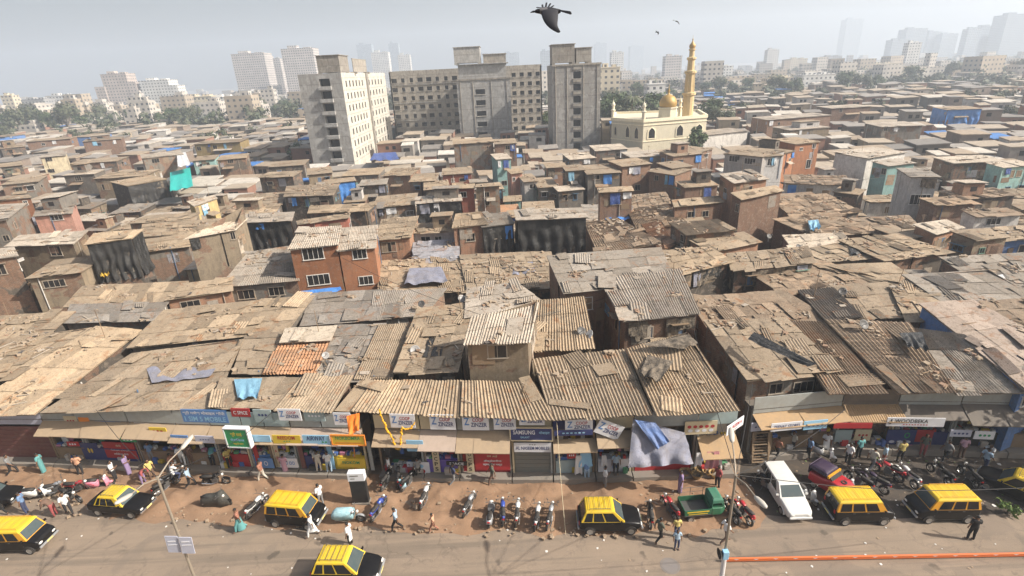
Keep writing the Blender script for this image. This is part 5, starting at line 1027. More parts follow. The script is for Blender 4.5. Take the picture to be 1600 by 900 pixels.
def shop(x0, x1, label, awn=None, fascia=None, front='open', counter=None, az=(3.65, 3.05), out=.95, depth=1.35, fz=(3.75, 4.75), posts=True, corr=False, plinth=.42, goods=26):
    A, B = fac(x0), fac(x1); d = B - A; d.z = 0; ln = d.length; d.normalize(); n = Vector((d.y, -d.x, 0)); yaw = math.atan2(d.y, d.x); r = empty('shop_front', (A + B) / 2, 0, label, 'shop', 'shop fronts along the street')
    P = lambda u, o, z: A + d * u + n * o + ZV * z
    mb = MB(); mb.box(P(ln / 2, -.35, plinth / 2), (ln - .02, 1.9, plinth), yaw); local(mb, r).build('plinth', PAL['con'], r)
    if posts:
        for u in (.07, ln - .07): mb = MB(); mb.box(P(u, -.08, (plinth + 3.7) / 2), (.12, .14, 3.7 - plinth), yaw); local(mb, r).build('post', PAL[rg.choice(('cream', 'grey', 'wood', 'con'))], r)
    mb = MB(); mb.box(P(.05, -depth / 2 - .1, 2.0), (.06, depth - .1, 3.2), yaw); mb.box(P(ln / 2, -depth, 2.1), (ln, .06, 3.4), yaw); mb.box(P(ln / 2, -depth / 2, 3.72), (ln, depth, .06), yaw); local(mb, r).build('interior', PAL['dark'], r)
    if fascia: mb = MB(); mb.box(P(ln / 2, -.03, sum(fz) / 2), (ln - .04, .06, fz[1] - fz[0]), yaw); local(mb, r).build('fascia', PAL[fascia], r)
    if front.startswith('shutter'):
        mb = MB()
        for k in range(16): mb.box(P(ln / 2, -.14 + .02 * (k % 2), plinth + .08 + k * .165), (ln - .3, .05, .16), yaw)
        local(mb, r).build('shutter', PAL[front[8:] or 'shutter'], r)
    else:
        if counter: mb = MB(); mb.box(P(ln / 2, -.25, plinth + .48), (ln - .35, .5, .95), yaw); mb.box(P(ln / 2, -.24, plinth + .98), (ln - .3, .58, .05), yaw); local(mb, r).build('counter', PAL[counter], r)
        g = MB()
        for k in range(goods):
            u = rg.uniform(.25, max(.3, ln - .25)); t = rg.random(); 
            if t < .5 and counter: g.box(P(u, rg.uniform(-.42, -.08), plinth + 1.0 + .1), (rg.uniform(.12, .4), .2, rg.uniform(.1, .3)), yaw)
            elif t < .7: g.box(P(u, rg.uniform(-.5, .15), plinth + .2), (rg.uniform(.2, .5), .3, rg.uniform(.2, .5)), yaw)
            else: g.box(P(u, rg.uniform(-1.0, -.1), rg.uniform(1.7, 2.8)), (rg.uniform(.15, .45), .1, rg.uniform(.25, .8)), yaw)
        tag(local(g, r).build('goods', goods_m, r), kind='stuff')
    if awn:
        mb = MB(); k = max(2, int(ln / .9)); z1, z0 = az
        for i in range(k):
            u0, u1 = ln * i / k, ln * (i + 1) / k + .03; j = rg.uniform(-.04, .04); m_ = 8 if corr else 1
            vs = [];
            for b in (0, 1):
                for a in range(m_ * 2 + 1 if corr else 2):
                    t = a / (m_ * 2 if corr else 1); vs.append(P(lerp(u0, u1, t), -.05 + (out + .05 + j) * b, lerp(z1, z0 + j, b) + .012 * (i % 2) + (.035 * (a % 2) if corr else 0)))
            nn_ = len(vs) // 2; mb.add(vs, [(a, nn_ + a, nn_ + a + 1, a + 1) for a in range(nn_ - 1)]); lo = [vs[0], vs[nn_ - 1], vs[-1], vs[nn_]]; lo = [p - ZV * .05 for p in lo]; mb.add(lo, [(0, 1, 2, 3)])
            mb.add([vs[nn_], vs[-1], lo[2], lo[3]], [(0, 3, 2, 1)])
        local(mb, r).build('awning', PAL[awn], r)
    return r
shop(-75, 96, 'closed shop with a dark maroon shutter and a lilac front at the street end', None, 'lilac', 'shutter maroon', fz=(3.3, 4.7))
shop(97, 146, 'dim open shop with grey sheets above, next to the maroon shutter', 'tan', 'grey', counter='wood', fz=(3.5, 4.7))
shop(147, 226, 'open shop with a long tan awning and a red board inside', 'tan', 'grey', counter='navy', out=1.0)
shop(227, 298, 'dark open shop between the red board and the green sign', 'tan', 'grey', counter='wood', out=.9)
shop(299, 350, 'small shop with a blue valance left of the green sign', 'tan', 'grey', counter='wood', out=1.1)
shop(351, 398, 'shop with a red cabinet below the green sign', 'tan', 'teal', counter='red')
shop(399, 432, 'narrow kiosk with a blue glass counter', 'tan', 'teal', counter='blue')
shop(433, 471, 'narrow kiosk with a white counter under the yellow board', 'tan', 'teal', counter='white')
shop(472, 518, 'kiosk where two men in white stand, under the light blue board', 'pink', 'grey', counter='navy')
shop(519, 578, 'kiosk with a yellow counter under the orange and yellow board', 'pink', 'grey', counter='yellow')
shop(598, 666, 'dark workshop crowded with motorbikes, under yellow garlands', 'tan', 'cream', goods=50)
shop(667, 721, 'shop with a violet counter under a pinkish awning', 'pink', 'cream', counter='violet', az=(3.7, 2.95), out=1.1)
shop(722, 801, 'shop with a red lettered shutter under a wide tan awning', 'tan', 'grey', 'shutter red', az=(3.7, 2.9), out=1.15)
shop(802, 864, 'shop with a grey green shutter under the navy sign', None, 'cream', 'shutter shutter')
shop(865, 929, 'clothes shop with a short tan awning and a bending customer', 'tan', 'navy', counter='teal', az=(3.0, 2.7), out=.9)
shop(930, 986, 'dark clothes shop left of the draped grey tarpaulin', 'tan', 'cream', counter='white', az=(3.5, 3.0))
shop(987, 1082, 'shop behind the draped grey tarpaulin', None, 'grey', counter='red')
shop(1083, 1141, 'clothes stall with pink garments under a rusty tan awning', 'rust', 'teal', az=(2.9, 2.2), out=1.3)
shop(1166, 1300, 'dim shop row under a long rusty awning right of the street lamp', 'rust', 'grey', counter='wood', az=(3.4, 3.05), out=1.15, fz=(3.45, 4.6))
shop(1301, 1384, 'dark shop under a corrugated awning with a red edge', 'rust', 'dark', az=(3.5, 3.0), out=1.2, corr=True, fz=(3.5, 4.6))
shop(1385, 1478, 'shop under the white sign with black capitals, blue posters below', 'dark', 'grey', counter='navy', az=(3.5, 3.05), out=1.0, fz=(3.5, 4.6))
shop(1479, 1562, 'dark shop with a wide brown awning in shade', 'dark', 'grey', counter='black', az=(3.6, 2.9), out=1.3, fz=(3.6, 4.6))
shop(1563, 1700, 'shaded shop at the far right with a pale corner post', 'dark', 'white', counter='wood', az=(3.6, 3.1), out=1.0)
G = 'white election like placards under the eaves'
pl = [(434, 639, 471, 657, 0, 'over the pale teal fascia left of the kiosks'), (521, 645, 549, 664, 0, 'half behind the orange flag'), (609, 647, 649, 668, 0, 'over the yellow garlands'), (671, 648, 712, 671, 0, 'left one above the pinkish awning'), (722, 649, 764, 672, 0, 'at the left above the wide tan awning'), (771, 650, 806, 671, 0, 'at the right above the wide tan awning'), (811, 649, 851, 664, 0, 'directly above the navy sign'), (883, 655, 926, 674, 0, 'on the navy fascia of the clothes shop'), (931, 660, 972, 682, .45, 'hanging askew left of the grey tarpaulin')]
for (a, b, c, d, rl, l) in pl: sign(a, b, c, d, 'white', [('Z', 'blue', .5, .2, .1, -.33), ('COOP', 'red', .26, .42, .2, .1), ('ZINZER', 'navy', .28, .6, -.12, .12)], 'white printed placard ' + l, .42, roll=rl, name='placard', cat='placard', group=G)
sign(797, 668, 863, 688, 'navy', [('SAMSUNG', 'white', .32, .52, .14, -.17), ('मोबाइल', 'sky', .26, .25, .12, .31), ('GALAXY', 'sky', .16, .22, -.24, -.15)], 'navy sign with white capitals in a pale frame', .35, frame='cream')
sign(803, 692, 861, 706, 'white', [('AL NASEEM MOBILES', 'navy', .36, .9, -.05), ('...', 'shutter', .1, .5, .33)], 'white sign with dark capitals over the grey green shutter', .3)
sign(385, 680, 424, 690, 'sky', [], 'plain light blue board beside the green sign', 1.0); sign(425, 680, 471, 693, 'yellow', [('REEDOM', 'red', .42, .62, .22, .0), ('...', 'green', .12, .5, -.2)], 'yellow board with red capitals', .95)
sign(472, 680, 516, 694, 'sky', [('AIRWAY', 'navy', .5, .7, .18), ('..', 'green', .2, .2, -.22, .3)], 'light blue board with navy capitals', .95); sign(517, 680, 571, 695, 'yellow', [('NOKBOMRA', 'green', .36, .75, .22), ('____', 'orange', .1, .8, -.28)], 'yellow board with green capitals and orange edge', .95, frame='orange')
sign(353, 668, 392, 697, 'green', [('श्री साई', 'yellow', .26, .5, .2), ('मेडिकल', 'sky', .16, .6, -.08), ('स्टोअर', 'yellow', .14, .5, -.3)], 'green hanging sign with yellow letters in a white frame', 1.3, frame='white', thick=.3)
sign(281, 640, 359, 660, 'blue', [('श्री गणेश मोबाइल शॉपी', 'white', .34, .92, .22), ('1 SIM 5 MOBILE', 'sky', .38, .9, -.22)], 'long blue sign with white writing under the eaves', .14); sign(360, 638, 392, 651, 'red', [('C SPICE', 'white', .42, .75, 0)], 'small red sign with white capitals under the eaves', .14)
sign(145, 648, 191, 668, 'blue', [], 'plain blue poster board under the eaves', .14); sign(304, 681, 336, 692, 'lilac', [('....', 'navy', .15, .7, 0)], 'lilac valance board left of the green sign', 1.15)
sign(160, 691, 216, 716, 'red', [('येथे', 'cream', .14, .25, .3), ('मोबाइल रिचार्ज', 'white', .16, .6, .02), ('मिळेल येथे', 'white', .13, .55, -.22)], 'red board with three lines of white writing', .05); sign(128, 692, 158, 720, 'navy', [('..', 'yellow', .3, .3, .1)], 'dark blue poster leaning beside the red board', .05)
sign(742, 707, 797, 734, 'red', [('येथे आहे', 'cream', .14, .3, .3), ('अ‍ॅक्सेसरीज', 'white', .15, .55, .02), ('स्वस्त व मस्त', 'white', .13, .55, -.2)], 'red lettered panel on the shutter under the wide tan awning', -.02)
sign(636, 722, 672, 741, 'white', [('...', 'red', .3, .6, -.2), ('..', 'sky', .3, .5, .2)], 'white and sky poster in the motorbike workshop', .1); sign(635, 688, 662, 705, 'sky', [('ALISA', 'navy', .3, .7, -.1)], 'torn light blue board under the yellow garlands', .8)
sign(697, 721, 730, 727, 'black', [('SPACE', 'white', .7, .7, 0)], 'black strip with white capitals over the violet counter', .32); sign(676, 702, 687, 738, 'cream', [('O', 'black', .16, .5, .33), ('C', 'black', .16, .5, .1), ('P', 'black', .16, .5, -.12), ('S', 'black', .16, .5, -.34)], 'upright cream board with black letters left of the violet counter', .12)
sign(729, 704, 740, 738, 'cream', [('O', 'black', .16, .5, .33), ('C', 'black', .16, .5, .1), ('P', 'black', .16, .5, -.12), ('S', 'black', .16, .5, -.34)], 'upright cream board with black letters right of the violet counter', .12)
sign(1126, 658, 1171, 672, 'white', [('M. ALEEM A', 'red', .36, .75, .1), ('...', 'shutter', .1, .5, -.3)], 'white sign with red capitals beside the lamp head', .6); sign(1173, 660, 1200, 673, 'lilac', [('...', 'navy', .2, .6, 0)], 'pale sign next to the one with red capitals', .5)
sign(1204, 660, 1254, 672, 'white', [('ZEENAT STORES', 'navy', .4, .85, .05)], 'white sign with dark capitals under the long rusty awning', 1.12); sign(1255, 657, 1293, 670, 'sky', [('....', 'navy', .3, .7, 0)], 'pale blue sign under the long rusty awning', 1.12)
sign(1304, 661, 1361, 669, 'red', [], 'dark red valance along the corrugated awning', 1.22); sign(1389, 653, 1472, 666, 'white', [('WOODBEKA', 'black', .45, .58, .14, -.08), ('.........', 'red', .12, .7, -.28), ('J', 'black', .6, .06, .05, -.44)], 'long white sign with black capitals', 1.06)
sign(1386, 672, 1428, 694, 'navy', [('O', 'green', .4, .2, .15, .2), ('...', 'lilac', .2, .8, -.3)], 'dark blue poster with a green ring below the long white sign', .1); sign(1070, 658, 1120, 678, 'cream', [('.....', 'red', .25, .85, .1), ('....', 'white', .25, .8, -.2)], 'board with painted sweets left of the sign with red capitals', .15)
# smaller boards, posters and banners crowding the fronts
for a in ((205, 645, 232, 661, 'white', [('....', 'blue', .15, .6, 0)], 'white board right of the plain blue poster under the eaves', .14), (236, 644, 277, 660, 'grey', [], 'bare grey sheet board left of the long blue sign', .16), (396, 640, 426, 660, 'teal', [('...', 'navy', .2, .5, .1)], 'pale teal board right of the small red sign', .16), (474, 641, 508, 658, 'teal', [('....', 'white', .2, .6, 0)], 'pale teal board between two white placards', .18), (100, 650, 122, 664, 'cream', [('...', 'red', .2, .6, 0)], 'cream board at the end of the grey sheets', .14), (124, 652, 142, 668, 'orange', [], 'small orange board under the eaves beside the plain blue poster', .16),
          (232, 668, 262, 678, 'yellow', [('...', 'red', .3, .6, 0)], 'small yellow board lying on the long tan awning', .55), (266, 680, 296, 690, 'blue', [('....', 'white', .3, .7, 0)], 'blue valance under the awning left of the lilac one', .95), (186, 684, 214, 690, 'green', [('...', 'white', .4, .6, 0)], 'green valance above the red board', 1.02), (104, 690, 124, 697, 'red', [('...', 'white', .4, .6, 0)], 'red valance before the dim shop with grey sheets', .98),
          (397, 692, 404, 728, 'red', [], 'narrow red banner at the post of the blue glass counter', .1), (430, 693, 437, 730, 'cream', [('A', 'red', .12, .6, .2), ('B', 'red', .12, .6, -.1)], 'narrow cream banner left of the white counter', .1), (468, 694, 475, 732, 'maroon', [], 'narrow maroon banner right of the white counter', .1), (513, 696, 521, 733, 'sky', [], 'narrow sky blue banner left of the yellow counter', .1), (576, 690, 582, 735, 'grey', [], 'narrow grey board at the alley corner', .08), (436, 716, 466, 730, 'white', [('OO OO', 'blue', .4, .7, 0)], 'white panel with blue rings on the narrow counter', .28), (404, 716, 428, 731, 'blue', [('O', 'white', .5, .3, 0)], 'blue panel with a white ring on the glass counter', .28), (526, 716, 572, 730, 'yellow', [('NOKOM', 'green', .35, .6, .05)], 'yellow panel with green capitals on the kiosk counter', .3),
          (866, 672, 926, 680, 'navy', [('......', 'sky', .3, .6, 0)], 'navy fascia board above the clothes shop', .5), (886, 706, 900, 716, 'red', [('...', 'white', .3, .6, 0)], 'small red board beside the hanging white garment', .3), (933, 694, 984, 700, 'grey', [('......', 'white', .4, .8, 0)], 'grey lettered strip over the dark clothes shop', .5), (1305, 672, 1330, 690, 'teal', [], 'teal poster in the dark corrugated awning shop', .1), (1336, 671, 1360, 688, 'cream', [('...', 'red', .2, .6, 0)], 'cream poster in the dark corrugated awning shop', .1), (1432, 672, 1456, 690, 'red', [], 'red poster right of the dark blue one', .1), (1486, 672, 1516, 682, 'lilac', [('....', 'navy', .3, .7, 0)], 'lilac board under the wide brown awning', .9), (1524, 674, 1552, 686, 'white', [('...', 'green', .3, .6, 0)], 'white board under the wide brown awning', .9)): sign(*a)
# big draped tarpaulin
def Pd(px, py, o): return upD(px, py, fac(px).y - o)
mb = drape_mb(Pd(981, 731, 1.9), Pd(1082, 724, 1.8), Pd(1070, 676, .45), Pd(989, 654, .3), .16, 44, 24, 5, 2.4); tag(mb.build('draped_tarpaulin', TARP['grey'], smooth=True), 'big grey blue tarpaulin draped as a sunshade over a shop front', 'tarpaulin')
mb = drape_mb(Pd(1026, 702, 1.5), Pd(1046, 690, 1.3), Pd(1024, 660, .75), Pd(992, 656, .7), .08, 16, 12, 3, 2); tag(mb.build('tarpaulin_flap', cloth('flap_blue', (.10, .19, .44), (.20, .26, .44), .6), smooth=True), 'blue flap folded over the big draped tarpaulin', 'tarpaulin')
mb = drape_mb(upD(545, 680, 25.5), upD(562, 672, 25.6), upD(562, 645, 26.2), upD(542, 650, 26.2), .1, 10, 10, 3, 1.5); tag(mb.build('flag', paint('flag_orange', (.85, .22, .02), .7, dirt=.05), smooth=True), 'saffron orange flag over the kiosks', 'flag')
def Pr(px, py, z): return up(px, py, z)
mb = MB(); mb.tube([up(556, 738, .3), up(549, 648, 5.0)], .03, 6); tag(mb.build('flag_pole', PAL['orange']), 'thin orange pole carrying the saffron flag', 'flag pole')
mb = MB(); g = [Pd(592, 640, .6), Pd(612, 682, .9), Pd(622, 700, .8), Pd(628, 668, .9), Pd(648, 660, .7)]
for a, b in zip(g, g[1:]):
    mb.tube([lerp(a, b, k / 8) - ZV * (.3 * math.sin(math.pi * k / 8)) for k in range(9)], .035, 5)
    for k in range(14): c = lerp(a, b, k / 14); c.z -= .3 * math.sin(math.pi * k / 14); mb.ell(c + Vector((rg.uniform(-.05, .05), 0, rg.uniform(-.05, .05))), [rg.uniform(.04, .09)] * 3, 5, 4)
tag(mb.build('garland', paint('marigold', (.80, .42, .02), .9, dirt=.05)), 'yellow marigold garland strung across the workshop front', 'garland')
# hanging garments and baskets by the clothes stall
def garment(px, py, o, m, label, w_=.5, h_=1.0):
    c = Pd(px, py, o); mb = drape_mb(c + Vector((-w_ / 2, 0, -h_)), c + Vector((w_ / 2, 0, -h_)), c + Vector((w_ * .35, 0, 0)), c + Vector((-w_ * .35, 0, 0)), .06, 8, 8, px, 1.5); n = len(mb.v); mb.add([Vector(v) + Vector((0, .06, 0)) for v in mb.v], [f[::-1] for f in mb.f]); tag(mb.build('garment', m, smooth=True), label, 'garment', 'garments hung out for sale')
pkm = paint('garment_pink', (.62, .28, .30), .9, dirt=.1); wgm = paint('garment_white', (.72, .70, .68), .9, dirt=.1)
for a in ((1093, 708, .9, wgm, 'white garment hanging at the left of the clothes stall', .45, .9), (1110, 706, .9, pkm, 'pink garment hanging in the middle of the clothes stall', .5, 1.2), (1120, 706, 1.0, pkm, 'pink garment hanging right of the other pink one', .45, 1.2), (1125, 708, .8, wgm, 'white garment hanging at the right of the clothes stall', .4, 1.1), (904, 712, .3, wgm, 'long white garment hanging in the shop with the bending customer', .5, 1.4), (915, 708, .25, PAL['sky'], 'light blue printed cloth hanging beside the long white garment', .9, 1.0), (944, 712, .2, wgm, 'grey white shirt hanging in the dark clothes shop', .4, .8), (962, 715, .2, PAL['blue'], 'blue shirt hanging in the dark clothes shop', .35, .8)): garment(*a)
bk = paint('basket_cane', (.42, .28, .12), .9, dirt=.3)
for k, (px, py) in enumerate(((1070, 742), (1082, 740), (1094, 739), (1106, 741), (1116, 744), (1088, 746))):
    c = up(px, py, .25); mb = MB(); mb.lathe([(.0, .0), (.22, .0), (.34, .28), (.36, .3), (.31, .28), (.2, .05), (0, .05)], c, 12); tag(mb.build('basket', bk), '%s cane basket from the left in front of the clothes stall' % words[k], 'basket', 'cane baskets before the clothes stall')
# stack of wooden frames by the alley
r = empty('cot_frame_stack', up(1186, 728, 0), 0, 'stack of brown wooden cot frames leaning in the alley', 'cot frames')
for k in range(7):
    mb = MB(); o = Vector((.08 * k, .12 * k, .3 + .12 * k)); P_ = [Vector((-.5, 0, 0)), Vector((.5, 0, 0)), Vector((.55, .5, 1.9)), Vector((-.45, .5, 1.9))]
    for a, b in zip(P_, P_[1:] + P_[:1]): mb.tube([a + o, b + o], .05, 6)
    for t in (.3, .6): mb.tube([lerp(P_[0], P_[3], t) + o, lerp(P_[1], P_[2], t) + o], .035, 5)
    mb.build('frame', wood_m, r)
# notice pillar
c = up(566, 787, .1); r = empty('notice_pillar', c, dirpx((553, 785), (578, 784)), 'black notice pillar with a white header on the dirt verge', 'notice pillar'); mb = MB(); mb.box((0, 0, 1.05), (.95, .35, 1.7)); bevel(mb.build('panel', PAL['black'], r), .02); mb = MB(); mb.box((0, 0, .1), (1.05, .5, .28)); mb.build('base', PAL['con'], r); mb = MB(); mb.box((0, -.02, 2.2), (1.0, .4, .58)); bevel(mb.build('header', PAL['white'], r), .02)
mb = MB(); mb.box((-.1, -.23, 2.32), (.5, .012, .07)); mb.box((-.2, -.23, 2.12), (.25, .012, .05)); mb.build('notice_lines', PAL['shutter'], r)
# street lamps
lampm = paint('lamp_pole', (.33, .28, .22), .6, metal=.3, dirt=.4); lamph = paint('lamp_head', (.50, .46, .40), .6, dirt=.2)
def lamp(top, z, heads, basepx, label):
    T = up(*top, z); r = empty('street_lamp', (T.x, T.y, 0), 0, label, 'street lamp'); loc_ = lambda p: p - Vector((T.x, T.y, 0)); mb = MB(); mb.tube([(0, 0, 0), (0, 0, .9), (0, 0, 1.0), (0, 0, z)], [.09, .09, .07, .05], 10); mb.lathe([(.2, 0), (.2, .25), (.13, .3)], (0, 0, 0), 10); mb.build('pole', lampm, r)
    for hp, hz in heads:
        h = loc_(up(*hp, hz)); a = Vector((0, 0, z - .1)); d = (h - a); u = d.normalized(); mb = MB(); mb.tube([a, a + d * .5 + ZV * .12, h], [.035, .03, .026], 8); mb.build('arm', lampm, r)
        mb = MB(); s = u.cross(ZV).normalized(); pr = [(-.05, .05, .045), (.05, .10, .07), (.4, .135, .09), (.65, .10, .07), (.74, .03, .03)]; n = s.cross(u).normalized()
        mb.loft([[h + u * x + s * (w_ * math.cos(t)) + n * (hh * math.sin(t)) for t in [2 * math.pi * k / 10 for k in range(10)]] for x, w_, hh in pr]); o = mb.build('lamp_head', lamph, r, smooth=True)
    return r
lp = lamp((245, 745), 9.0, (((284, 701), 9.3), ((204, 773), 9.3)), None, 'double armed street lamp with two white placards tied to its pole'); rp = lamp((1150, 742), 8.6, (((1144, 690), 9.0), ((1181, 777), 8.9)), None, 'double armed street lamp with a loudspeaker above the orange median rail')
pb = Vector((lp.location.x, lp.location.y, 0))
for k, (pxs, lab) in enumerate((((266, 833), 'left one of two white placards tied to the street lamp pole'), ((291, 828), 'right one of two white placards tied to the street lamp pole'))):
    d = ray(278, 848); t = (pb.y - CAM.y) / d.y; zc = (CAM + d * t).z; r = empty('pole_placard', pb + Vector((0, -.12, zc)), 0, lab, 'placard', 'placards tied to the lamp pole'); mb = MB(); sx = -1 if k == 0 else 1; mb.box((sx * .32, -.03 * sx, -.02 * sx), (.56, .03, .95), 0, tilt=(.0, .08)); mb.build('board', PAL['lilac'], r); mb = MB(); mb.box((sx * .32, -.03 * sx - .02, .2), (.36, .012, .06)); mb.box((sx * .32, -.03 * sx - .02, 0), (.42, .012, .05)); mb.build('lettering', PAL['white'], r)
b0 = Vector((rp.location.x, rp.location.y, 0)); mb = MB(); d = ray(1123, 862); zc = (CAM + d * (b0.y / d.y)).z; r = empty('loudspeaker', b0 + Vector((-.18, -.1, zc)), 0, 'horn loudspeaker with a light blue box on the street lamp pole', 'loudspeaker')
mb.lathe([(.05, .25), (.08, .12), (.2, 0), (.24, -.03), (.2, -.01), (.05, .1)], (-.1, 0, 0), 14, axis='x'); mb.build('horn', PAL['black'], r); mb = MB(); mb.box((.12, -.05, 0), (.25, .22, .42)); bevel(mb.build('box', PAL['sky'], r), .02)
mb = MB(); mb.tube([b0 + ZV * .02, b0 + ZV * (zc - .35)], .1, 10); o = mb.build('paint_band', paint('white_band', (.72, .70, .70), .7, dirt=.2)); l = rp.location.copy(); o.parent = rp; o.matrix_parent_inverse = Matrix.Translation(-l)
# median rail
A, B = up(1128, 878, .0), up(1640, 869, .0); d = B - A; ln = d.length; d.normalize(); n = Vector((d.y, -d.x, 0)); yaw = math.atan2(d.y, d.x); r = empty('median_rail', A, 0, 'low orange median rail with white arrow marks', 'median rail'); mb = MB(); mb.box(A + d * ln / 2 + ZV * .16, (ln, .1, .2), yaw); orm = paint('rail_orange', (.72, .16, .035), .6, dirt=.2); bevel(local(mb, r).build('rail', orm, r), .02); mb = MB()
for k in range(int(ln / 1.0)):
    p = A + d * (.7 + k * 1.0) + n * .054 + ZV * .2; mb.add([p + d * -.14 + ZV * .03, p + ZV * -.03, p + d * .14 + ZV * .03, p + ZV * .03], [(0, 1, 2, 3)])
local(mb, r).build('arrow_marks', PAL['white'], r)
for k in range(0, int(ln), 3): mb = MB(); mb.tube([A + d * (k + .2), A + d * (k + .2) + ZV * .1], .05, 6); local(mb, r).build('foot', PAL['con'], r)
mb = MB(); c = up(1047, 884, .006); mb.lathe([(0, 0), (.42, 0), (.42, -.004)], c, 24); mb.lathe([(.44, .002), (.5, .002)], c, 24); tag(mb.build('manhole_cover', paint('iron_cover', (.20, .18, .17), .7, dirt=.3)), 'round manhole cover set in the road', 'manhole cover')
# cables
for k, (a, za, b, zb_, l) in enumerate((((1150, 742), 8.5, (1062, 420), 5.8, 'cable from the right lamp to the ragged corrugated roof'), ((1150, 742), 8.4, (1320, 640), 5.0, 'cable from the right lamp to the dark shop row'), ((1150, 742), 8.3, (1640, 760), 5, 'cable from the right lamp along the parked taxis'), ((870, 660), 4.8, (884, 835), .05, 'thin guy rope from the navy fascia down to the verge'),
        ((1150, 742), 8.2, (1176, 600), 5.9, 'cable from the right lamp to the white two storey shop'), ((245, 745), 8.8, (150, 640), 5.0, 'cable from the left lamp to the eaves over the tan awning'), ((245, 745), 8.7, (430, 640), 5.1, 'cable from the left lamp to the eaves above the kiosks'), ((777, 500), 8.2, (520, 395), 9, 'cable from the tall plastered hut to the orange houses'), ((777, 505), 8.1, (1010, 440), 6.4, 'cable from the tall plastered hut to the ragged corrugated roof'), ((1200, 285), 9.0, (1450, 268), 8.5, 'cable from the three storey brick house to the white balcony house'))):
    A, B = up(*a, za), up(*b, zb_); mb = MB(); mb.tube([lerp(A, B, t / 12) - ZV * (.5 * math.sin(math.pi * t / 12)) for t in range(13)], .016, 5); tag(mb.build('overhead_cable', PAL['black'] if k != 3 else PAL['cream']), l, 'cable', 'slack cables over the street')
# aerials and poles standing on the roofs
ra = random.Random(17)
for k, h in enumerate([h for h in HOUSES if 34 < h['pos'].y < 130][::4]):
    c = bil(h['q'], ra.uniform(.1, .9), ra.uniform(.5, .95)); mb = MB(); ht = ra.uniform(1.0, 2.6); mb.tube([c - ZV * .1, c + Vector((ra.uniform(-.15, .15), ra.uniform(-.1, .1), ht))], .025, 5)
    if k % 3 == 0:
        for j in range(4): mb.tube([c + Vector((-.3 + .05 * j, 0, ht - .1 - .12 * j)), c + Vector((.3 - .05 * j, 0, ht - .1 - .12 * j))], .012, 4)
    h.setdefault('poles', []).append(local(mb, h['o']).build('roof_pole', PAL['wood'], h['o']))
# ------------------------------------------------------------------ vehicles
V = dict(black=paint('car_black', (.006, .006, .007), .3, coat=0, dirt=.04, spec=.3), yellow=paint('taxi_yellow', (.74, .50, .02), .5, coat=.1, dirt=.28), amber=paint('taxi_amber', (.72, .34, .02), .4, coat=.3, dirt=.1), white=paint('car_white', (.70, .69, .65), .35, coat=.5, dirt=.12), green=paint('cargo_green', (.014, .12, .055), .6, coat=.05, dirt=.15), greenl=paint('cargo_canopy', (.04, .17, .105), .7, dirt=.15),
         glass=paint('car_glass', (.012, .014, .016), .12, dirt=.05, spec=.35), wglass=paint('windscreen_glass', (.06, .085, .09), .1, dirt=.15, spec=.6), rubber=paint('rubber', (.018, .018, .018), .9, dirt=.3), steel=paint('steel_rim', (.45, .44, .42), .4, metal=.6, dirt=.2), chrome=paint('chrome', (.7, .7, .7), .2, metal=.9, dirt=.1), lampw=paint('lamp_clear', (.75, .73, .68), .2, dirt=.05), lampr=paint('lamp_red', (.45, .02, .02), .3, dirt=.05), plate=paint('number_plate', (.70, .62, .25), .6, dirt=.15), seat=paint('seat_black', (.02, .02, .021), .7, dirt=.2), red=paint('bike_red', (.42, .02, .03), .3, coat=.5, dirt=.1), bwhite=paint('bike_white', (.70, .70, .68), .35, coat=.4, dirt=.1), bblue=paint('bike_blue', (.03, .07, .35), .35, coat=.4, dirt=.1), silver=paint('bike_silver', (.42, .43, .44), .35, metal=.4, dirt=.1), pink=paint('bike_pink', (.65, .25, .33), .4, dirt=.1), purple=paint('hood_purple', (.03, .014, .045), .6, dirt=.1), engine=paint('engine_metal', (.16, .16, .16), .45, metal=.6, dirt=.3), cyan=cloth('cover_cyan', (.35, .62, .70), (.50, .72, .76), .6, 3), dcover=cloth('cover_dark', (.05, .05, .045), (.09, .085, .07), .6, 2), hood=paint('hood_black', (.03, .028, .03), .6, dirt=.15))
def wheel(parent, x, y, r=.27, w=.16, bike=False):
    mb = MB(); mb.lathe([(r * .62, -w / 2), (r * .93, -w / 2), (r, -w * .3), (r, w * .3), (r * .93, w / 2), (r * .62, w / 2)], (0, 0, 0), 18, axis='y'); o = mb.build('wheel', V['rubber'], parent, smooth=True); o.location = (x, y, r)
    mb = MB()
    if bike:
        mb.lathe([(r * .70, -w * .3), (r * .78, -w * .3), (r * .78, w * .3), (r * .70, w * .3), (r * .70, -w * .3)], (0, 0, 0), 16, axis='y'); mb.lathe([(.0, -w * .5), (.05, -w * .5), (.05, w * .5), (0, w * .5)], (0, 0, 0), 8, axis='y')
        for k in range(6): t = k * math.pi / 3; mb.tube([(0, 0, 0), (r * .74 * math.cos(t), 0, r * .74 * math.sin(t))], .012, 4)
    else:
        for s in (-1, 1): mb.lathe([(0, s * w * .36), (r * .25, s * w * .5), (r * .5, s * w * .40), (r * .66, s * w * .52)], (0, 0, 0), 14, axis='y')
    ro = mb.build('rim', V['steel'], o); return o
def sect(x, hw, zb, zt, k=.9, n=None):
    r = min(.12, (zt - zb) * .3)
    return [Vector(p) for p in ((x, -hw * k, zb), (x, -hw, zb + r), (x, -hw, zt - r), (x, -hw * .93, zt - r * .2), (x, -hw * .6, zt + .012), (x, hw * .6, zt + .012), (x, hw * .93, zt - r * .2), (x, hw, zt - r), (x, hw, zb + r), (x, hw * k, zb))]
def soft(o, w):
    bevel(o, w, 3, rad(20)); m = o.modifiers.new('even', 'WEIGHTED_NORMAL'); m.keep_sharp = False; return o
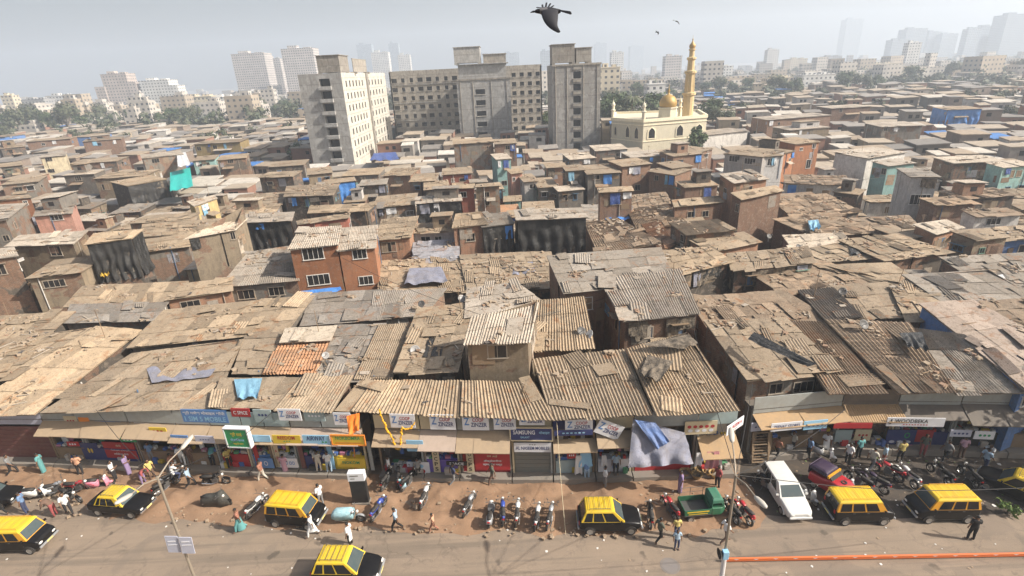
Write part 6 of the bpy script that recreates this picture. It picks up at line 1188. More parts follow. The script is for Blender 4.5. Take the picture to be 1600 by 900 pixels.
CARS = {
 'hatch': dict(body=[(-1.72, .60, .42, .86), (-1.62, .71, .3, .93), (-1.0, .75, .22, .95), (.55, .75, .22, .93), (.95, .74, .24, .90), (1.45, .70, .28, .80), (1.70, .60, .36, .68)], belt=.93, roof=1.52, xb=(-1.60, .78), xr=(-1.32, .18), hw=.71, hr=.57, wx=(-1.12, 1.12), L=1.72, div=(-.95, -.25, .62)),
 'van': dict(body=[(-1.70, .68, .40, 1.02), (-1.64, .74, .28, 1.06), (-.9, .76, .22, 1.06), (.8, .76, .22, 1.04), (1.25, .74, .26, 1.0), (1.6, .70, .30, .88), (1.72, .62, .36, .74)], belt=1.04, roof=1.68, xb=(-1.66, 1.18), xr=(-1.52, .78), hw=.73, hr=.63, wx=(-1.08, 1.10), L=1.72, div=(-.8, .0, .82)),
 'sedan': dict(body=[(-1.95, .60, .42, .80), (-1.86, .70, .3, .88), (-1.1, .74, .24, .90), (.75, .74, .24, .90), (1.25, .72, .26, .88), (1.75, .70, .30, .80), (1.94, .62, .38, .70)], belt=.90, roof=1.46, xb=(-1.28, .82), xr=(-.92, .30), hw=.70, hr=.57, wx=(-1.2, 1.22), L=1.93, div=(-.85, -.28, .42)),
 'long': dict(body=[(-2.05, .66, .42, .90), (-1.95, .76, .3, .98), (-1.2, .81, .22, .98), (.8, .81, .22, .96), (1.3, .79, .26, .92), (1.85, .74, .30, .80), (2.06, .62, .38, .68)], belt=.97, roof=1.48, xb=(-1.98, .98), xr=(-1.72, .28), hw=.77, hr=.62, wx=(-1.25, 1.28), L=2.05, div=(-1.2, -.35, .5))}
def car(kind, loc, h, label, body='black', top='yellow', rack=True, name='taxi', cat='taxi', load=False):
    s = CARS[kind]; r = empty(name, loc, h, label, cat, 'black and yellow taxis' if name == 'taxi' else None); k_ = {'van': .94, 'sedan': .94, 'long': .93}.get(kind, 1); r.scale = (k_, k_, k_); M_ = V
    mb = MB(); mb.loft([sect(*a) for a in s['body']]); soft(mb.build('body', M_[body], r, smooth=True, fixn=True), .06)
    (a0, a1), (b0, b1), zb, zr, hw, hr = s['xb'], s['xr'], s['belt'] - .03, s['roof'], s['hw'], s['hr']
    lo = [Vector((a0, -hw, zb)), Vector((a1, -hw, zb)), Vector((a1, hw, zb)), Vector((a0, hw, zb))]; hi = [Vector((b0, -hr, zr)), Vector((b1, -hr, zr)), Vector((b1, hr, zr)), Vector((b0, hr, zr))]
    # roof panel and pillars around a dark glass house
    mb = MB(); cr = [(1.0, 0), (.98, .035), (.8, .06), (0.45, .075)]; cx = (b0 + b1) / 2; mb.loft([[Vector((cx + (p.x - cx) * k * (1.03 if k == 1 else 1), p.y * k * (1.03 if k == 1 else 1), zr + dz - .03)) for p in hi] for k, dz in cr]); mb.loft([[Vector((cx + (p.x - cx) * 1.03, p.y * 1.03, zr - .03)) for p in hi], [Vector((cx + (p.x - cx) * 1.07, p.y * 1.06, zr - .11)) for p in hi]])
    for k in range(4): mb.box((b0 + (b1 - b0) * (.2 + .2 * k), 0, zr + .045), (.03, hr * 1.5, .014))
    soft(mb.build('roof', M_[top], r, smooth=True, fixn=True), .02)
    def seg(p0, p1, q0, q1, t0, t1, up_=.86, lo_=.06): return [lerp(lerp(p0, p1, t0), lerp(q0, q1, t0), lo_), lerp(lerp(p0, p1, t1), lerp(q0, q1, t1), lo_), lerp(lerp(p0, p1, t1), lerp(q0, q1, t1), up_), lerp(lerp(p0, p1, t0), lerp(q0, q1, t0), up_)]
    mb = MB(); mb.loft([lo, [lerp(a, b, .97) for a, b in zip(lo, hi)]]); mb.build('pillars', M_['amber' if top == 'yellow' and kind == 'van' else top], r, fixn=True)
    def glass(q, nm, m):
        n = (q[1] - q[0]).cross(q[3] - q[0]).normalized(); c = sum(q, Vector()) / 4
        if n.dot(c - Vector((0, 0, c.z))) < 0: n = -n
        g = MB(); g.poly([p + n * .012 for p in q]); return g.build(nm, m, r)
    glass(seg(lo[1], lo[2], hi[1], hi[2], .06, .94), 'windscreen', M_['wglass']); glass(seg(lo[0], lo[3], hi[0], hi[3], .08, .92), 'rear_window', M_['glass'])
    tt = [(x - a0) / (a1 - a0) for x in s['div']]; tt = [.04] + [t for t in tt] ; tt = [tt[0]] + [min(.97, t) for t in tt[1:]]
    for side in (0, 1):
        p0, p1, q0, q1 = (lo[0], lo[1], hi[0], hi[1]) if side == 0 else (lo[3], lo[2], hi[3], hi[2])
        for u0, u1 in zip(tt, tt[1:]): glass(seg(p0, p1, q0, q1, u0 + .015, u1 - .02), 'side_window', M_['glass'])
    for x in s['wx']:
        for y in (-1, 1):
            wheel(r, x, y * (s['hw'] - .03)); mb = MB(); hwx = s['hw'] + .042; mb.add([(x + .34 * math.cos(math.pi * k / 10), y * hwx, .27 + .34 * math.sin(math.pi * k / 10)) for k in range(11)] + [(x + .28 * math.cos(math.pi * k / 10), y * hwx, .27 + .28 * math.sin(math.pi * k / 10)) for k in range(11)], [(k, k + 1, 12 + k, 11 + k) for k in range(10)]); mb.add([(x + .34 * math.cos(math.pi * k / 10), y * hwx, .27 + .34 * math.sin(math.pi * k / 10)) for k in range(11)] + [(x + .34 * math.cos(math.pi * k / 10), y * (hwx - .1), .27 + .34 * math.sin(math.pi * k / 10)) for k in range(11)], [(k, k + 1, 12 + k, 11 + k) for k in range(10)]); mb.build('wheel_arch', M_[body if kind in ('long', 'sedan') else 'seat'], r)
    L = s['L']; zf = s['body'][-1][3] - .06
    for y in (-1, 1):
        mb = MB(); mb.ell((L - .03, y * .47, zf - .03), (.07, .15, .085), 10, 6); mb.build('headlight', M_['lampw'], r, smooth=True); mb = MB(); mb.box((-L + .04, y * .55, s['body'][0][3] - .12), (.1, .13, .22)); mb.build('tail_light', M_['lampr'], r); mb = MB(); mb.box((a1 - .2, y * (hw + .13), zb + .1), (.08, .16, .12)); mb.tube([(a1 - .2, y * (hw - .03), zb + .06), (a1 - .2, y * (hw + .1), zb + .1)], .018, 5); bevel(mb.build('mirror', M_[body], r), .02)
    bm_ = 'chrome' if kind == 'sedan' or body == 'white' else 'silver'
    for e in (-1, 1): mb = MB(); mb.box((e * (L + .03), 0, .42), (.1, 1.34, .13)); bevel(mb.build('bumper', M_['bwhite' if body == 'white' else bm_], r), .03); mb = MB(); mb.box((e * (L + .09), 0, .45), (.015, .42, .11)); mb.build('number_plate', M_['plate' if name == 'taxi' else 'bwhite'], r)
    mb = MB(); mb.box((L - .06, 0, zf - .06), (.1, .6, .1)); mb.build('grille', M_['seat'], r)
    mb = MB()
    for y in (-1, 1): mb.box((-.1, y * (s['hw'] + .018), .62), (2.0, .02, .04)); mb.box((.1, y * (s['hw'] + .022), s['belt'] - .12), (.14, .02, .03)); mb.box((-.7, y * (s['hw'] + .022), s['belt'] - .12), (.14, .02, .03))
    mb.build('door_trim', M_['chrome' if kind == 'sedan' else 'engine'], r)
    if rack:
        mb = MB(); z = zr + .10
        for y in (-1, 1): mb.tube([(b0 + .2, y * hr * .82, z + .03), (b1 - .15, y * hr * .82, z + .03)], .014, 5)
        for k in range(5): x = lerp(b0 + .2, b1 - .15, k / 4); mb.tube([(x, -hr * .82, z), (x, hr * .82, z)], .012, 5); 
        for x in (b0 + .2, b1 - .15):
            for y in (-1, 1): mb.tube([(x, y * hr * .82, zr - .02), (x, y * hr * .82, z + .03)], .014, 5)
        mb.build('roof_rack', M_['amber' if kind == 'van' else 'engine'], r)
    return r
car('van', up(38, 851, .004), rad(-2), 'boxy black and yellow taxi cut by the left edge of the photo'); car('sedan', up(194, 795, .1), rad(-9), 'black taxi with a plain bright yellow roof beside the double lamp'); car('van', up(466, 812, .02), rad(-10), 'black and yellow taxi with roof rack parked before the notice pillar')
car('hatch', up(546, 899, .004), rad(-4), 'rounded black taxi with a ribbed yellow roof driving along the road'); car('hatch', up(951, 820, .05), rad(-3), 'small rounded black taxi parked between the motorbikes and the green cargo three wheeler'); car('van', up(1338, 806, .01), rad(-3), 'black taxi with amber window pillars and roof rack, next to the white car')
car('van', up(1466, 803, .01), rad(177), 'black taxi with a yellow roof facing the other way, a person in black beside it', 'black', 'yellow'); car('hatch', up(1583, 772, .01), rad(128), 'black taxi with dull yellow roof in the shade of the street tree')
car('sedan', up(-12, 786, .004), rad(2), 'black car with only its nose in view at the left edge', 'black', 'black', False, 'car', 'car'); car('long', up(1224, 778, .006), rad(-91), 'long white car parked nose to the road', 'white', 'white', False, 'car', 'car')
# three wheeled goods carrier
def cargo(loc, h, label):
    r = empty('cargo_three_wheeler', loc, h, label, 'three wheeler'); r.scale = (.78, .82, .86); mb = MB(); fl, z0, z1 = 1.95, .62, 1.02; x0 = -1.35; x1 = x0 + fl
    mb.box(((x0 + x1) / 2, 0, z0), (fl, 1.4, .08)); mb.build('bed', V['engine'], r); mb = MB()
    for y in (-1, 1): mb.box(((x0 + x1) / 2, y * .68, (z0 + z1) / 2 + .05), (fl, .05, z1 - z0))
    mb.box((x0, 0, (z0 + z1) / 2 + .05), (.05, 1.33, z1 - z0)); mb.box((x1, 0, (z0 + z1) / 2 + .05), (.05, 1.33, z1 - z0)); bevel(mb.build('side_boards', V['green'], r), .01)
    mb = MB(); mb.box(((x0 + x1) / 2, -.715, .93), (1.6, .012, .08)); mb.box(((x0 + x1) / 2, -.715, .75), (1.4, .012, .05)); mb.build('painted_stripe', V['yellow'], r)
    mb = MB()
    for x in (x0 + .1, x0 + .9, x1 - .1): mb.tube([(x, .68, 1.0), (x, .68, 1.75)], .02, 5)
    mb.tube([(x0 + .1, .68, 1.75), (x1 - .1, .68, 1.75)], .02, 5); mb.tube([(x0 + .1, .68, 1.4), (x1 - .1, .68, 1.4)], .015, 5); mb.build('rail', V['engine'], r)
    mb = MB(); c0 = x1 + .04; mb.loft([[Vector(p) for p in ((x, -w_, zb), (x, w_, zb), (x, w_, zt), (x, -w_, zt))] for x, w_, zb, zt in ((c0, .64, .45, 1.05), (c0 + .7, .62, .42, 1.0), (c0 + 1.05, .42, .42, .95), (c0 + 1.2, .25, .5, .8))]); soft(mb.build('cab', V['green'], r, smooth=True, fixn=True), .08)
    mb = MB(); mb.loft([[Vector((x, y * w_, z)) for x, y, z in ((c0 - .02, -1, 1.72), (c0 + .75, -1, 1.70), (c0 + .75, 1, 1.70), (c0 - .02, 1, 1.72))] if 0 else [Vector((cx_, -w_, z)), Vector((dx_, -w_, z)), Vector((dx_, w_, z)), Vector((cx_, w_, z))] for cx_, dx_, w_, z in ((c0, c0 + .86, .64, 1.42), (c0 + .02, c0 + .80, .62, 1.66), (c0 + .1, c0 + .66, .5, 1.76))]); mb.box((c0 + .02, 0, 1.25), (.05, 1.26, .5)); soft(mb.build('canopy', V['greenl'], r, smooth=True, fixn=True), .08)
    mb = MB()
    for y in (-.6, .6): mb.tube([(c0 + .98, y * .8, .95), (c0 + .80, y, 1.45)], .03, 6)
    mb.build('pillars', V['green'], r); mb = MB(); q = [Vector((c0 + 1.0, -.42, 1.0)), Vector((c0 + 1.0, .42, 1.0)), Vector((c0 + .86, .55, 1.42)), Vector((c0 + .86, -.55, 1.42))]; mb.poly(q); mb.build('windscreen', V['wglass'], r)
    wheel(r, -.85, -.58, .25); wheel(r, -.85, .58, .25); wheel(r, c0 + .85, 0, .25)
    for y in (-.3, .3): mb = MB(); mb.ell((c0 + 1.12, y, .8), (.05, .08, .08), 8, 5); mb.build('headlight', V['lampw'], r, smooth=True)
    mb = MB(); mb.box((x0 - .04, 0, .55), (.05, 1.2, .1)); mb.build('bumper', V['engine'], r)
cargo(up(1091, 804, .06), rad(3), 'green three wheeled goods carrier with an empty bed')
def rick(loc, h, label):
    r = empty('auto_rickshaw', loc, h, label, 'auto rickshaw'); mb = MB(); mb.loft([[Vector(p) for p in ((x, -w_, zb), (x, w_, zb), (x, w_ * .92, zt), (x, -w_ * .92, zt))] for x, w_, zb, zt in ((-1.2, .6, .4, .95), (-.5, .64, .3, 1.0), (.0, .62, .3, 1.12), (.6, .60, .3, 1.08), (1.1, .46, .34, .92), (1.35, .28, .45, .75))]); soft(mb.build('body', V['red'], r, smooth=True, fixn=True), .09)
    mb = MB(); mb.loft([[Vector((a, -w_, z)), Vector((b, -w_, z)), Vector((b, w_, z)), Vector((a, w_, z))] for a, b, w_, z in ((-1.2, -.12, .62, 1.25), (-1.15, -.2, .56, 1.45), (-.95, -.4, .42, 1.52))]); mb.box((-1.22, 0, 1.15), (.06, 1.2, .6)); soft(mb.build('hood', V['purple'], r, smooth=True, fixn=True), .08); mb = MB(); mb.box((-.06, 0, 1.3), (.1, 1.24, .16)); mb.build('hood_edge', V['amber'], r)
    mb = MB(); mb.poly([Vector((.16, -.5, 1.13)), Vector((.16, .5, 1.13)), Vector((-.04, .52, 1.3)), Vector((-.04, -.52, 1.3))]); mb.build('windscreen', V['glass'], r); mb = MB(); mb.lathe([(.09, 0), (.16, .0), (.16, .03), (.09, .03)], (.55, 0, 1.1), 12); mb.build('badge', V['seat'], r)
    wheel(r, -.8, -.55, .22, .1); wheel(r, -.8, .55, .22, .1); wheel(r, 1.0, 0, .22, .1)
rick(up(1299, 768, .006), rad(-60), 'red auto rickshaw with a dark purple hood behind the amber pillared taxi')
# ------------------------------------------------------------------ two wheelers
def bike(paintm='bwhite'):
    r = empty('motorbike', (0, 0, 0)); wheel(r, -.62, 0, .30, .1, True); wheel(r, .64, 0, .30, .09, True); P_ = V[paintm]
    mb = MB(); mb.box((-.02, 0, .42), (.38, .24, .3), tilt=(0, .15)); mb.box((.05, 0, .6), (.22, .2, .16)); mb.tube([(-.6, .12, .3), (-.1, .12, .34)], .03, 6); bevel(mb.build('engine', V['engine'], r), .03)
    mb = MB(); mb.loft([[Vector((x, y * w_, z + dz * h_)) for y, dz in ((-1, 0), (-.8, .8), (0, 1.1), (.8, .8), (1, 0), (.6, -.5), (-.6, -.5))] for x, w_, z, h_ in ((-.12, .07, .80, .05), (.0, .12, .82, .1), (.22, .15, .84, .12), (.38, .08, .86, .06))]); mb.build('tank', P_, r, smooth=True)
    mb = MB(); mb.loft([[Vector((x, y * w_, z + dz * .07)) for y, dz in ((-1, -.6), (-.9, .8), (0, 1), (.9, .8), (1, -.6))] for x, w_, z in ((-.75, .09, .86), (-.5, .13, .82), (-.2, .11, .80), (-.08, .08, .82))]); mb.build('seat', V['seat'], r, smooth=True)
    mb = MB(); mb.loft([[Vector((x, y * w_, z + dz * .1)) for y, dz in ((-1, 0), (-.6, .8), (.6, .8), (1, 0), (.6, -.8), (-.6, -.8))] for x, w_, z in ((-.88, .05, .80), (-.7, .11, .74), (-.3, .13, .70), (-.1, .09, .68))]); mb.build('tail_cowl', P_, r, smooth=True)
    mb = MB()
    for y in (-.08, .08): mb.tube([(.64, y, .3), (.46, y, .92)], .022, 6)
    mb.tube([(.46, 0, .95), (.36, -.2, 1.02), (.26, -.36, 1.0)], .017, 5); mb.tube([(.46, 0, .95), (.36, .2, 1.02), (.26, .36, 1.0)], .017, 5)
    for y in (-.26, .26): mb.tube([(.34, y, 1.0), (.36, y * 1.15, 1.18)], .01, 4); mb.ell((.36, y * 1.2, 1.22), (.02, .06, .04), 6, 4)
    mb.build('fork', V['engine'], r); mb = MB(); mb.ell((.55, 0, .90), (.08, .09, .09), 10, 6); mb.build('headlight', V['lampw'], r, smooth=True)
    mb = MB(); 
    for x0, a0, a1 in ((.64, 25, 150), (-.62, 30, 130)):
        pts = [(x0 + .335 * math.cos(rad(a)), .3 + .335 * math.sin(rad(a))) for a in range(a0, a1, 15)]
        for (xa, za), (xb, zb) in zip(pts, pts[1:]): mb.add([(xa, -.065, za), (xa, .065, za), (xb, .065, zb), (xb, -.065, zb)], [(0, 1, 2, 3)])
    mb.build('mudguard', P_, r); mb = MB(); mb.tube([(.1, -.15, .35), (-.2, -.17, .27), (-.8, -.17, .38)], [.025, .035, .05], 8); mb.build('exhaust', V['chrome'], r); mb = MB(); mb.box((-.88, 0, .72), (.05, .12, .07)); mb.build('tail_light', V['lampr'], r)
    mb = MB(); mb.tube([(0, .1, .3), (-.02, .26, .02)], .014, 5); mb.build('side_stand', V['engine'], r); return r
def scooter(paintm='bwhite'):
    r = empty('scooter', (0, 0, 0)); wheel(r, -.55, 0, .24, .11); wheel(r, .58, 0, .24, .1); P_ = V[paintm]
    mb = MB(); mb.loft([[Vector((x, y * w_, z + dz * h_)) for y, dz in ((-1, -1), (-1, .2), (-.7, 1), (.7, 1), (1, .2), (1, -1))] for x, w_, z, h_ in ((-.88, .06, .62, .06), (-.75, .17, .56, .18), (-.35, .2, .52, .22), (-.05, .14, .45, .2))]); mb.build('body', P_, r, smooth=True)
    mb = MB(); mb.box((.15, 0, .27), (.5, .3, .05)); mb.build('floorboard', V['seat'], r); mb = MB(); mb.loft([[Vector((x, -w_, z)), Vector((x + d, 0, z)), Vector((x, w_, z)), Vector((x - .05, w_ * .9, z)), Vector((x - .05, -w_ * .9, z))] for x, w_, z, d in ((.42, .2, .26, .1), (.46, .23, .5, .14), (.42, .19, .78, .12), (.36, .1, .92, .08))]); mb.build('apron', P_, r, fixn=True)
    mb = MB(); mb.ell((.58, 0, .42), (.2, .1, .1), 10, 6); mb.build('front_mudguard', P_, r, smooth=True); mb = MB(); mb.tube([(.58, 0, .24), (.38, 0, .95)], .03, 6); mb.tube([(.3, -.33, .98), (.38, 0, .97), (.3, .33, .98)], .02, 5)
    for y in (-.24, .24): mb.tube([(.34, y, .98), (.37, y * 1.2, 1.15)], .01, 4); mb.ell((.37, y * 1.25, 1.19), (.02, .06, .045), 6, 4)
    mb.build('handlebar', V['engine'], r); mb = MB(); mb.ell((.43, 0, .96), (.09, .13, .08), 10, 6); mb.build('headlight', V['lampw'], r, smooth=True)
    mb = MB(); mb.loft([[Vector((x, y * w_, z + dz * .07)) for y, dz in ((-1, -.7), (-.9, .8), (0, 1), (.9, .8), (1, -.7))] for x, w_, z in ((-.78, .1, .80), (-.45, .14, .77), (-.1, .11, .74))]); mb.build('seat', V['seat'], r, smooth=True); mb = MB(); mb.box((-.87, 0, .66), (.05, .16, .07)); mb.build('tail_light', V['lampr'], r); return r
PB, PS = bike(), scooter(); G2 = 'motorbikes and scooters along the street'
def two(kind, px, py, h, col, label, z=.05, lean=.13):
    o = copy_tree(PB if kind == 'b' else PS); o.location = up(px, py, z); o.rotation_euler = (lean if kind == 'b' else .08, 0, rad(h)); repaint(o, {'bike_white': V[col]}); tag(o, label, 'motorbike' if kind == 'b' else 'scooter', G2); return o
for a in (('s', 64, 777, 8, 'bwhite', 'white scooter behind the man in a blue shirt'), ('b', 94, 770, 20, 'silver', 'grey motorbike with a green bundle beside the white scooter'), ('b', 128, 768, 6, 'red', 'red motorbike standing on the verge left of the plain roofed taxi'), ('b', 116, 782, -20, 'black', 'black motorbike behind the walking man in a white shirt'), ('s', 160, 762, 10, 'pink', 'pink scooter just behind the plain roofed taxi'), ('b', 262, 765, 60, 'black', 'black motorbike amid the people right of the plain roofed taxi'), ('b', 276, 752, 50, 'silver', 'grey motorbike under a rider in white by the lamp arm'),
          ('b', 340, 757, 3, 'black', 'black motorbike alone on the orange dirt'), ('b', 403, 798, 68, 'bwhite', 'white and black motorbike left of the taxi by the notice pillar'), ('b', 592, 802, 70, 'bblue', 'blue motorbike leaning right of the notice pillar'), ('b', 664, 783, 78, 'bwhite', 'white and black motorbike alone before the violet counter'), ('b', 733, 796, 68, 'silver', 'thin grey motorbike alone left of the parked row'), ('s', 766, 812, 84, 'silver', 'silver scooter at the left end of the parked row'), ('b', 784, 808, 92, 'bblue', 'blue motorbike second in the parked row'),
          ('b', 807, 809, 84, 'bwhite', 'white and blue motorbike third in the parked row'), ('b', 838, 815, 78, 'bwhite', 'white motorbike fourth in the parked row'), ('b', 858, 814, 74, 'silver', 'pale motorbike at the right end of the parked row'), ('b', 1013, 812, 82, 'black', 'black and white motorbike right of the small rounded taxi'), ('b', 1044, 802, 106, 'red', 'red motorbike with a white tail left of the green goods carrier'), ('b', 1139, 806, 100, 'black', 'black motorbike right of the green goods carrier'), ('b', 1158, 808, 104, 'red', 'red motorbike behind the lamp pole'),
          ('b', 1192, 764, 118, 'black', 'black motorbike left of the long white car'), ('s', 1259, 780, -66, 'silver', 'silver covered scooter right of the long white car'), ('s', 1286, 715, -50, 'bwhite', 'white scooter in shade before the dark shop row'), ('s', 1318, 762, -70, 'silver', 'silver scooter between the rickshaw and the taxi'), ('b', 1338, 760, 110, 'black', 'black motorbike behind the amber pillared taxi'), ('b', 1362, 762, 118, 'purple', 'purple black motorbike at the corner of the amber pillared taxi'), ('b', 1384, 745, 125, 'red', 'dull red motorbike in shade behind the gap of the two taxis'), ('b', 1412, 752, 100, 'bwhite', 'white and black motorbike behind the taxi facing the other way'),
          ('b', 1465, 748, 95, 'black', 'black motorbike with a white tail in deep shade'), ('b', 1510, 752, 85, 'black', 'black motorbike with a box carrier in deep shade'), ('b', 605, 756, 75, 'black', 'black motorbike at the left of the workshop door'), ('b', 622, 752, 100, 'engine', 'dark motorbike without paint at the workshop door'), ('b', 640, 757, 60, 'black', 'black motorbike at the right of the workshop door'), ('b', 548, 815, -2, 'silver', 'motorbike under a light blue cover before the notice pillar')): two(*a)
two('b', 342, 790, -3, 'black', 'motorbike hidden under a dark cover on the dirt')
for o in (PB, PS):
    for ch in list(o.children_recursive): bpy.data.objects.remove(ch)
    bpy.data.objects.remove(o)
def cover(px, py, h, m, label, full=True):
    r = up(px, py, .06); mb = MB(); prof = [(-1.0, .12, .5), (-.9, .2, .78), (-.65, .25, .9), (-.3, .26, .92), (.0, .26, .98), (.2, .28, 1.1), (.36, .30, 1.2), (.5, .24, 1.08), (.68, .16, .8), (.8, .1, .55)] if full else [(-.98, .2, .75), (-.75, .28, .96), (-.3, .28, .98), (.1, .26, 1.0), (.3, .2, .96)]
    loops = []
    for i, (x, w_, z) in enumerate(prof):
        l = []
        for k in range(11):
            t = math.pi * k / 10; jx = .02 * noise.noise(Vector((x * 4, k * .7, px))); zz = (.18 if full else .45); l.append(Vector((x + jx, -math.cos(t) * w_ * (1.12 + jx), zz + (z - zz) * max(0, math.sin(t)) ** .45 + jx)))
        loops.append(l)
    mb.loft(loops, caps=True); Q = Matrix.Translation(r) @ Matrix.Rotation(rad(h), 4, 'Z'); mb.v = [tuple(Q @ Vector(v)) for v in mb.v]; tag(mb.build('bike_cover', m, smooth=True), label, 'cover')
cover(342, 790, -3, V['dcover'], 'dark cover pulled over a parked motorbike on the dirt'); cover(548, 815, -2, V['cyan'], 'light blue cover pulled over the motorbike before the notice pillar', False)
# ------------------------------------------------------------------ people
skin = paint('skin_brown', (.20, .105, .06), .6, dirt=.05); hairm = paint('hair_black', (.012, .01, .009), .5, dirt=.02); eyem = paint('eye_dark', (.01, .01, .01), .3, dirt=0)
def clothm(n, c):
    g = sum(c) / 3; c = tuple(x * .68 + g * .32 for x in c)
    return paint('cloth_' + n, c, .9, dirt=.08)
CL = {k: clothm(k, c) for k, c in dict(white=(.74, .74, .72), blue=(.10, .24, .48), lblue=(.30, .47, .62), dark=(.022, .022, .026), black=(.012, .012, .013), grey=(.22, .22, .22), cream=(.58, .52, .40), orange=(.70, .30, .12), yellow=(.70, .52, .04), red=(.42, .04, .04), rust=(.38, .12, .05), teal=(.05, .36, .36), purple=(.30, .18, .42), pink=(.62, .28, .38), brown=(.18, .09, .05), olive=(.10, .11, .07), cyan=(.28, .60, .68), navy=(.03, .05, .14)).items()}
BASEJ = dict(pel=(0, 0, .93), wst=(0, 0, 1.08), chs=(0, .0, 1.28), nck=(0, 0, 1.44), jaw=(0, .02, 1.51), hed=(0, .02, 1.60), top=(0, .01, 1.68), sl=(-.19, 0, 1.39), sr=(.19, 0, 1.39), el=(-.25, -.02, 1.12), er=(.25, -.02, 1.12), wl=(-.26, .05, .88), wr=(.26, .05, .88), hl=(-.27, .07, .80), hr=(.27, .07, .80), pl=(-.10, 0, .88), pr=(.10, 0, .88), kl=(-.11, .02, .48), kr=(.11, .02, .48), al=(-.11, -.02, .08), ar=(.11, -.02, .08), tl=(-.12, .14, .035), tr=(.12, .14, .035))
RADJ = dict(pel=.125, wst=.115, chs=.13, nck=.055, jaw=.075, hed=.098, top=.06, s=.062, e=.043, w=.029, h=.03, p=.088, k=.058, a=.038, t=.034)
BONES = [('pel', 'wst'), ('wst', 'chs'), ('chs', 'nck'), ('nck', 'jaw'), ('jaw', 'hed'), ('hed', 'top')] + [b for s in 'lr' for b in (('chs', 's' + s), ('s' + s, 'e' + s), ('e' + s, 'w' + s), ('w' + s, 'h' + s), ('pel', 'p' + s), ('p' + s, 'k' + s), ('k' + s, 'a' + s), ('a' + s, 't' + s))]
POSES = {
 'stand': {}, 
 'walk': dict(kl=(-.11, .20, .50), al=(-.11, .26, .10), tl=(-.11, .42, .06), kr=(.11, -.02, .48), ar=(.11, -.34, .16), tr=(.11, -.24, .04), el=(-.24, -.14, 1.13), wl=(-.24, -.16, .90), hl=(-.24, -.15, .82), er=(.24, .08, 1.12), wr=(.23, .24, .94), hr=(.22, .30, .88)),
 'talk': dict(er=(.24, .04, 1.12), wr=(.12, .26, 1.16), hr=(.06, .32, 1.2), kl=(-.14, .03, .48), al=(-.17, 0, .08), tl=(-.2, .15, .035)),
 'bend': dict(wst=(0, .10, 1.04), chs=(0, .30, 1.14), nck=(0, .44, 1.20), jaw=(0, .50, 1.20), hed=(0, .57, 1.23), top=(0, .62, 1.28), sl=(-.19, .36, 1.16), sr=(.19, .36, 1.16), el=(-.22, .44, .90), er=(.22, .44, .90), wl=(-.16, .58, .76), wr=(.16, .58, .76), hl=(-.14, .63, .70), hr=(.14, .63, .70)),
 'crouch': dict(pel=(0, -.10, .34), wst=(0, -.04, .48), chs=(0, .06, .66), nck=(0, .10, .82), jaw=(0, .13, .88), hed=(0, .14, .96), top=(0, .13, 1.04), sl=(-.19, .08, .77), sr=(.19, .08, .77), el=(-.24, .26, .60), er=(.24, .26, .60), wl=(-.12, .42, .52), wr=(.12, .42, .52), hl=(-.09, .48, .50), hr=(.09, .48, .50), pl=(-.11, -.08, .32), pr=(.11, -.08, .32), kl=(-.18, .28, .46), kr=(.18, .28, .46), al=(-.13, .06, .08), ar=(.13, .06, .08), tl=(-.15, .22, .035), tr=(.15, .22, .035)),
 'ride': dict(pel=(0, 0, .88), wst=(0, .02, 1.02), chs=(0, .08, 1.22), nck=(0, .12, 1.38), jaw=(0, .15, 1.45), hed=(0, .16, 1.54), top=(0, .15, 1.62), sl=(-.19, .10, 1.33), sr=(.19, .10, 1.33), el=(-.28, .30, 1.14), er=(.28, .30, 1.14), wl=(-.32, .54, 1.04), wr=(.32, .54, 1.04), hl=(-.32, .61, 1.02), hr=(.32, .61, 1.02), pl=(-.12, .02, .85), pr=(.12, .02, .85), kl=(-.2, .38, .66), kr=(.2, .38, .66), al=(-.17, .20, .30), ar=(.17, .20, .30), tl=(-.18, .36, .25), tr=(.18, .36, .25))}
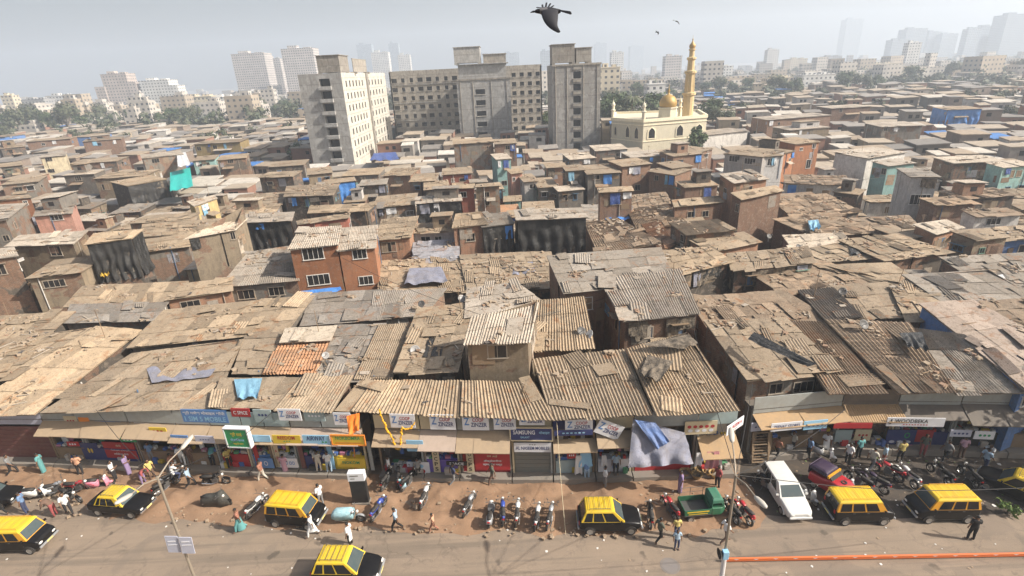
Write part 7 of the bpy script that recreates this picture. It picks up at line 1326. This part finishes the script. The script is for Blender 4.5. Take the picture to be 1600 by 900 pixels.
def body_mesh(pose):
    J = {k: Vector(v) for k, v in {**BASEJ, **POSES[pose]}.items()}; names = list(J); idx = {k: i for i, k in enumerate(names)}
    me = bpy.data.meshes.new('person_' + pose); me.from_pydata([J[k] for k in names], [(idx[a], idx[b]) for a, b in BONES], []); o = bpy.data.objects.new('tmp', me); C.objects.link(o)
    o.modifiers.new('skin', 'SKIN'); 
    if not me.skin_vertices:
        bpy.context.view_layer.objects.active = o; bm = bmesh.new(); bm.from_mesh(me); bm.verts.layers.skin.verify(); bm.to_mesh(me); bm.free()
    for k in names:
        r_ = RADJ.get(k) or RADJ[k[0]]; d = me.skin_vertices[0].data[idx[k]]; d.radius = (r_ * (1.25 if k in ('pel', 'wst', 'chs') else 1), r_ * (.82 if k in ('pel', 'wst', 'chs') else 1.0)); d.use_root = (k == 'pel')
    su = o.modifiers.new('sub', 'SUBSURF'); su.levels = 2; su.render_levels = 2
    bpy.context.view_layer.update(); ev = bpy.data.meshes.new_from_object(o.evaluated_get(bpy.context.evaluated_depsgraph_get())); bpy.data.objects.remove(o)
    V_ = [v.co.copy() for v in ev.vertices]; NN = [v.normal.copy() for v in ev.vertices]; Fc = [tuple(p.vertices) for p in ev.polygons]; bpy.data.meshes.remove(ev)
    def near_bone(p):
        best = None
        for a, b in BONES:
            A, B = J[a], J[b]; e = B - A; t = max(0, min(1, (p - A).dot(e) / e.length_squared)); d = (p - A - e * t).length / ((RADJ.get(a) or RADJ[a[0]]) * (1 - t) + (RADJ.get(b) or RADJ[b[0]]) * t)
            if best is None or d < best[0]: best = (d, a, b, t)
        return best
    nb = [near_bone(sum((V_[i] for i in f), Vector()) / len(f)) for f in Fc]; mb = MB(); mb.add(V_, Fc)
    # face and fingers
    f = (J['hed'] - J['nck']).normalized(); fwd = Vector((0, 1, 0)); fwd = (fwd - f * fwd.dot(f)).normalized() if pose != 'bend' else Vector((0, .55, -.83)); hd = J['hed']; sd = fwd.cross(f)
    mb.tube([hd + fwd * .09 + f * .01, hd + fwd * .118 - f * .025], [.008, .016], 6); mb.tube([hd + fwd * .088 - f * .055 - sd * .02, hd + fwd * .094 - f * .055, hd + fwd * .088 - f * .055 + sd * .02], .007, 5)
    for s in (-1, 1): mb.ell(hd + sd * (.098 * s) - f * .01, (.014, .022, .032), 6, 5); mb.ell(hd + fwd * .088 + sd * (.034 * s) + f * .012, (.012, .01, .009), 6, 4, 1)
    for s in 'lr':
        w_, h_ = J['w' + s], J['h' + s]; d = (h_ - w_).normalized(); side = d.cross(Vector((1, 0, 0))); side = side.normalized() if side.length > .2 else Vector((0, 1, 0)); inn = Vector((1 if s == 'l' else -1, 0, 0))
        for k, ln in enumerate((.062, .072, .068, .052)):
            b = h_ + side * (.024 - .016 * k); mb.tube([b - d * .01, b + d * ln * .5, b + d * ln * .85 + inn * .02], [.009, .0085, .007], 5)
        mb.tube([w_ + d * .02 + side * .02, w_ + d * .05 + side * .05, w_ + d * .085 + side * .055 + inn * .012], [.011, .010, .008], 5)
    out = {'body': mb.mesh('person_body', [skin, eyem], True)}
    def shell(name, test, off, m):
        vs = {}; b = MB(); fs = []
        for f_, n_ in zip(Fc, nb):
            if test(n_, sum((V_[i] for i in f_), Vector()) / len(f_)):
                for i in f_:
                    if i not in vs: vs[i] = len(b.v); b.v.append(tuple(V_[i] + NN[i] * off))
                fs.append(tuple(vs[i] for i in f_))
        b.f = fs; b.m = [0] * len(fs)
        out[name] = b.mesh(name, m, True)
    tr = {'pel', 'wst', 'chs'}
    shell('shirt', lambda n, c: (n[1] in tr and n[2] in tr) or (n[1] == 'chs' and n[2] == 'nck' and n[3] < .75) or (n[1] == 'chs' and n[2][0] == 's' and len(n[2]) == 2) or (n[1][0] == 's' and len(n[1]) == 2 and n[3] < .8), .02, CL['white'])
    shell('trousers', lambda n, c: (n[1] == 'pel' and len(n[2]) == 2) or (n[1] == 'pel' and n[2] == 'wst' and n[3] < .45) or (n[1][0] == 'p' and len(n[1]) == 2) or (n[1][0] == 'k' and len(n[1]) == 2 and n[3] < .93), .014, CL['dark'])
    shell('sandals', lambda n, c: n[1][0] == 'a' and len(n[1]) == 2 and n[3] > .15, .008, CL['brown'])
    shell('hair', lambda n, c: n[1] in ('hed', 'jaw') and (n[2] == 'top' or (c - hd).dot(fwd) < .03) and (c - hd).dot(f) > -.04 and ((c - hd).dot(fwd) < .055 or (c - hd).dot(f) > .055), .012, hairm)
    # long shirt or wrap reaching the shins, for those who wear one
    for nm, z0, z1 in (('long_shirt', .46, 1.0), ('wrap', .12, 1.0)):
        b = MB(); loops = []
        for k in range(7):
            t = k / 6; z = lerp(z1, z0, t); kl, kr = J['kl'], J['kr']
            if pose in ('crouch', 'ride'): z = lerp(J['pel'].z + .05, .25, t)
            fy = (min(kl.y, kr.y, J['al'].y * .8, J['ar'].y * .8), max(kl.y, kr.y, J['al'].y * .8, J['ar'].y * .8)); cy = J['pel'].y * (1 - t) + (fy[0] + fy[1]) / 2 * t; ry = lerp(.14, .11 + (fy[1] - fy[0]) * .3, t); rx = lerp(.18, .17, t)
            loops.append([Vector((rx * math.cos(a) * (1 + .06 * math.cos(7 * a) * t), cy + ry * math.sin(a) * (1 + .06 * math.cos(5 * a) * t), z)) for a in [2 * math.pi * q_ / 18 for q_ in range(18)]])
        b.loft(loops, caps=False); out[nm] = b.mesh(nm, CL['white'], True)
    return out
BM = {k: body_mesh(k) for k in POSES}
def person(px, py, h, pose, top, bottom, label, s=1.0, z=.05, wear='shirt', extra=None):
    m = BM[pose]; r = bpy.data.objects.new('person', m['body']); C.objects.link(r); r.location = up(px, py, z); r.rotation_euler.z = rad(h - 90); r.scale = (s, s, s); tag(r, label, 'person', 'people in the street')
    def part(nm, mat_):
        o = bpy.data.objects.new(nm, m[nm]); C.objects.link(o); o.parent = r; o.material_slots[0].link = 'OBJECT'; o.material_slots[0].material = mat_; return o
    part('shirt', CL[top]); part('trousers', CL[bottom]); part('sandals', CL['brown']); part('hair', hairm)
    if wear != 'shirt': part(wear, CL[top] if wear == 'long_shirt' else CL[bottom])
    if extra == 'backpack':
        mb = MB(); mb.box((0, -.2, 1.2), (.3, .16, .42)); bevel(tag(mb.build('backpack', CL['navy']), 'navy backpack on the back of the boy in light blue', 'backpack'), .05).matrix_world = Matrix.Translation(r.location) @ Matrix.Rotation(r.rotation_euler.z, 4, 'Z') @ Matrix.Scale(s, 4)
    if extra == 'cap': mb = MB(); mb.ell((0, .0, 1.68), (.1, .105, .06), 10, 6); mb.build('cap', CL['white'], r, smooth=True)
    return r
for a in ((43, 802, 200, 'stand', 'blue', 'navy', 'person in a blue shirt seen from behind near the white scooter'), (110, 804, -40, 'walk', 'white', 'dark', 'person in a white shirt striding beside a parked black motorbike'), (88, 806, 180, 'bend', 'brown', 'red', 'person in dark red bending down at the roadside'), (4, 806, 170, 'walk', 'black', 'black', 'person in black cut off by the left edge'), (182, 752, 20, 'talk', 'white', 'dark', 'person in a white shirt and dark trousers standing behind the plain roofed taxi'),
          (203, 742, 10, 'talk', 'purple', 'purple', 'person in a purple wrap beside the man in white behind the taxi'), (240, 750, -30, 'stand', 'yellow', 'brown', 'person in a mustard shirt by the lamp arm'), (226, 756, -20, 'bend', 'red', 'purple', 'person in a red top stooping by the bonnet of the taxi'), (274, 755, 50, 'ride', 'white', 'navy', 'rider in a white shirt sitting on a grey motorbike'), (274, 740, 180, 'stand', 'rust', 'grey', 'person in a rusty red shirt behind the rider in white'), (377, 829, 200, 'walk', 'rust', 'teal', 'person in a rust top and teal wrap walking on the road'),
          (490, 838, 190, 'walk', 'white', 'white', 'person in a long white shirt walking past the taxi by the pillar'), (549, 852, 170, 'stand', 'white', 'black', 'person in a white robe carrying a load on the shoulder, behind the driving taxi'), (503, 790, 150, 'talk', 'white', 'grey', 'person in white on the far side of the taxi by the pillar'), (621, 829, 180, 'walk', 'lblue', 'black', 'person in a light blue shirt and dark trousers walking on the verge edge'), (678, 831, 180, 'walk', 'orange', 'rust', 'child in a pale orange shirt walking along the verge edge'),
          (631, 765, 120, 'crouch', 'cyan', 'lblue', 'person in pale cyan squatting before the workshop'), (1030, 846, 20, 'walk', 'olive', 'black', 'person in dark olive clothes walking beside the boy with a backpack'), (1057, 858, 270, 'stand', 'lblue', 'navy', 'child in light blue school clothes with a navy backpack'), (1057, 838, 90, 'stand', 'yellow', 'navy', 'child in a bright yellow shirt behind the one with a backpack'), (1132, 848, 10, 'walk', 'white', 'brown', 'person in white with brown trousers striding past the lamp pole'),
          (1516, 844, 80, 'talk', 'black', 'black', 'person all in black standing on the road by the taxi facing the other way'), (1323, 726, 200, 'stand', 'white', 'dark', 'person in a white shirt seen from behind in the shaded lane'), (1378, 728, 150, 'talk', 'lblue', 'red', 'person in a light blue checked shirt before the blue posters'), (500, 737, 90, 'talk', 'cream', 'cream', 'person in cream standing at the kiosk counter on the left'), (516, 738, 90, 'talk', 'white', 'lblue', 'person in a white shirt and pale jeans at the kiosk counter'), (917, 752, 90, 'bend', 'blue', 'lblue', 'person in blue bending over the clothes counter'),
          (962, 741, 270, 'stand', 'lblue', 'dark', 'person in a pale blue shirt in the dark clothes shop'), (1236, 707, 200, 'stand', 'cream', 'dark', 'person in cream in the shade under the long rusty awning'), (1288, 708, 240, 'talk', 'white', 'white', 'person in long white clothes at the dark shop row'), (288, 727, 120, 'walk', 'white', 'white', 'person in white trousers walking past the shop left of the green sign'), (301, 726, 100, 'stand', 'brown', 'brown', 'person in brown standing inside the shop left of the green sign'), (240, 722, 270, 'stand', 'blue', 'grey', 'person in dull blue sitting area of the dark open shop'), (361, 731, 330, 'talk', 'yellow', 'black', 'person in a bright yellow top below the green sign'),
          (334, 728, 90, 'bend', 'teal', 'dark', 'person in teal leaning into the shop below the green sign'), (1440, 712, 250, 'stand', 'olive', 'red', 'person in olive clothes in deep shade before the wide brown awning'), (1545, 714, 200, 'crouch', 'white', 'grey', 'person in white squatting by the pale corner post'),
          (22, 742, 20, 'walk', 'grey', 'dark', 'person in grey walking before the maroon shutter'), (70, 739, 190, 'stand', 'teal', 'teal', 'person in a teal wrap before the maroon shutter'), (128, 742, 100, 'talk', 'orange', 'dark', 'person in an orange shirt before the dim shop with grey sheets'), (300, 762, 10, 'walk', 'lblue', 'dark', 'person in light blue crossing the orange dirt'), (412, 752, 170, 'walk', 'rust', 'cream', 'person in a rust shirt and cream trousers before the kiosks'), (448, 742, 90, 'stand', 'pink', 'pink', 'person in a pink wrap at the narrow white counter'), (610, 745, 200, 'stand', 'white', 'navy', 'person in white inside the dark workshop'), (655, 748, 120, 'talk', 'grey', 'black', 'person in grey beside the workshop posters'), (710, 757, 20, 'walk', 'navy', 'grey', 'person in navy passing the violet counter'), (770, 757, 190, 'walk', 'olive', 'brown', 'person in olive and brown passing the red shutter'),
          (945, 762, 10, 'talk', 'white', 'grey', 'person in white and grey on the step of the dark clothes shop'), (1062, 770, 180, 'stand', 'purple', 'purple', 'person in a purple wrap beside the cane baskets'), (1120, 762, 200, 'talk', 'red', 'dark', 'person in red beside the hanging pink garments'), (1212, 716, 30, 'walk', 'rust', 'dark', 'person in rust at the mouth of the alley with the ladder'), (1262, 716, 180, 'stand', 'blue', 'dark', 'person in blue under the long rusty awning'), (1340, 716, 100, 'stand', 'teal', 'black', 'person in teal before the corrugated red edged awning'), (1360, 734, 20, 'walk', 'cream', 'grey', 'person in cream among the shaded motorbikes'), (1405, 722, 90, 'talk', 'yellow', 'dark', 'person in yellow looking at the blue posters'), (1475, 722, 180, 'walk', 'grey', 'black', 'person in grey walking in the shaded lane'), (1500, 716, 80, 'stand', 'pink', 'brown', 'person in pink before the wide brown awning'), (1535, 735, 10, 'walk', 'lblue', 'navy', 'person in pale blue near the shaded taxi')):
    px, py, h, pose, top, bot, lab = a
    child = lab.startswith('child'); wear = 'long_shirt' if 'long white shirt' in lab or 'robe' in lab or 'long white clothes' in lab else 'wrap' if 'wrap' in lab else 'shirt'
    person(px, py, h, pose, top, bot, lab, s=(.82 if child else 1.0), wear=wear, extra='backpack' if 'with a navy backpack' in lab else None, z=.42 if py < 742 and 230 < px < 1000 and 'lamp arm' not in lab and 'rider' not in lab and 'rusty red' not in lab and 'purple' not in lab else .06 if py < 800 else .004)
# ------------------------------------------------------------------ crows in the air
def crow(px, py, dist, label, s=1.0):
    r = empty('crow', CAM + ray(px, py).normalized() * dist, 0, label, 'bird'); r.scale = (s, s, s); fe = paint('crow_feathers', (.016, .017, .024), .75, dirt=.02); gr = paint('crow_neck', (.16, .155, .16), .6, dirt=.05)
    mb = MB(); pr = [(-.185, .004, .0), (-.165, .018, .002), (-.14, .028, .004), (-.11, .03, .002), (-.075, .042, -.004), (-.02, .055, -.012), (.04, .052, -.016), (.09, .034, -.012), (.125, .018, -.008)]
    mb.loft([[Vector((x, rr * math.cos(t), z + rr * .92 * math.sin(t))) for t in [2 * math.pi * k / 12 for k in range(12)]] for x, rr, z in pr]); body = mb.build('body', fe, r, smooth=True, fixn=True)
    mb = MB(); mb.loft([[Vector((x, rr * math.cos(t), z + rr * .92 * math.sin(t))) for t in [2 * math.pi * k / 12 for k in range(12)]] for x, rr, z in ((-.118, .0315, .003), (-.09, .040, -.001), (-.055, .0475, -.006), (-.03, .0535, -.010))], caps=False); mb.build('neck', gr, r, smooth=True)
    mb = MB(); mb.tube([(-.18, 0, .002), (-.205, 0, -.002), (-.228, 0, -.010)], [.012, .009, .002], 8); mb.build('beak', paint('beak_black', (.02, .02, .02), .3, dirt=0), r, smooth=True); mb = MB()
    for y in (-.024, .024): mb.ell((-.155, y, .008), (.005, .004, .005), 8, 5)
    mb.build('eye', paint('crow_eye', (.05, .03, .02), .1, dirt=0), r)
    mb = MB()
    for k in range(5): y = (k - 2) * .010; mb.add([(.10, y - .010, -.006), (.10, y + .010, -.006), (.23 + .008 * (k % 2), y * 2 + .011, -.05 + .006 * k), (.245, y * 2, -.053 + .006 * k), (.235, y * 2 - .011, -.05 + .006 * k)], [(0, 1, 2, 3, 4)]); 
    so = mb.build('tail', fe, r); so.modifiers.new('thick', 'SOLIDIFY').thickness = .016
    # near wing swept down, its lobes of feathers overlapping; far wing raised, primaries spread
    def wing(name, root, tips, m):
        w_ = MB(); n = len(tips[0])
        w_.add([p for l in tips for p in l], [(i * n + k, i * n + k + 1, (i + 1) * n + k + 1, (i + 1) * n + k) for i in range(len(tips) - 1) for k in range(n - 1)])
        o = w_.build(name, m, r, smooth=True); o.modifiers.new('sub', 'SUBSURF').render_levels = 2; o.modifiers.new('thick', 'SOLIDIFY').thickness = .006; return o
    wing('wing', None, [[Vector((x, y, z)) for x, y, z in l] for l in (((-.10, -.03, .0), (-.04, -.05, .01), (.03, -.05, .005), (.09, -.035, .0)), ((-.105, -.10, -.05), (-.04, -.115, -.035), (.03, -.115, -.035), (.085, -.10, -.05)), ((-.085, -.155, -.12), (-.03, -.17, -.10), (.03, -.17, -.10), (.075, -.155, -.115)), ((-.045, -.19, -.175), (.0, -.20, -.165), (.035, -.20, -.16), (.062, -.19, -.165)), ((.005, -.205, -.215), (.035, -.21, -.208), (.058, -.21, -.203), (.076, -.205, -.20)), ((.075, -.21, -.25), (.085, -.212, -.246), (.094, -.212, -.242), (.10, -.21, -.238)))], fe)
    wing('wing', None, [[Vector((x, y, z)) for x, y, z in l] for l in (((-.09, .03, .01), (-.03, .045, .015), (.03, .045, .01), (.08, .03, .0)), ((-.10, .11, .045), (-.04, .12, .05), (.02, .12, .045), (.07, .10, .035)), ((-.09, .17, .058), (-.04, .18, .062), (.01, .18, .06), (.05, .16, .05)))], fe)
    mb = MB()
    for k, (x0, x1, z1) in enumerate(((-.085, -.135, .075), (-.07, -.07, .10), (-.035, -.02, .118), (-.005, .025, .108), (.03, .06, .085))): mb.add([(x0 - .010, .165, .055), (x0 + .012, .165, .055), (x1 + .016, .26, z1 - .004), (x1 + .008, .275, z1), (x1 - .006, .262, z1 - .006)], [(0, 1, 2, 3, 4)])
    o = mb.build('primary_feathers', fe, r); o.modifiers.new('thick', 'SOLIDIFY').thickness = .006; return r
crow(859, 17, 6.6, 'big black crow with a grey neck flying across the sky', .95); b = crow(1057, 33, 62, 'tiny dark bird high above the minaret', 1.3); b.rotation_euler.z = .8; b = crow(1027, 50, 80, 'tiny dark bird lower and left of the one above the minaret', 1.3); b.rotation_euler.z = 2.2
# ------------------------------------------------------------------ street tree by the lane
rnd = random.Random(31); r = empty('street_tree', (37.5, 24.5, 0), 0, 'leafy street tree whose twigs reach into the lane at the right edge', 'tree'); mb, L = crown_mb(rnd, 6.0, 6.5, 2400, .26, 12); mb.v = [(x, y, z + 3.6) for x, y, z in mb.v]; mb.build('crown', leaf_c, r)
t = MB(); t.tube([(0, 0, 0), (.1, .1, 2.5), (0, 0, 4.5)], [.35, .27, .2], 10)
for c, lr in L: t.tube([(0, 0, 3.8), (c.x * .5, c.y * .5, c.z * .5 + 4.2), (c.x, c.y, c.z + 3.6)], [.15, .1, .04], 6)
t.build('trunk', bark, r)
p = up(1574, 801, 0); r = empty('leafy_plant', p, 0, 'small bright green leafy plant at the edge of the shaded lane', 'plant'); mb, L = crown_mb(rnd, .7, .9, 90, .17, 4); mb.build('leaves', leaf_c, r); t = MB(); t.tube([(0, 0, 0), (0, 0, .5)], .04, 6); t.build('stem', bark, r)
# ------------------------------------------------------------------ labels of the houses: look first, then where it stands
LM = [(nm, upD(px, py, D)) for nm, px, py, D in (('the cream mosque', 1030, 180, 150), ('the stair tower', 900, 150, 165), ('the cream sided concrete block', 560, 180, 152), ('the long concrete block', 660, 180, 205))]
for nm, px, py in (('the two orange houses', 520, 385), ('the big tarpaulin shed', 860, 345), ('the three storey brick house', 1170, 285), ('the teal tarpaulin', 285, 270), ('the tall plastered hut', 777, 540), ('the ragged corrugated roof', 1030, 500), ('the white shop house', 1240, 590), ('the pinkish long roof', 1570, 520), ('the black plastic shack', 170, 372), ('the white sheet roof', 482, 520), ('the ochre house', 338, 224), ('the white balcony house', 1450, 275), ('the orange flag', 552, 650), ('the green sign', 374, 670), ('the navy sign', 830, 665), ('the draped tarpaulin', 1030, 655), ('the left street lamp', 240, 690), ('the salmon house pair', 1262, 222), ('the narrow brick hut', 960, 298)):
    LM.append((nm, up(px, py, 5)))
groups = {}
for h in HOUSES:
    if h['label']: continue
    look = '%s %s roofed house' % (ROOFNAME[h['roof']], STYLENAME[h['style']]) ; w_ = WALLNAME[h['wall']]
    nm, p = min(LM, key=lambda l: (Vector((l[1].x, l[1].y)) - Vector((h['pos'].x, h['pos'].y))).length * (1 if (Vector((l[1].x, l[1].y)) - Vector((h['pos'].x, h['pos'].y))).length > 3 else 3)); d = h['pos'] - p
    rel = ('right of' if d.x > 0 else 'left of') if abs(d.x) > abs(d.y) else ('behind' if d.y > 0 else 'before')
    groups.setdefault((w_, ROOFNAME[h['roof']], STYLENAME[h['style']], rel, nm), []).append((d.length, h))
for (w_, rn, sn, rel, nm), l in groups.items():
    l.sort(key=lambda t: t[0])
    for i, (dd, h) in enumerate(l):
        h['label'] = ('%s house, %s %s roof, %s %s' % (w_, rn, sn, rel, nm)) if len(l) == 1 else ('%s %s house %s %s, %s %s roof' % (words[i], w_, rel, nm, rn, sn))
for h in HOUSES: tag(h['o'], h['label'], 'house', 'houses of the settlement')
# ------------------------------------------------------------------ light and air
EL, AZ = rad(38), math.atan2(-.26, .95)      # the sun stands to the right and a little behind the viewer
sd = Vector((math.cos(EL) * math.cos(AZ), math.cos(EL) * math.sin(AZ), math.sin(EL)))
ld = bpy.data.lights.new('sun', 'SUN'); ld.energy = 4.9; ld.angle = rad(.6); ld.color = (1, .94, .85); so = bpy.data.objects.new('sun', ld); C.objects.link(so); so.rotation_euler = sd.to_track_quat('Z', 'Y').to_euler(); so.location = (30, -20, 60)
wd = bpy.data.worlds.new('World'); scene.world = wd; wd.use_nodes = True; nt = wd.node_tree; bg = nt.nodes['Background']; sk = nt.nodes.new('ShaderNodeTexSky'); sk.sky_type = 'NISHITA'; sk.sun_disc = False; sk.sun_elevation = EL
sk.sun_rotation = math.pi / 2 - AZ; sk.dust_density = 7; sk.air_density = 1.2; sk.ozone_density = 1.5; sk.altitude = 20; nt.links.new(sk.outputs[0], bg.inputs[0]); bg.inputs[1].default_value = .08
mb = MB(); mb.box((0, 1480, 119), (7000, 3240, 242)); o = mb.build('haze', bpy.data.materials.new('haze')); tag(o, kind='stuff'); hm = o.data.materials[0]; hm.use_nodes = True; nt = hm.node_tree
for n in list(nt.nodes):
    if n.type == 'BSDF_PRINCIPLED': nt.nodes.remove(n)
pv = nt.nodes.new('ShaderNodeVolumePrincipled'); pv.inputs['Color'].default_value = (.80, .89, 1.0, 1); pv.inputs['Density'].default_value = .00065; pv.inputs['Anisotropy'].default_value = .2
nt.links.new(pv.outputs[0], [n for n in nt.nodes if n.type == 'OUTPUT_MATERIAL'][0].inputs['Volume'])
scene.render.engine = 'CYCLES'; cy = scene.cycles; cy.use_denoising = True; cy.max_bounces = 6; cy.diffuse_bounces = 2; cy.glossy_bounces = 2; cy.volume_bounces = 4; cy.transparent_max_bounces = 4; cy.caustics_reflective = False; cy.caustics_refractive = False; cy.sample_clamp_indirect = 4
vs = scene.view_settings; vs.view_transform = 'Standard'; vs.look = 'None'; vs.exposure = .64; vs.gamma = 1; vs.use_curve_mapping = False
